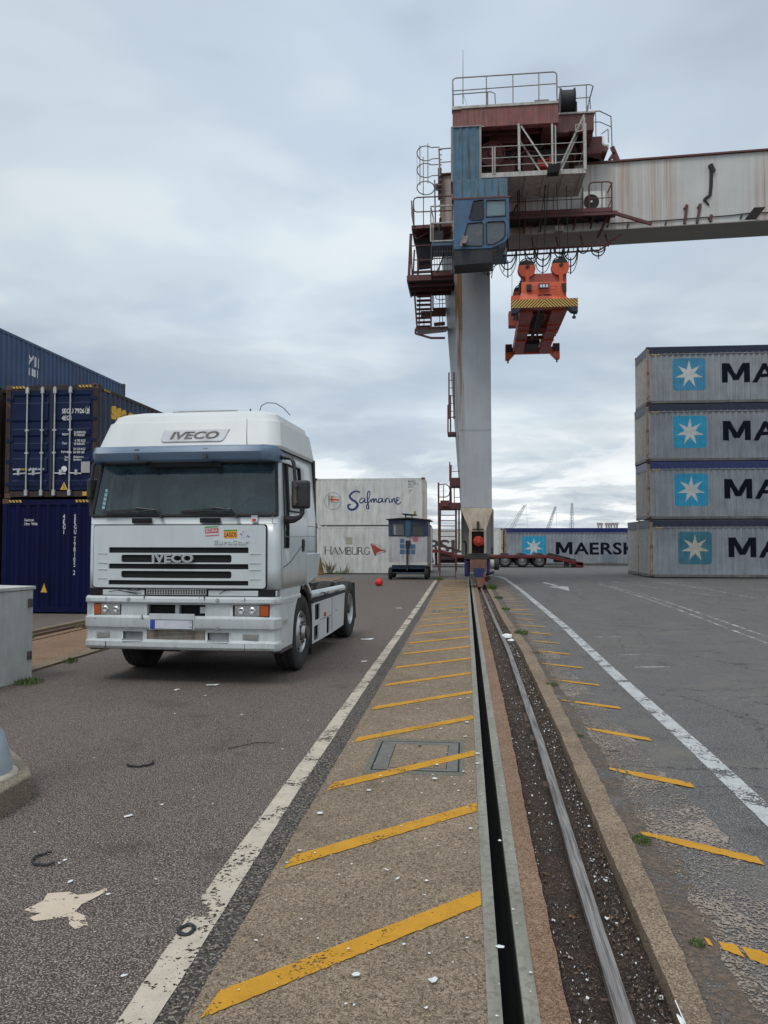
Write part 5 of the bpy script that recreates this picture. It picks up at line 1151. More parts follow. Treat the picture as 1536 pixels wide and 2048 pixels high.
# blue column carrying the cab
m = T_(); br2 = corr_breaks(-.43, .58, .26); corr_panel(m, br2, .03, (0, 28.95, 0), (1, 0, 0), (0, 1, 0), 15.48, 17.6); m.box(-.43, .58, 28.99, 29.9, 15.48, 17.6); colo = tb(m, 'cab_column', 'trolley_blue')
m = T_(); m.box(.581, .66, 28.93, 29.0, 15.5, 17.6); m.box(-.50, -.432, 28.93, 30.0, 15.5, 17.62); m.box(-.48, .66, 28.92, 29.0, 17.601, 17.64); tb(m, 'column_edge', 'rail_grey', colo)
m = T_(); m.box(-.43, 1.62, 28.75, 30.4, 14.72, 15.47); ch = tb(m, 'cab_head', 'trolley_blue', bevel=.015)
m = T_(); m.box(-.46, 1.72, 28.6, 30.5, 14.655, 14.715); tb(m, 'cab_roof_edge', 'oxide', ch)
# the cab itself: plates round real window openings
cy0 = 28.62
def cp(px, py): v = at(px, py, cy0); return (v.x, v.z)
def W2(pts): return [cp(*p) for p in pts]
def z5(x, y): return (800+x/3.84, 380+y/3.84)     # zoomed crop coordinates to photograph pixels
w1 = [z5(565, 85), z5(640, 75), z5(642, 215), z5(625, 230), z5(545, 230), z5(532, 215)]
w2 = [z5(662, 80), z5(810, 75), z5(812, 198), z5(662, 208)]
w3 = [z5(520, 258), z5(630, 248), z5(640, 262), z5(640, 415), z5(625, 430), z5(500, 430), z5(478, 415)]
w4 = [z5(672, 245), z5(795, 240), z5(808, 255), z5(806, 345), z5(790, 375), z5(712, 420), z5(665, 415), z5(662, 260)]
outer = [z5(412, 62), z5(838, 48), z5(826, 370), z5(810, 395), z5(700, 445), z5(430, 455), z5(412, 440)]
def plate_with_holes(outer, holes, y, thick):
    bm = bmesh.new(); edges = []
    for lp in [outer]+holes:
        vv = [bm.verts.new((x, y, z)) for x, z in lp]
        edges += [bm.edges.new((vv[i], vv[(i+1) % len(vv)])) for i in range(len(vv))]
    bmesh.ops.triangle_fill(bm, use_beauty=True, use_dissolve=False, edges=edges); bm.verts.index_update()
    vs = [tuple(v.co) for v in bm.verts]; fs = [tuple(v.index for v in f.verts) for f in bm.faces]; bm.free()
    return vs, fs
ho = [W2(w) for w in (w1, w2, w3, w4)]
m = T_(); vs, fs = plate_with_holes(W2(outer), ho, cy0, .05); m.add(vs, fs)
xl, xr = cp(*outer[0])[0], cp(*outer[1])[0]; ztop = 14.654; zbt = cp(*outer[5])[1]; zmid = cp(*outer[2])[1]
m.box(xl, xl+.05, cy0+.01, 30.4, zbt, ztop)                                # left wall
cabf = tb(m, 'cab', 'cab_blue', solid=.04)
m = T_(); m.box(xr-.05, xr, cy0+1.25, 30.4, zmid, ztop); m.box(xl+.05, xr, 30.35, 30.4, zbt, ztop); m.box(xl+.06, xr-.2, cy0+.1, 30.3, zbt, zbt+.04); m.box(xl+.05, xr, cy0+.05, 30.35, 14.60, 14.65); m.box(xr-.05, xr, cy0+.02, cy0+.1, zmid, ztop); tb(m, 'cab_shell', 'cab_blue', cabf); m = T_(); m.box(xl+.06, xr-.06, 29.6, 29.65, zbt+.1, ztop-.1); tb(m, 'rear_panel', paint('cab_lining', (.50, .55, .58), .8), cabf); m = T_(); m.lathe([(.0, 0), (.17, .02), (.20, .15), (.14, .33), (.05, .38), (0, .38)], (.55, 29.2, 13.42), 'Z', 14); tb(m, 'orange_jacket', paint('jacket', (.55, .12, .05), .8), cabf, smooth=True); m = T_(); m.bar((.8, 28.9, 12.9), (1.25, 28.95, 13.6), .05); tb(m, 'control_lever', 'dark_steel', cabf); m = T_(); m.bar((-.1, 28.9, 13.0), (.3, 29.1, 13.5), .06); tb(m, 'control_lever', 'dark_steel', cabf)
m = T_(); m.box(xr-.03, xr-.02, cy0+.1, cy0+1.25, zmid, ztop-.1); tb(m, 'side_window', 'cab_glass', cabf)
for i, (h, gm) in enumerate(zip(ho, ('cab_glass_dark', 'cab_glass', 'cab_glass', 'cab_glass'))):
    m = T_(); m.add([(x, cy0+.02, z) for x, z in h], [tuple(range(len(h)))]); wo = tb(m, 'window', gm, cabf)
    m = T_(); m.tube([(x, cy0-.008, z) for x, z in h], .022, 5, closed=True); tb(m, 'window_seal', 'cable', wo)
m = T_(); m.box(cp(*w2[0])[0]+.01, cp(*w2[1])[0]-.01, cy0+.05, cy0+.06, cp(*w2[2])[1]+.06, cp(*w2[1])[1]-.02); tb(m, 'sun_blind', paint('blind', (.30, .40, .44), .7), cabf)
m = T_(); m.box(.35, .85, 29.3, 29.4, 12.9, 13.75); m.box(.35, .85, 28.95, 29.4, 12.85, 12.95); m.box(.0, .3, 29.0, 29.4, 12.6, 13.2); m.box(.95, 1.3, 29, 29.4, 12.9, 13.3); tb(m, 'operator_seat', 'dark_steel', cabf, bevel=.03)
m = T_(); m.hexa([z for z in [(xl, cy0+.05, zbt-.60), (cp(985, 0)[0], cy0+.05, zbt-.52), (cp(985, 0)[0], 30.3, zbt-.30), (xl, 30.3, zbt-.35)]], [(xl, cy0+.03, zbt), (cp(988, 0)[0], cy0+.03, zbt), (cp(988, 0)[0], 30.35, zbt), (xl, 30.35, zbt)]); tb(m, 'cab_underside', 'cab_dark', cabf)
m = T_()
q = [z5(712, 450), z5(808, 400), z5(808, 540), z5(712, 590)]; q = [Vector((cp(*p)[0], cy0+.02, cp(*p)[1])) for p in q]
for i in range(5): u = i/4; m.bar(q[0]+(q[1]-q[0])*u, q[3]+(q[2]-q[3])*u, .022)
for i in range(6): u = i/5; m.bar(q[0]+(q[3]-q[0])*u, q[1]+(q[2]-q[1])*u, .022)
for i in range(2): m.bar(q[i*3]+Vector((0, 0, 0)), q[i*3]+Vector((0, 1.2, 0)), .03); m.bar(q[1+i], q[1+i]+Vector((0, 1.2, 0)), .03)
tb(m, 'window_guard', 'dark_steel', cabf)
m = T_(); a = at(928, 481, cy0-.15); m.hexa([a+Vector((-.14, -.1, -.16)), a+Vector((.08, -.1, -.14)), a+Vector((.08, .1, -.14)), a+Vector((-.14, .1, -.16))], [a+Vector((-.08, -.15, .14)), a+Vector((.16, -.12, .1)), a+Vector((.16, .05, .1)), a+Vector((-.08, .05, .14))]); m.cyl(a+Vector((-.12, -.1, -.15)), a+Vector((-.1, -.1, -.28)), .05, 10); tb(m, 'floodlight', 'rail_grey', cabf, bevel=.02)
# access balcony left of the cab
bx0, bx1 = cp(861, 480)[0], cp(908, 480)[0]; by = 28.9
m = T_(); zt_, zf = at(861, 413, by).z, at(861, 483, by).z; zm = at(861, 447, by).z
for z in (zt_, zm, zf): m.tube([(bx0, by, z), (bx1, by, z)], .03, 6)
for x in (bx0, bx1): m.tube([(x, by, zf), (x, by, zt_)], .03, 6)
m.tube([(bx0, by, zt_), (bx0+.05, by+1.0, zt_-.0), (bx0+.05, by+1.0, zf)], .025, 6); bal = tb(m, 'balcony_railing', 'rail_pale', cabf)
m = T_(); m.box(bx0+.02, bx1-.03, by+.02, by+1.2, zf-.16, zf-.05); tb(m, 'balcony_floor', 'cab_blue', cabf)
m = T_(); z1, z0_ = zf-.17, at(861, 542, by).z
m2 = MB(TO)
for i in range(9): x = bx0+.04+i*(bx1-bx0-.1)/8; m2.bar((x, by+.02, z0_), (x, by+.02, z1), .02)
for i in range(5): z = z0_+i*(z1-z0_)/4; m2.bar((bx0+.02, by+.02, z), (bx1-.04, by+.02, z), .035)
for z in (z0_, z1-.1): m2.bar((bx0+.02, by+.02, z), (bx0+.02, by+1.1, z), .06); m2.bar((bx1-.05, by+.02, z), (bx1-.05, by+1.1, z), .06)
for x in (bx0+.02, bx1-.05): m2.bar((x, by+.02, z0_), (x, by+.02, z1), .06)
tb(m2, 'balcony_cage', 'dark_steel', cabf)
m = T_(); m.box(bx0+.08, bx0+.45, by+.5, by+.9, zf+.0, zf+.6); m.bar((bx0+.2, by+.9, zf-.9), (bx0+.9, by+.9, zf+.9), .05); m.tube([(bx0+.3, by+.8, zf+.7), (bx0+.35, by+.7, zf+1.2)], .05, 6); tb(m, 'equipment_box', 'dark_steel', cabf)
# hoist ropes
ropes = [((1098, 350, 29.6), (1086, 535, 30.2)), ((1096, 345, 29.7), (1064, 540, 30.2)), ((1112, 345, 29.6), (1121, 540, 30.2)), ((1132, 340, 29.9), (1137, 535, 30.2)), ((1039, 360, 30.0), (1039, 545, 30.2)), ((1090, 360, 29.8), (1088, 470, 30))]
for a, b in ropes:
    m = T_(); m.tube([at(*a), at(*b)], .014, 5); tb(m, 'hoist_rope', 'cable')
m = T_(); m.tube([at(1024, 500, 31), at(1024, 600, 28.8)], .01, 4); m.tube([at(1072, 500, 31), at(1074, 550, 31)], .01, 4); tb(m, 'signal_cable', 'cable')
m = T_(); m.tube([at(1036, 372, 30.2), at(1035, 440, 30.2)], .03, 5); m.tube([at(1033, 410, 30.2), at(1026, 425, 30.2), at(1030, 432, 30.2)], .04, 5); tb(m, 'cable_bundle', 'cable')

# ---------------------------------------------------------------- spreader
sp = thing('container_spreader', 'orange red container spreader with yellow and black striped end bar hanging on ropes', 'spreader', (2.95, 31.5, 10.4))
SO = sp.location
def P_(): return MB(SO)
def sb(m, name, mat, parent=None, **k): return m.build(name, M[mat] if isinstance(mat, str) else mat, parent or sp, **k)
Z0 = 10.18
def zx(x, y, Y=28.2): v = at(1000+x/9.035, 500+y/9.035, Y); return v
# near end beam
xl, xr = zx(205, 950).x, zx(1408, 950).x; zt_ = zx(800, 885).z; zb_ = zx(800, 1035).z
m = P_(); m.box(xl, xr, 28.2, 28.55, zb_, zt_); eb_ = sb(m, 'end_beam', 'spreader_dark', bevel=.01)
hk = MB(SO); hk.flat(rect2d(xl, xr, zb_, zt_), (0, 28.194, 0), (1, 0, 0), (0, 0, 1)); hk.build('stripe_panel', M['hazard_k'], eb_)
hy = MB(SO); cxm = (xl+xr)/2; hh = zt_-zb_; st_ = .115
def clip(poly, x0, x1):
    def cl(P_l, f, inter):
        out = []
        for i in range(len(P_l)):
            a, b = P_l[i], P_l[(i+1) % len(P_l)]
            if f(a): out.append(a)
            if f(a) != f(b): out.append(inter(a, b))
        return out
    for xx, sg in ((x0, 1), (x1, -1)):
        if not poly: return poly
        poly = cl(poly, lambda p: (p[0]-xx)*sg >= 0, lambda a, b: (xx, a[1]+(b[1]-a[1])*(xx-a[0])/(b[0]-a[0])))
    return poly
for k in range(-3, 14):
    for sg in (-1, 1):
        x = k*st_; pl_ = [(x, zb_+.004), (x+st_*.5, zb_+.004), (x+st_*.5-hh*1.0, zt_-.004), (x-hh*1.0, zt_-.004)]
        pl_ = clip(pl_, 0, (xr-xl)/2)
        if len(pl_) < 3: continue
        hy.flat(poly2d([(cxm+sg*a, b) for a, b in pl_]), (0, 28.188, 0), (1, 0, 0), (0, 0, 1))
hy.build('hazard_stripe', M['hazard_y'], eb_)
# corner housings + twistlocks
for Y, xs, zz, par in ((28.2, (xl, xr), zb_, eb_),):
    for i, x in enumerate(xs):
        s_ = 1 if i == 0 else -1
        m = P_(); m.hexa([(x, Y-.01, zz-.22), (x+s_*.22, Y-.01, zz-.18), (x+s_*.22, Y+.3, zz-.18), (x, Y+.3, zz-.22)], [(x, Y-.01, zz+.02), (x+s_*.42, Y-.01, zz+.02), (x+s_*.42, Y+.3, zz+.02), (x, Y+.3, zz+.02)]); h_ = sb(m, 'corner_housing', 'cab_dark', bevel=.02)
        m = P_(); m.cyl((x+s_*.12, Y+.15, zz-.22), (x+s_*.12, Y+.15, zz-.34), .03, 8); m.hexa([(x+s_*.07, Y+.11, zz-.40), (x+s_*.17, Y+.11, zz-.40), (x+s_*.17, Y+.19, zz-.40), (x+s_*.07, Y+.19, zz-.40)], [(x+s_*.05, Y+.1, zz-.33), (x+s_*.19, Y+.1, zz-.33), (x+s_*.19, Y+.2, zz-.33), (x+s_*.05, Y+.2, zz-.33)]); sb(m, 'twistlock', 'dark_steel', h_)
# main frame: two long box beams going back, cross beams
FY = 35.2
fxl, fxr = at(1010, 690, FY).x, at(1118, 690, FY).x
def Lx(u, Y): # lateral interpolation across the spreader at depth Y, u in 0..1
    t_ = (Y-28.2)/(FY-28.2); a = xl+(fxl-xl)*t_; b = xr+(fxr-xr)*t_; return a+(b-a)*u
for u0, u1 in ((.14, .33), (.62, .80)):
    m = P_(); m.hexa([(Lx(u0, 28.56), 28.56, Z0+.05), (Lx(u1, 28.56), 28.56, Z0+.05), (Lx(u1, FY-.2), FY-.2, Z0+.12), (Lx(u0, FY-.2), FY-.2, Z0+.12)], [(Lx(u0, 28.56), 28.56, Z0+.48), (Lx(u1, 28.56), 28.56, Z0+.48), (Lx(u1, FY-.2), FY-.2, Z0+.5), (Lx(u0, FY-.2), FY-.2, Z0+.5)]); lb_ = sb(m, 'long_beam', 'spreader_dark', bevel=.01)
    for Y in (30.3, 31.1, 32.6): m = P_(); m.box(Lx(u0, Y)-.01, Lx(u1, Y)+.01, Y, Y+.05, Z0+.03, Z0+.5); sb(m, 'joint_strap', 'spreader_red', lb_)
m = P_()
for Y in (29.6, 31.6, 33.2): m.box(Lx(.33, Y), Lx(.62, Y), Y, Y+.1, Z0+.3, Z0+.45)
m.box(Lx(.33, 29), Lx(.62, 29), 28.6, 30.8, Z0+.42, Z0+.5); sb(m, 'cross_beam', 'spreader_dark')
m = P_(); m.tube([(Lx(.44, 28.6), 28.6, Z0+.25), (Lx(.44, FY-.3), FY-.3, Z0+.3)], .07, 8); m.tube([(Lx(.52, 28.6), 28.6, Z0+.3), (Lx(.52, 33), 33, Z0+.3)], .04, 8); m.box(Lx(.36, 32), Lx(.6, 32), 33.4, 34.8, Z0+.15, Z0+.45); m.box(Lx(.4, 30), Lx(.55, 30), 29.8, 31.5, Z0+.3, Z0+.42); sb(m, 'telescope_ram', 'dark_steel')
# far end beam with corner housings
m = P_(); m.box(Lx(.08, FY), Lx(.92, FY), FY-.2, FY, Z0+.12, Z0+.42); fe_ = sb(m, 'end_beam', 'spreader_red', bevel=.01)
for u, s_ in ((0, 1), (1, -1)):
    x = Lx(u, FY); m = P_(); m.hexa([(x, FY-.3, Z0-.16), (x+s_*.18, FY-.3, Z0-.16), (x+s_*.18, FY, Z0-.16), (x, FY, Z0-.16)], [(x, FY-.3, Z0+.1), (x+s_*.42, FY-.3, Z0+.1), (x+s_*.42, FY, Z0+.1), (x, FY, Z0+.1)]); m.box(min(x, x+s_*.3), max(x, x+s_*.3), FY-.28, FY-.02, Z0+.1, Z0+.55); h_ = sb(m, 'corner_housing', 'spreader_red', bevel=.015)
    m = P_(); m.box(min(x+s_*.02, x+s_*.30), max(x+s_*.02, x+s_*.30), FY-.36, FY-.282, Z0+.18, Z0+.5); sb(m, 'guide_block', 'dark_steel', h_, bevel=.02)
    m = P_(); m.cyl((x+s_*.12, FY-.15, Z0-.16), (x+s_*.12, FY-.15, Z0-.3), .035, 8); sb(m, 'twistlock', 'dark_steel', h_)
    m = P_(); m.hexa([(x+s_*.42, FY-.25, Z0+.3), (x+s_*.52, FY-.25, Z0+.3), (x+s_*.52, FY-.05, Z0+.3), (x+s_*.42, FY-.05, Z0+.3)], [(x+s_*.48, FY-.25, Z0+.95), (x+s_*.52, FY-.25, Z0+.95), (x+s_*.52, FY-.05, Z0+.95), (x+s_*.48, FY-.05, Z0+.95)]); sb(m, 'gusset', 'spreader_red', fe_)
# orange front plate
o4 = [zx(390, 580, 28.45), zx(1190, 570, 28.45), zx(1195, 830, 28.4), zx(1245, 880, 28.3), zx(345, 900, 28.3), zx(385, 780, 28.4)]
m = P_(); m.add([tuple(p) for p in o4]+[(p.x, p.y+.5, p.z) for p in o4], [(0, 1, 2, 3, 4, 5), (11, 10, 9, 8, 7, 6)]+[(i, (i+1) % 6, (i+1) % 6+6, i+6) for i in range(6)])
fp_ = sb(m, 'front_plate', 'spreader_red', bevel=.01)
m = P_()
for q in ([zx(480, 620, 28.3), zx(570, 615, 28.3), zx(570, 730, 28.3), zx(485, 725, 28.3)], [zx(1115, 600, 28.3), zx(1192, 590, 28.3), zx(1195, 795, 28.3), zx(1130, 690, 28.3)]):
    m.add([tuple(p) for p in q]+[(p.x, p.y+.1, p.z) for p in q], [(0, 1, 2, 3), (0, 1, 5, 4), (1, 2, 6, 5), (2, 3, 7, 6), (3, 0, 4, 7)])
sb(m, 'recess', 'dark_steel', fp_)
m = P_(); v = zx(790, 650, 28.32); m.box(v.x-.2, v.x+.2, 28.30, 28.36, v.z-.09, v.z+.09); pw = sb(m, 'badge', 'decal_dark', fp_)
m = MB(SO); 
for dx in (-.13, -.03, .08): m.flat(rect2d(v.x+dx, v.x+dx+.07, v.z-.05, v.z+.05), (0, 28.296, 0), (1, 0, 0), (0, 0, 1))
m.build('badge_mark', M['decal_white'], pw)
for (xa_, ya_), (xb_, yb_) in (((575, 665), (655, 665)), ((570, 720), (1035, 705)), ((915, 655), (1035, 652)), ((1035, 652), (1035, 705))):
    pass
m = P_(); m.bar(zx(575, 665, 28.28), zx(655, 665, 28.28), .02); m.bar(zx(575, 728, 28.28), zx(1035, 705, 28.28), .02); m.bar(zx(915, 655, 28.28), zx(1035, 652, 28.28), .02); m.bar(zx(1030, 652, 28.28), zx(1030, 690, 28.28), .03); sb(m, 'fold_line', 'spreader_dark', fp_)
tx = fit2d(text2d('BROMMA', 1, .03, 1.2), zx(680, 0).x, zx(935, 0).x, zx(0, 852).z, zx(0, 805).z)
m = MB(SO); m.flat(tx, (0, 28.27, 0), (1, 0, 0), (0, 0, 1)); m.build('lettering', M['decal_navy'], fp_)
m = P_(); q = [zx(205, 825, 28.6), zx(365, 820, 28.6), zx(345, 900, 28.6), zx(205, 950, 28.6)]; m.add([tuple(p) for p in q]+[(p.x, p.y+.25, p.z) for p in q], [(0, 1, 2, 3), (7, 6, 5, 4), (0, 1, 5, 4), (1, 2, 6, 5), (2, 3, 7, 6), (3, 0, 4, 7)]); sb(m, 'side_box', 'spreader_red')
m = P_(); a, b = zx(158, 1100, 29.2), zx(300, 1370, 29.2); m.box(a.x, b.x, 29.2, 29.6, b.z, a.z); sb(m, 'junction_box', 'spreader_dark', bevel=.02)
m = P_(); m.tube([zx(355, 600, 28.7), zx(350, 760, 28.7), zx(335, 850, 28.7)], .04, 6); m.tube([zx(375, 560, 28.8), zx(385, 640, 28.8), zx(375, 780, 28.8)], .05, 6); m.tube([zx(310, 1130, 28.9), zx(320, 1280, 28.9)], .04, 6); sb(m, 'hydraulic_hose', 'cable')
# head block with rope sheaves
hb = P_(); a, b = at(1042, 552, 30.0), at(1133, 547, 30.0); zH = at(1085, 562, 30).z
hb.box(a.x, b.x, 30.0, 30.25, zH-.45, zx(0, 450, 30.0).z); hb.box(a.x, b.x, 33.0, 33.25, zH-.45, zx(0, 450, 30.0).z); hb.box(a.x, a.x+.2, 30.25, 33.0, zH-.45, zH-.1); hb.box(b.x-.2, b.x, 30.25, 33.0, zH-.45, zH-.1)
hbo = sb(hb, 'head_block', 'spreader_dark', bevel=.01)
m = P_(); 
for x in (a.x+.1, b.x-.1):
    for y in (30.1, 33.1): m.bar((x, y, zH-.4), (x, y-.6 if y < 31 else y+.3, Z0+.45), .14)
m.box(a.x, b.x, 28.9, 33.2, Z0+.5, Z0+.6); sb(m, 'support_post', 'spreader_dark')
for px, py in ((1053, 539), (1120, 535)):
    for Y in (30.0, 33.1):
        c = at(px, py, 30.0); c = Vector((c.x, Y, c.z))
        m = P_(); n = 20; r_ = .34
        # half-round guard plates over the wheel
        pts = [(r_*math.cos(R(t_)), r_*math.sin(R(t_))) for t_ in [25-k*(230)/n for k in range(n+1)]]
        m.prism([(a_, b_*1.) for a_, b_ in pts], c+Vector((0, -.10, 0)), (1, 0, 0), (0, 0, 1), .03, W=(0, 1, 0)); m.prism(pts, c+Vector((0, .14, 0)), (1, 0, 0), (0, 0, 1), .03, W=(0, 1, 0))
        m.bar(c+Vector((0.02, 0, .12)), c+Vector((.02, .0, -.75)), .14, .26); so_ = sb(m, 'sheave_guard', 'spreader_red')
        m = P_(); m.lathe([(.06, -.05), (.28, -.05), (.31, -.05), (.27, .0), (.31, .05), (.28, .05), (.06, .05)], c+Vector((0, .03, .06)), 'Y', 22); m.bar(c+Vector((-.02, -.13, .02)), c+Vector((.08, -.13, .1)), .1); sb(m, 'sheave', 'cable', so_, smooth=True)
        m = P_(); m.tube([c+Vector((.30*math.cos(t_), .03, .08+.36*math.sin(t_))) for t_ in [math.pi*k/10 for k in range(11)]], .022, 6); sb(m, 'rope_guard', 'cable', so_)

# ================================================================== white tractor unit
paint('truck_white', (.53, .57, .585), .28, 0, .04, 1.2, streak=.10, rcol=(.30, .29, .26), grime=.16, seed=30, gcol=(.38, .37, .34), bump=.015, coat=.4)
paint('truck_white2', (.53, .565, .58), .4, 0, .05, 1.5, grime=.22, spots=.25, seed=31, gcol=(.30, .29, .27), bump=.02, coat=.2)
paint('bumper_white', (.50, .535, .55), .42, 0, .06, 2.0, streak=.2, rcol=(.27, .25, .21), grime=.35, spots=.35, seed=32, gcol=(.30, .28, .25), bump=.03)
paint('recess_grey', (.30, .31, .32), .7, 0, .15, 6, grime=.4)
paint('black_plastic', (.018, .018, .02), .5, 0, .3, 6, bump=.04); paint('seam_black', (.02, .02, .022), .8, bump=0)
paint('tyre', (.022, .021, .021), .85, 0, .35, 8, grime=.35, gcol=(.07, .06, .05), bump=.2)
paint('rim', (.48, .48, .48), .35, .6, .15, 6, grime=.4, gcol=(.16, .13, .11)); paint('hub_dark', (.10, .09, .085), .6, .4, .3, 8)
paint('badge_grey', (.42, .44, .46), .35, .5, .1, 5, bump=0); paint('fairing_white', (.57, .58, .575), .45, 0, .04, 1.2, grime=.12, seed=33, gcol=(.4, .39, .35), bump=.02)
paint('badge_panel', (.45, .46, .48), .5, 0, .1, 5, grime=.3); paint('amber', (.42, .085, .02), .2, bump=0); paint('grille_dirty', (.36, .32, .27), .7, 0, .25, 9, streak=.5, rust=.15)
paint('interior_dark', (.05, .055, .06), .8, bump=0); paint('interior_grey', (.20, .23, .25), .85, bump=0); paint('seat_cloth', (.16, .20, .23), .9, bump=0); paint('curtain', (.50, .56, .58), .9, 0, .3, 6, bump=0)
t = mk('lens'); t.base((.55, .56, .56)); t.rough(.12); t.b.inputs['Metallic'].default_value = .75; t.bump(t.noise(40, 2, .5, 0, (3, 1, .3)), .5, .01)
glass('windscreen', (.06, .105, .12), .04, .34); glass('side_glass', (.10, .13, .14), .03, .15)
t = mk('visor_blue'); t.base((.23, .32, .42)); t.rough(.3); t.b.inputs['Specular IOR Level'].default_value = .6
tr_ = t.n('ShaderNodeBsdfTransparent'); tr_.inputs[0].default_value = (.45, .58, .75, 1); mx_ = t.n('ShaderNodeMixShader'); mx_.inputs[0].default_value = .5; t.l(tr_.outputs[0], mx_.inputs[1]); t.l(t.b.outputs[0], mx_.inputs[2]); t.l(mx_.outputs[0], t.out.inputs[0])

truck = thing('tractor_truck', 'white high roof tractor truck without trailer, parked facing the camera left of the walkway', 'truck', (-3.59, 9.42, 0), R(-2.1)); truck.scale = (1.027, 1, 1); ZSH = 0.
def K_():
    m = MB((0, 0, 0)); m.X = Matrix.Translation((0, 0, ZSH)); return m
def kb(m, name, mat, parent=None, **k): return m.build(name, M[mat] if isinstance(mat, str) else mat, parent or truck, **k)
def bow(x): return .045*(min(abs(x), 1.12)/1.12)**2
ZR = [1.20, 1.45, 1.72, 2.13, 2.20, 2.50, 2.82, 2.88, 2.985]
def inset(z): return 0 if z < 2.1 else .075*(z-2.1)/.92
def rake(z): return 0 if z < 2.1 else .20*(z-2.1)/.92
SIDE_Y = [2.05, 1.98, 1.62, 1.50, 1.24, .52, .48, .28, .22]
FX = [1.14, 1.0, .8, .5, .2, -.2, -.5, -.8, -1.0, -1.14]
def outline(z, out=0.):
    i_ = inset(z)-out; rk = rake(z); pts = []
    for y in SIDE_Y: pts.append((1.245-i_, y-out*0+rk*max(0, (1.6-y)/1.6)*.8))
    c = (1.245-i_-.08, .145+rk)
    for a in (15, 35, 55, 75): pts.append((c[0]+(.08)*math.cos(R(a)), c[1]-(.09+out)*math.sin(R(a))))
    for x in FX: pts.append((x*(1.15-i_)/1.14, bow(x)+rk-out+.01))
    return pts+[( -x, y) for x, y in pts[:len(SIDE_Y)+4][::-1]]
rings = [outline(z) for z in ZR]; NP = len(rings[0]); NS = len(SIDE_Y)
def cell_window(i, r):   # i column (between point i and i+1), r row
    z0, z1 = ZR[r], ZR[r+1]
    j = i if i < NP//2 else NP-2-i
    if NS+2 <= i <= NP-NS-4 and z0 >= 2.13-1e-6 and z1 <= 2.83: return 'windscreen'
    if j in (4,) and z0 >= 2.19 and z1 <= 2.85: return 'side'        # y 1.22..0.60
    if j in (6,) and z0 >= 1.71 and z1 <= 2.85: return 'vent'        # y .56..0.34
    return None
m = K_(); gl = {'windscreen': K_(), 'side': K_(), 'vent': K_(), 'side2': K_(), 'vent2': K_()}
vs = []
for z, rg in zip(ZR, rings): vs += [(x, y, z) for x, y in rg]
fs = []; gf_ = {k: [] for k in gl}
for r in range(len(ZR)-1):
    for i in range(NP-1):
        q = (r*NP+i, r*NP+i+1, (r+1)*NP+i+1, (r+1)*NP+i); w = cell_window(i, r)
        if w is None: fs.append(q)
        else: gf_[w if (w == 'windscreen' or i < NP//2) else w+'2'].append(q)
m.add(vs, fs); cab_o = kb(m, 'cab', 'truck_white', smooth=True, solid=.035, ang=30, recalc=True)
m = K_(); m.add([(1.245, 2.05, ZR[0]), (-1.245, 2.05, ZR[0]), (-1.17, 2.05, 2.98), (1.17, 2.05, 2.98)], [(0, 1, 2, 3)]); m.box(-1.15, 1.15, .25, 2.0, 2.94, 2.97); m.box(-1.2, 1.2, .12, 2.03, 1.205, 1.24); kb(m, 'cab_rear_wall', 'interior_grey', cab_o)
m = K_(); m.tube([(1.225, 2.06, 1.62), (1.19, 2.06, 3.02)], .035, 6); m.tube([(-1.225, 2.06, 1.62), (-1.19, 2.06, 3.02)], .035, 6); kb(m, 'rear_seal', 'black_plastic', cab_o)
def shrink(p, d):   # push glass slightly inwards
    c = Vector((0, 1.0, p[2])); v = Vector(p)-c; L = v.length; return c+v*((L-d)/L)
for kx, nm, mat in (('windscreen', 'windscreen', 'windscreen'), ('side', 'side_window', 'side_glass'), ('side2', 'side_window', 'side_glass'), ('vent', 'quarter_window', 'side_glass'), ('vent2', 'quarter_window', 'side_glass')):
    g_ = K_(); g_.add([shrink(p, .012) for p in vs], gf_[kx])
    # keep only used vertices
    used = sorted({i for f in gf_[kx] for i in f}); mp = {a: b for b, a in enumerate(used)}
    g2 = K_(); g2.add([g_.v[i] for i in used], [[mp[i] for i in f] for f in gf_[kx]]); go = kb(g2, nm, mat, cab_o, smooth=True)
    # rubber round the opening
    ed = {}
    for f in gf_[kx]:
        for a, b in zip(f, f[1:]+f[:1]):
            k2 = (min(a, b), max(a, b)); ed[k2] = ed.get(k2, 0)+1
    bd = [e for e, c_ in ed.items() if c_ == 1]; nx = {}
    for a, b in bd: nx.setdefault(a, []).append(b); nx.setdefault(b, []).append(a)
    st = bd[0][0]; lp = [st]; prev = None; cur = st
    while True:
        nn = [q for q in nx[cur] if q != prev]
        if not nn or nn[0] == st: break
        prev, cur = cur, nn[0]; lp.append(cur)
    s2 = K_(); s2.tube([vs[i] for i in lp], .014 if nm != 'windscreen' else .022, 6, closed=True); kb(s2, 'window_rubber', 'seam_black', go)
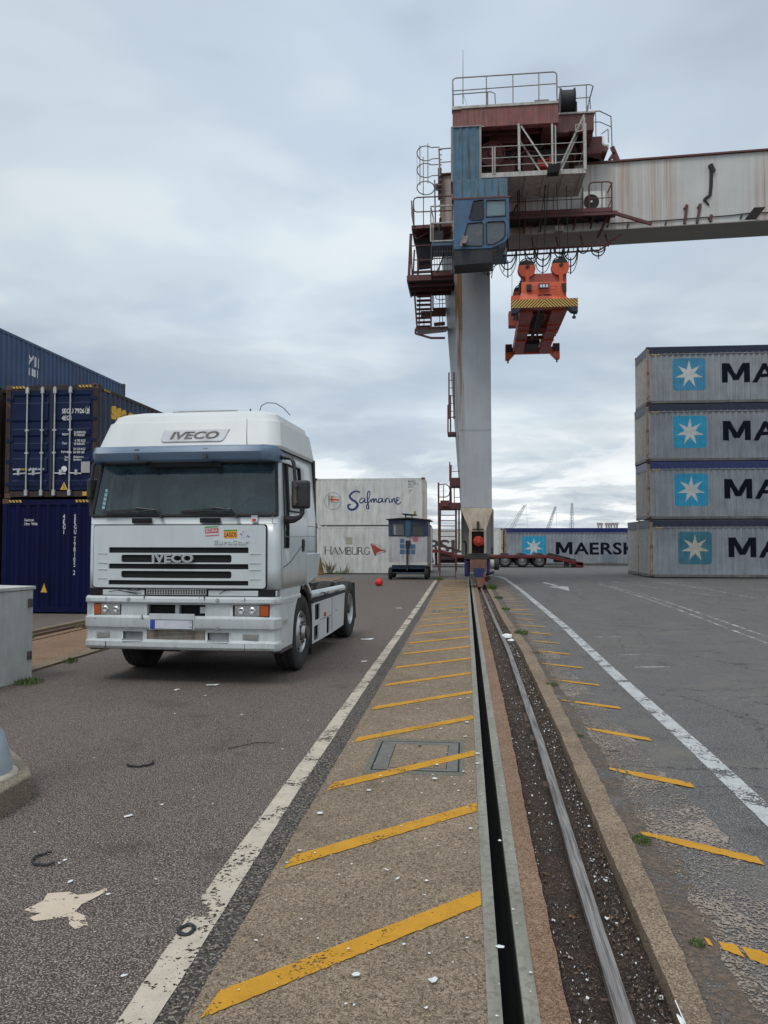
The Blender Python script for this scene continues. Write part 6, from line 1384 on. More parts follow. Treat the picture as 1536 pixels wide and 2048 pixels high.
# hood panel with slots (bowed plate)
def bowed(polyouter, holes, y, thick, name, mat, parent=None, cols=None, **kw):
    bm = bmesh.new(); edges = []
    for lp in [polyouter]+holes:
        vv = [bm.verts.new((x, z, 0)) for x, z in lp]; edges += [bm.edges.new((vv[i], vv[(i+1) % len(vv)])) for i in range(len(vv))]
    bmesh.ops.triangle_fill(bm, use_beauty=True, use_dissolve=False, edges=edges); bm.verts.index_update()
    me = ([(v.co.x, v.co.y) for v in bm.verts], [tuple(v.index for v in f.verts) for f in bm.faces]); bm.free()
    me = cut2d(me, [k*.1-1.15 for k in range(24)])
    m = K_(); m.add([(x, y+bow(x), z) for x, z in me[0]], me[1])
    # orient to face the camera
    m2 = m.build(name, M[mat], parent or truck, recalc=False); bm = bmesh.new(); bm.from_mesh(m2.data)
    for f in bm.faces:
        f.normal_update()
        if f.normal.y > 0: f.normal_flip()
    bm.to_mesh(m2.data); bm.free()
    if thick: md = m2.modifiers.new('solid', 'SOLIDIFY'); md.thickness = thick; md.offset = -1
    return m2
def rr(x0, x1, z0, z1, r): return rrect2d(x0, x1, z0, z1, r, 3)[0]
slots = [rr(-.94, .87, 1.655, 1.727, .008), rr(-.77, .66, 1.535, 1.632, .025), rr(-.94, .87, 1.452, 1.518, .008), rr(-.77, .66, 1.338, 1.427, .025), rr(-.94, .87, 1.250, 1.308, .008)]
bowed(rr(-1.165, 1.095, 1.205, 2.015, .03), [rr(-1.145, 1.075, 1.222, 2.0, .04)], -.0035, 0, 'hood_gap', 'seam_black', cab_o)
hood = bowed(rr(-1.15, 1.08, 1.215, 2.005, .035), slots, -.022, .02, 'front_hood', 'truck_white')
bowed(rr(-1.0, .93, 1.24, 1.74, .01), [], -.001, 0, 'hood_void', 'black_hole', hood)
for z in (1.645, 1.527, 1.443, 1.328): 
    m = K_()
    for s_, x0, x1 in ((-1, -1.09, -.96), (1, .89, 1.03)): m.hexa([(x0, -.018+bow(x0), z-.01), (x1, -.018+bow(x1), z-.01), (x1, .0+bow(x1), z-.01), (x0, .0+bow(x0), z-.01)], [(x0, -.03+bow(x0) if s_ < 0 else -.034+bow(x0), z), (x1, -.034+bow(x1) if s_ < 0 else -.028+bow(x1), z), (x1, 0+bow(x1), z), (x0, 0+bow(x0), z)])
    kb(m, 'hood_crease', 'truck_white', hood)
for x0, x1 in ((-.64, -.37), (.25, .515)):
    m = K_(); m.flat(rrect2d(x0, x1, 2.035, 2.098, .008), (0, -.004, 0), (1, 0, 0), (0, 0, 1))
    for v in m.v: v.y += bow(v.x)-.002
    kb(m, 'air_vent', 'black_hole', cab_o)
bowed(rect2d(-1.2, 1.2, 2.018, 2.024)[0], [], -.0035+.006, 0, 'hood_seam', 'seam_black', cab_o)
m = K_(); m.flat(fit2d(text2d('IVECO', 1, .035, 1.25, sp=1.0), -.34, .19, 1.535, 1.645), (0, -.0625, 0), (1, 0, 0), (0, 0, 1)); kb(m, 'maker_letters', 'badge_grey', hood, solid=.03)
m = K_(); m.flat(fit2d(text2d('EuroStar', 1, .02, 1.25, sp=1.05), .44, .87, 1.762, 1.822), (0, -.034, 0), (1, 0, 0), (0, 0, 1)); 
for v in m.v: v.y += bow(v.x)
kb(m, 'model_letters', 'truck_white2', hood, solid=.012)
paint('sticker_red', (.50, .045, .04), .5, bump=0); paint('sticker_orange', (.75, .30, .03), .5, bump=0); paint('sticker_green', (.06, .30, .04), .5, bump=0); paint('sticker_white', (.55, .56, .62), .5, 0, .08, 9, bump=0)
def st_(shapes, mat, y=-.0235, rot=0, c=(0, 0)):
    m = K_()
    for s_ in shapes: m.flat(xf2d(s_, 1, 1, c[0], c[1], rot), (0, y, 0), (1, 0, 0), (0, 0, 1))
    for v in m.v: v.y += bow(v.x)
    return m
c = (.41, 1.93); r_ = R(4)
so = kb(st_([rect2d(-.085, .085, -.065, .06)], 'sticker_white', -.0240, r_, c), 'sticker', 'sticker_white', hood)
kb(st_([rect2d(-.085, .085, -.025, .035), rect2d(-.085, .085, -.06, -.05)], '', -.0250, r_, c), 'sticker_stripe', 'sticker_red', so); kb(st_([rect2d(-.085, .085, .045, .062)], '', -.0250, r_, c), 'sticker_edge', 'sticker_green', so)
kb(st_([fit2d(text2d('BUCANA', 1, .02), -.075, .075, -.015, .03)], '', -.0258, r_, c), 'sticker_lettering', 'sticker_white', so)
c = (.645, 1.895)
so = kb(st_([rect2d(-.083, .083, -.055, .032)], '', -.0240, R(1), c), 'sticker', 'sticker_orange', hood); kb(st_([rect2d(-.083, .083, .034, .052)], '', -.0240, R(1), c), 'sticker_edge', 'sticker_green', so)
kb(st_([fit2d(text2d('LAGOS', 1, .02), -.075, .077, -.038, .018)], '', -.0250, R(1), c), 'sticker_lettering', 'seam_black', so)
so = kb(st_([poly2d([(.735, 1.915), (.75, 1.845), (.93, 1.775), (.965, 1.86), (.78, 1.945)])], '', -.0232), 'paper_note', 'sticker_white', hood)
kb(st_([stroke2d([(.765, 1.88), (.78, 1.90), (.79, 1.87)], .006), stroke2d([(.84, 1.86), (.86, 1.875), (.87, 1.85), (.885, 1.87)], .006), rect2d(.80, .812, 1.915, 1.925)], '', -.0242), 'note_writing', 'decal_navy', so)
so = kb(st_([rect2d(.895, .975, 2.045, 2.125)], '', -.006), 'sticker', 'sticker_white', cab_o); kb(st_([rect2d(.91, .955, 2.052, 2.085)], '', -.007), 'sticker_print', 'sticker_red', so); kb(st_([fit2d(text2d('Made by', 1), .90, .97, 2.10, 2.118)], '', -.007), 'sticker_lettering', 'decal_navy', so)

# roof fairing
ZSH = -.035
def ringp(z, hw, y0, y1, r, n=5):
    p = []
    for cx_, cy_, a0 in ((hw-r, y1-.06, 0), (-(hw-r), y1-.06, 90), (-(hw-r), y0+r, 180), (hw-r, y0+r, 270)):
        rx = r; ry = r if a0 >= 180 else .06
        for k in range(n+1): t_ = R(a0+90*k/n); p.append((cx_+rx*math.cos(t_), cy_+ry*math.sin(t_), z))
    return p
RG = [ringp(3.02, 1.20, .12, 2.04, .17), ringp(3.06, 1.215, .125, 2.06, .17), ringp(3.40, 1.15, .30, 2.04, .17), ringp(3.42, 1.115, .33, 2.02, .16), ringp(3.50, 1.09, .38, 2.0, .16), ringp(3.545, 1.02, .48, 1.96, .16), ringp(3.585, .90, .62, 1.9, .16), ringp(3.605, .66, .8, 1.8, .16)]
m = K_(); n = len(RG[0]); vs2 = [p for rg in RG for p in rg]
m.add(vs2, [(i*n+k, i*n+(k+1) % n, (i+1)*n+(k+1) % n, (i+1)*n+k) for i in range(len(RG)-1) for k in range(n)]+[tuple((len(RG)-1)*n+k for k in range(n))])
roof = kb(m, 'roof_fairing', 'fairing_white', smooth=True, ang=18)
m = K_(); m.box(-.44, .46, .75, 1.3, 3.59, 3.625); m.box(-.38, .40, .8, 1.25, 3.626, 3.64); kb(m, 'roof_hatch', 'recess_grey', roof, bevel=.012)
# raised name panel on the sloping face
def rf(x, z): # point on the fairing's front face
    t_ = (z-3.07)/.33; return (x, .125+(.30-.125)*t_+.015, z)
nrm = Vector((0, -.33, .175)).normalized()
m = K_(); pl = [(-.30, 3.115), (-.33, 3.13), (-.34, 3.16), (-.325, 3.285), (.545, 3.285), (.50, 3.16), (.475, 3.125), (.44, 3.115)]
pts = [Vector(rf(x, z))+nrm*.012-Vector((0, .015, 0)) for x, z in pl]; base_ = [Vector(rf(x, z))-nrm*.03 for x, z in pl]; N_ = len(pl)
m.add(pts+base_, [tuple(range(N_)), tuple(range(N_, 2*N_))[::-1]]+[(i, (i+1) % N_, (i+1) % N_+N_, i+N_) for i in range(N_)]); pn = kb(m, 'name_panel', 'badge_panel', roof, bevel=.008)
tx = fit2d(text2d('IVECO', 1, .03, 1.25, .22), -.22, .42, 3.15, 3.255); m = K_(); m.add([tuple(Vector(rf(x, z))+nrm*.016-Vector((0, .015, 0))) for x, z in tx[0]], tx[1]); kb(m, 'maker_letters', 'hub_dark', pn)
m = K_(); m.tube([(.70, 1.0, 3.6), (.70, 1.0, 3.66), (.72, 1.0, 3.72), (.80, 1.0, 3.76), (.92, 1.0, 3.75), (1.03, 1.0, 3.68), (1.12, 1.0, 3.58)], .006, 5); m.tube([(.60, .9, 3.6), (.60, .9, 3.66)], .012, 5); kb(m, 'aerial', 'black_plastic', roof)
m = K_(); m.tube([(.85, -.02, 2.98), (.84, .0, 3.20), (.835, .02, 3.38)], [.006, .004, .003], 5); m.cyl((.85, -.02, 2.95), (.85, -.02, 3.0), .018, 8); kb(m, 'whip_aerial', 'black_plastic', roof)
# sun visor
prof = [(3.035, .01), (3.045, -.08), (3.03, -.12), (2.965, -.155), (2.955, -.16), (2.87, -.13), (2.845, -.10)]
def vis_out(o):
    p = []; 
    for y in (.36, .30, .24): p.append((1.15+o*.15, y))
    for a in (10, 35, 60, 80): p.append((1.04+(.11+o*.15)*math.cos(R(a)), .24-(.10+o)*math.sin(R(a))+0))
    for x in (1.0, .7, .35, 0, -.35, -.7, -1.0): p.append((x, .13-o+bow(x)))
    return p+[(-x, y) for x, y in p[:7][::-1]]
m = K_(); cols = [vis_out(.13-pp[1]+0) for pp in prof]; n = len(cols[0]); m.add([(x, y, z) for (z, _), cc in zip(prof, cols) for x, y in cc], [(i*n+k, i*n+k+1, (i+1)*n+k+1, (i+1)*n+k) for i in range(len(prof)-1) for k in range(n-1)])
vz = kb(m, 'sun_visor', 'visor_blue', smooth=True, solid=.006, ang=40)
for x in (-.52, .36): m = K_(); m.box(x-.03, x+.03, -.135, .12, 2.875, 3.0); m.box(x-.02, x+.02, -.155, -.13, 2.87, 2.93); kb(m, 'visor_bracket', 'interior_dark', vz)
for x in (-.84, .80): m = K_(); m.cyl((x, -.10, 2.97), (x, .05, 2.97), .03, 8); kb(m, 'visor_bolt', 'interior_dark', vz)
for s_ in (-1, 1):
    m = K_(); x = s_*1.02; m.hexa([(x-.08, -.13+.04, 2.945), (x+.08, -.13+.045, 2.945), (x+.08, .0, 2.945), (x-.08, .0, 2.945)], [(x-.075, -.12+.04, 2.995), (x+.075, -.12+.05, 2.995), (x+.075, .0, 2.995), (x-.075, .0, 2.995)]); lm = kb(m, 'marker_lamp', 'black_plastic', vz, bevel=.01)
    m = K_(); m.box(x-.04, x+.04, -.10, -.085, 2.952, 2.988); kb(m, 'lens', 'lens', lm)
m = K_(); m.box(-.46, .47, .10, .16, 2.80, 2.845); m.cyl((-.46, .13, 2.80), (.47, .13, 2.80), .015, 6); kb(m, 'visor_rail', 'seam_black', vz)
ZSH = 0.
# wipers
for x0, x1, xp in ((-1.02, -.38, -.25), (.0, .60, .72)):
    m = K_(); m.bar((x0, .0, 2.175), (x1, -.028, 2.215), .02, .028); m.bar((x0+.05, .005, 2.155), (xp-.1, -.005, 2.165), .014, .02); m.tube([(xp, -.0, 2.12), (xp-.07, -.03, 2.20), (x1-.18, -.045, 2.225)], .013, 6); m.cyl((xp, -.03, 2.12), (xp, .03, 2.12), .022, 8); kb(m, 'wiper', 'black_plastic', cab_o)
# stickers on the glass edge
m = K_()
for k in range(5): m.flat(rect2d(-1.075+k*.004, -1.035+k*.004, 2.22+k*.055, 2.262+k*.055), (0, .075+k*.012, 0), (1, 0, 0), (0, 0, 1))
kb(m, 'inspection_sticker', paint('sticker_aqua', (.25, .45, .48), .6, bump=0), cab_o)
# interior
m = K_(); m.box(-1.1, 1.1, .22, .62, 1.85, 2.12); m.box(.35, 1.0, .55, .75, 1.95, 2.2); dash = kb(m, 'dashboard', 'interior_dark', cab_o, bevel=.04)
m = K_(); m.tube([(.66+.22*math.cos(t_), .86-.06*math.sin(t_)*0+.10*math.sin(t_), 2.2+.18*math.sin(t_)) for t_ in [2*math.pi*k/20 for k in range(20)]], .016, 6, closed=True); m.bar((.66, .86, 2.2), (.66, .7, 2.0), .06); m.bar((.45, .86, 2.2), (.87, .86, 2.2), .03); kb(m, 'steering_wheel', 'interior_dark', cab_o)
for x in (.62, -.62):
    m = K_(); m.box(x-.25, x+.25, 1.05, 1.5, 1.7, 1.85); m.box(x-.24, x+.24, 1.4, 1.52, 1.85, 2.45); m.box(x-.13, x+.13, 1.4, 1.5, 2.46, 2.65); kb(m, 'seat', 'seat_cloth', cab_o, bevel=.05)
m = K_(); m.box(-1.12, 1.12, 1.85, 1.95, 1.5, 2.85); kb(m, 'curtain', 'curtain', cab_o)
m = K_(); m.box(-1.1, -.98, 1.3, 1.6, 2.1, 2.8); m.box(.50, .60, .42, .46, 2.12, 2.82); kb(m, 'belt_pillar', 'interior_dark', cab_o)
# door seams, handle
def side_strip(pts, w, x=1.249, mat='seam_black', name='door_seam', par=None, both=True):
    for s_ in ((1, -1) if both else (1,)):
        m = K_(); me = stroke2d(pts, w, False); m.add([(s_*(x-inset(z)+.0005), y, z) for y, z in me[0]], me[1]); kb(m, name, mat, par or cab_o)
side_strip([(.20, 1.22), (.20, 1.47), (.42, 1.50), (.62, 1.545), (1.18, 1.74), (1.32, 1.80)], .010)
side_strip([(1.32, 1.80), (1.42, 1.80)], .006)
side_strip([(.60, 2.12), (1.2, 2.10), (1.6, 2.08), (2.02, 2.07)], .007) if False else None
m = K_(); m.box(1.2445, 1.2475, .135, .143, 1.21, 2.12); m.box(1.16, 1.168, .012, .018, 2.02, 2.12); kb(m, 'corner_seam', 'recess_grey', cab_o)
side_strip([(.25, 1.86), (.85, 1.865), (1.5, 1.875), (2.0, 1.875)], .006, mat='recess_grey', name='body_crease')
side_strip([(1.50, 2.02), (1.93, 2.02), (1.93, 1.66), (1.50, 1.66), (1.50, 2.02)], .007, name='locker_seam')
side_strip([(1.50, 2.05), (1.50, 2.86)], .006, name='door_seam')
for s_ in (1, -1):
    m = K_(); m.box(min(s_*1.246, s_*1.252), max(s_*1.246, s_*1.252), 1.18, 1.32, 1.66, 1.83); hd = kb(m, 'door_handle', 'seam_black', cab_o)
    m = K_(); m.box(min(s_*1.252, s_*1.262), max(s_*1.252, s_*1.262), 1.20, 1.30, 1.72, 1.78); kb(m, 'handle_grip', 'black_plastic', hd)
    # outer strip under the glass (black window base)
    m = K_(); me = poly2d([(.31, 1.70), (.58, 1.70), (.58, 2.19), (1.24, 2.19), (1.24, 2.215), (.58, 2.215), (.57, 2.22), (.555, 1.73), (.34, 1.73), (.34, 2.2), (.31, 2.2)]); 
    # rear side panel
    m = K_(); m.hexa([(s_*1.20, 1.46, 1.20), (s_*1.26, 1.48, 1.20), (s_*1.26, 2.10, 1.27), (s_*1.20, 2.12, 1.27)], [(s_*1.20, 1.40, 1.63), (s_*1.265, 1.40, 1.63), (s_*1.265, 2.28, 1.63), (s_*1.20, 2.28, 1.63)]); m.hexa([(s_*1.20, 2.10, 1.27), (s_*1.26, 2.10, 1.27), (s_*1.24, 2.24, 1.36), (s_*1.20, 2.24, 1.36)], [(s_*1.20, 2.28, 1.63), (s_*1.265, 2.28, 1.63), (s_*1.255, 2.33, 1.60), (s_*1.20, 2.33, 1.60)]) if False else None
    kb(m, 'rear_side_panel', 'truck_white', cab_o, bevel=.012)

# bumper: swept profile with openings
BX_ = [1.16, 1.135, .92, .80, .68, .635, .365, .335, .15, -.10, -.42, -.44, -.47, -.735, -.76, -.90, -1.10, -1.135, -1.16]
def bout(o):
    p = [(1.19+o*.2, .17), (1.225+o*.25, .165), (1.235+o*.3, .15)]
    for a in (18, 40, 62): p.append((1.15+(.09+o*.3)*math.cos(R(a)), .13-(.10+o)*math.sin(R(a))))
    for x in BX_: p.append((x, .03+bow(x)-o))
    for a in (62, 40, 18): p.append((-1.15-(.09+o*.3)*math.cos(R(a)), .13-(.10+o)*math.sin(R(a))))
    return p+[(-1.235-o*.3, .15), (-1.225-o*.25, .165), (-1.19-o*.2, .17)]
BZ = [(.43, .02), (.445, .06), (.475, .085), (.535, .085), (.555, .055), (.565, .05), (.66, .05), (.685, .05), (.70, .055), (.715, .085), (.73, .09), (.835, .09), (.852, .06), (.866, .05), (1.005, .05), (1.015, .05), (1.028, .085), (1.04, .09), (1.08, .085), (1.105, .06), (1.11, .02)]
cols = [bout(o) for z, o in BZ]; n = len(cols[0]); m = K_(); vsb = [(x, y, z) for (z, o), cc in zip(BZ, cols) for x, y in cc]; fs = []
def hole(xm, z0, z1):
    if .56 <= z0 and z1 <= .665 and (.365 < xm < .635 or -.735 < xm < -.47): return True     # steps
    if .56 <= z0 and z1 <= .69 and -.42 < xm < .335: return True                           # lower grille
    if .86 <= z0 and z1 <= 1.01 and -.42 < xm < .335: return True                            # upper slots
    if .86 <= z0 and z1 <= 1.01 and (.68 < xm < 1.135 or -1.135 < xm < -.76): return True      # headlamps
    return False
for i in range(len(BZ)-1):
    for k in range(n-1):
        x0, x1 = cols[i][k][0], cols[i][k+1][0]; y0_ = cols[i][k][1]
        if 5 < k < n-7 and hole((x0+x1)/2, BZ[i][0]-1e-4+2e-4, BZ[i+1][0]): continue
        fs.append((i*n+k, i*n+k+1, (i+1)*n+k+1, (i+1)*n+k))
m.add(vsb, fs); bump_o = kb(m, 'bumper', 'bumper_white', smooth=True, ang=25, solid=.02)
m = K_(); m.box(-1.14, 1.14, .06, .12, .50, 1.12); kb(m, 'bumper_void', 'black_hole', bump_o)
m = K_()
for x0, x1 in ((.365, .635), (-.735, -.47)):
    m.box(x0, x1, .04, .059, .565, .66); m.box(x0, x1, -.03, .04, .553, .566); 
kb(m, 'step_recess', 'recess_grey', bump_o)
m = K_()
for x0, x1 in ((.365, .635), (-.735, -.47)): m.box(x0+.01, x1+.0, -.05, .03, .535, .551)
kb(m, 'step_plate', 'bumper_white', bump_o, bevel=.006)
m = K_(); m.box(-.42, .335, .015, .03, .56, .685)
for k in range(7): m.box(-.42, .335, -.012, .015, .568+k*.0165, .576+k*.0165)
kb(m, 'lower_grille', 'grille_dirty', bump_o)
for q in ((-.05, .0, -.015, .05, .875, 1.005), (.27, .335, -.02, .03, .90, .98), (-.42, -.40, -.01, .05, .875, 1.0)): m = K_(); m.box(*q); kb(m, 'tow_bracket', 'recess_grey', bump_o)
for zz, zs_ in ((1.06, (-.645, .50)), (.715+.01, (-.645, .50))):
    for x in zs_:
        m = K_(); m.lathe([(0, -.01), (.012, -.01), (.018, -.004), (.028, -.004), (.032, .004)], (x, -.055+bow(x), zz-(0 if zz > 1 else .002)), 'Y', 14); kb(m, 'tow_eye', 'recess_grey', bump_o, smooth=True)
m = K_(); 
for x in (-.44, .335): m.box(x-.004, x+.004, -.052+bow(x)-.006, -.04, 1.045, 1.12)
for x in (-.95, .84): m.box(x-.003, x+.003, -.055+bow(x), -.03, .445, .53); m.box(x-.003, x+.003, -.062+bow(x), -.03, 1.045, 1.10)
kb(m, 'panel_gap', 'seam_black', bump_o)
rnd = random.Random(5); m = K_()
for k in range(16):
    x = rnd.uniform(-1.1, 1.1); z = rnd.choice([rnd.uniform(.74, .83), rnd.uniform(.45, .53), rnd.uniform(1.06, 1.1)]); s_ = rnd.uniform(.003, .009)
    m.flat(circ2d(0, 0, s_, 6, s_*rnd.uniform(.5, 1.5)), (x, -.0625+bow(x) if z > .7 and z < .9 else -.0575+bow(x), z), (1, 0, 0), (0, 0, 1))
m.flat(stroke2d([(-.455, .88), (-.46, .86), (-.452, .84), (-.458, .82)], .014), (0, -.063, 0), (1, 0, 0), (0, 0, 1)); kb(m, 'chips', 'seam_black', bump_o)
# headlamps, fog lamps
for s_, x0, x1, xs in ((1, .68, 1.135, 1.02), (-1, -1.135, -.76, -1.04)):
    m = K_(); xm = (x0+x1)/2; bb = bow(xm)
    m.box(x0+.004, x1-.004, -.015+bb, .05+bb, .857, 1.012); hl = kb(m, 'headlight', 'seam_black', bevel=.006)
    m = K_(); a, b = (x0+.02, xs-.006) if s_ > 0 else (xs+.006, x1-.02); m.box(a, b, -.024+bb, -.014+bb, .872, 1.0); kb(m, 'headlight_lens', 'lens', hl, bevel=.004)
    m = K_(); mm = a+(b-a)*.42; m.lathe([(0, .0), (.03, -.012), (.045, -.002)], (mm-.05, -.024+bb, .935), 'Y', 16); kb(m, 'reflector', 'lens', hl, smooth=True); m = K_(); m.lathe([(0, .0), (.03, -.012), (.045, -.002)], (mm+.09, -.024+bb, .935), 'Y', 16); kb(m, 'reflector', 'lens', hl, smooth=True)
    m = K_(); a, b = (xs, x1-.012) if s_ > 0 else (x0+.012, xs); m.box(a, b, -.022+bb, -.010+bb, .870, 1.002); kb(m, 'indicator', 'amber', hl, bevel=.004)
for x0, x1 in ((.80, 1.0), (-1.09, -.905)):
    xm = (x0+x1)/2; bb = bow(xm); m = K_(); m.box(x0, x1, -.027+bb, .03+bb, .568, .655); fg = kb(m, 'fog_light', 'recess_grey', bevel=.006)
    m = K_(); m.box(x0+.012, x1-.012, -.032+bb, -.0275+bb, .58, .644); kb(m, 'fog_lens', 'lens', fg, bevel=.003)
# strip between hood and bumper, mesh grid, torn tape
m = K_(); m.box(-1.2, 1.2, .03, .12, 1.10, 1.2);  kb(m, 'radiator_gap', 'black_hole', cab_o)
m = K_()
for x0, x1 in ((-1.02, -.47), (.36, .99), (1.04, 1.22), (-1.2, -1.1)): m.box(x0, x1, .0+bow((x0+x1)/2), .028+bow(x0), 1.115, 1.185)
kb(m, 'front_strip', 'truck_white2', cab_o, bevel=.006)
m = K_(); m.box(-.44, .335, .012, .02, 1.125, 1.135); m.box(-.44, .335, .012, .02, 1.19, 1.198)
for k in range(24): x = -.435+k*.0333; m.box(x-.006, x+.006, .010, .022, 1.135, 1.19)
for z in (1.153, 1.172): m.box(-.44, .335, .012, .020, z-.003, z+.003)
kb(m, 'mesh_grille', 'rim', cab_o)
m = K_()
for P_l in ([(-.93, 1.16), (-.8, 1.175), (-.66, 1.15), (-.55, 1.13)], [(-.8, 1.18), (-.68, 1.16), (-.5, 1.14)], [(.5, 1.14), (.58, 1.185), (.64, 1.19)], [(-.7, 1.19), (-.6, 1.17), (-.52, 1.185)]): m.flat(stroke2d(P_l, .009), (0, .003, 0), (1, 0, 0), (0, 0, 1))
kb(m, 'torn_tape', 'seam_black', cab_o)
# licence plate
m = K_(); m.flat(rrect2d(-.365, .215, .695, .895, .01), (0, -.0655, 0), (1, 0, 0), (0, 0, 1)); po = kb(m, 'plate_holder', 'bumper_white', solid=.012, bevel=0)
m = K_(); m.flat(rrect2d(-.350, .200, .700, .822, .008), (0, -.0695, 0), (1, 0, 0), (0, 0, 1)); kb(m, 'plate_frame', 'hub_dark', po)
m = K_(); m.flat(rect2d(-.285, .19, .708, .814), (0, -.072, 0), (1, 0, 0), (0, 0, 1)); kb(m, 'licence_plate', 'sticker_white', po)
m = K_(); m.flat(rect2d(-.342, -.287, .708, .814), (0, -.072, 0), (1, 0, 0), (0, 0, 1)); kb(m, 'plate_band', paint('eu_blue', (.015, .06, .42), .4, bump=0), po)
m = K_(); m.flat(join2d(fit2d(text2d('P', 1), -.322, -.308, .718, .738), fit2d(text2d('01', 1), .158, .184, .782, .804), fit2d(text2d('10', 1), .158, .184, .722, .744)), (0, -.0735, 0), (1, 0, 0), (0, 0, 1)); kb(m, 'plate_lettering', 'seam_black', po)

# fenders / steps ahead of the front wheels
for s_ in (1, -1):
    m = K_(); X0, X1 = s_*1.16, s_*1.235
    def arch(n=10, r=.60, c=(1.36, .53)): return [(c[0]+r*math.cos(t_), c[1]+r*math.sin(t_)) for t_ in [R(105+k*(70)/n) for k in range(n+1)]]
    poly = [(.16, 1.215), (1.18, 1.215), (1.12, 1.09)]+[(y, z) for y, z in arch() if z < 1.09 and y < 1.1]+[(.73, .44), (.16, .44)]
    m.add([(X0, y, z) for y, z in poly]+[(X1, y, z) for y, z in poly], [tuple(range(len(poly))), tuple(range(len(poly), 2*len(poly)))[::-1]]+[(i, (i+1) % len(poly), (i+1) % len(poly)+len(poly), i+len(poly)) for i in range(len(poly))])
    fo = kb(m, 'front_fender', 'truck_white2', bevel=.006)
    m = K_(); m.box(min(s_*1.10, s_*1.24), max(s_*1.10, s_*1.24), .12, 1.18, 1.02, 1.09); kb(m, 'fender_lip', 'truck_white2', fo, bevel=.02)
    m = K_(); m.box(min(s_*1.236, s_*1.240), max(s_*1.236, s_*1.240), .17, .80, 1.0, 1.012); m.box(min(s_*1.236, s_*1.245), max(s_*1.236, s_*1.245), .22, .45, .74, .80); kb(m, 'step_handle', 'galv', fo)
    m = K_(); m.box(min(s_*1.236, s_*1.242), max(s_*1.236, s_*1.242), .165, .19, .73, .83); kb(m, 'step_catch', 'hub_dark', fo); m = K_(); m.box(min(s_*1.1, s_*1.243), max(s_*1.1, s_*1.243), .15, .72, .40, .437); kb(m, 'step_edge', 'hub_dark', fo)
    # black wheel housing
    m = K_(); m.box(min(s_*.72, s_*1.17), max(s_*.72, s_*1.17), .80, 2.0, 1.14, 1.2); m.box(min(s_*.72, s_*1.19), max(s_*.72, s_*1.19), 1.93, 1.98, .22, 1.2); m.box(min(s_*.66, s_*.72), max(s_*.66, s_*.72), .6, 2.0, .45, 1.2)
    ar = [(1.36+.58*math.cos(t_), .53+.62*math.sin(t_)) for t_ in [R(-10+k*9.5) for k in range(12)]]
    m.tube([(s_*1.19, y, z) for y, z in ar], .03, 6); kb(m, 'wheel_housing', 'black_plastic')
    m = K_(); me = stroke2d([(1.30, 1.20), (1.45, 1.22), (1.60, 1.18), (1.80, 1.05)], .05); m.add([(s_*1.235, y, z) for y, z in me[0]], me[1]); kb(m, 'arch_trim', 'truck_white2', solid=.03)
    m = K_(); m.box(min(s_*.8, s_*1.2), max(s_*.8, s_*1.2), 1.985, 2.0, .12, .5); kb(m, 'mud_flap', 'black_plastic')
# wheels
def wheel(x, y, s_, dual=False, r=.525):
    def tyre_part(xc, w=.29):
        m = K_(); h = w/2
        pr = [(.30, -h*.82), (.36, -h*1.0), (.44, -h*1.04), (.49, -h*.96), (r-.008, -h*.84), (r, -h*.70), (r, -h*.36), (r-.014, -h*.34), (r-.014, -h*.28), (r, -h*.26), (r, h*.26), (r-.014, h*.28), (r-.014, h*.34), (r, h*.36), (r, h*.70), (r-.008, h*.84), (.49, h*.96), (.44, h*1.04), (.36, h*1.0), (.30, h*.82)]
        m.lathe(pr, (xc, y, r), 'X', 48); return m
    t0 = tyre_part(x); to = kb(t0, 'tyre', 'tyre', smooth=True, ang=30)
    m = K_(); f = s_*.145
    if not dual: pr = [(.302, -f*.8), (.302, f*.75), (.285, f*.9), (.27, f*.6), (.24, f*.45), (.20, f*.85), (.19, f*.95), (.10, f*1.0), (.09, f*1.35), (0, f*1.4)]
    else: pr = [(.302, -f*.8), (.302, f*.75), (.285, f*.9), (.27, f*.5), (.25, -f*.15), (.18, -f*.35), (.10, -f*.3), (.09, f*.6), (0, f*.65)]
    m.lathe(pr, (x, y, r), 'X', 32); ro = kb(m, 'rim', 'rim', to, smooth=True, ang=25)
    m = K_(); fx = f*(.88 if not dual else -.28)
    for k in range(10): t_ = 2*math.pi*k/10; m.cyl((x+fx, y+.145*math.cos(t_), r+.145*math.sin(t_)), (x+fx+s_*.035, y+.145*math.cos(t_), r+.145*math.sin(t_)), .016, 6)
    m.lathe([(.085, 0), (.085, s_*.03), (0, s_*.035)], (x+f*(1.36 if not dual else .6), y, r), 'X', 16); m.lathe([(.12, s_*.002), (.12, s_*.006), (.085, s_*.006)], (x+f*(.99 if not dual else -.25), y, r), 'X', 20); kb(m, 'wheel_nut', 'hub_dark', ro)
    m = K_()
    for k in range(10):
        t_ = 2*math.pi*(k+.5)/10; xx = x+(f*.60 if not dual else f*.2); c = Vector((xx+s_*.002, y+.235*math.cos(t_), r+.235*math.sin(t_))); m.cyl(c-Vector((s_*.02, 0, 0)), c+Vector((s_*.012, 0, 0)), .024, 8)
    kb(m, 'hand_hole', 'black_hole', ro)
    return to
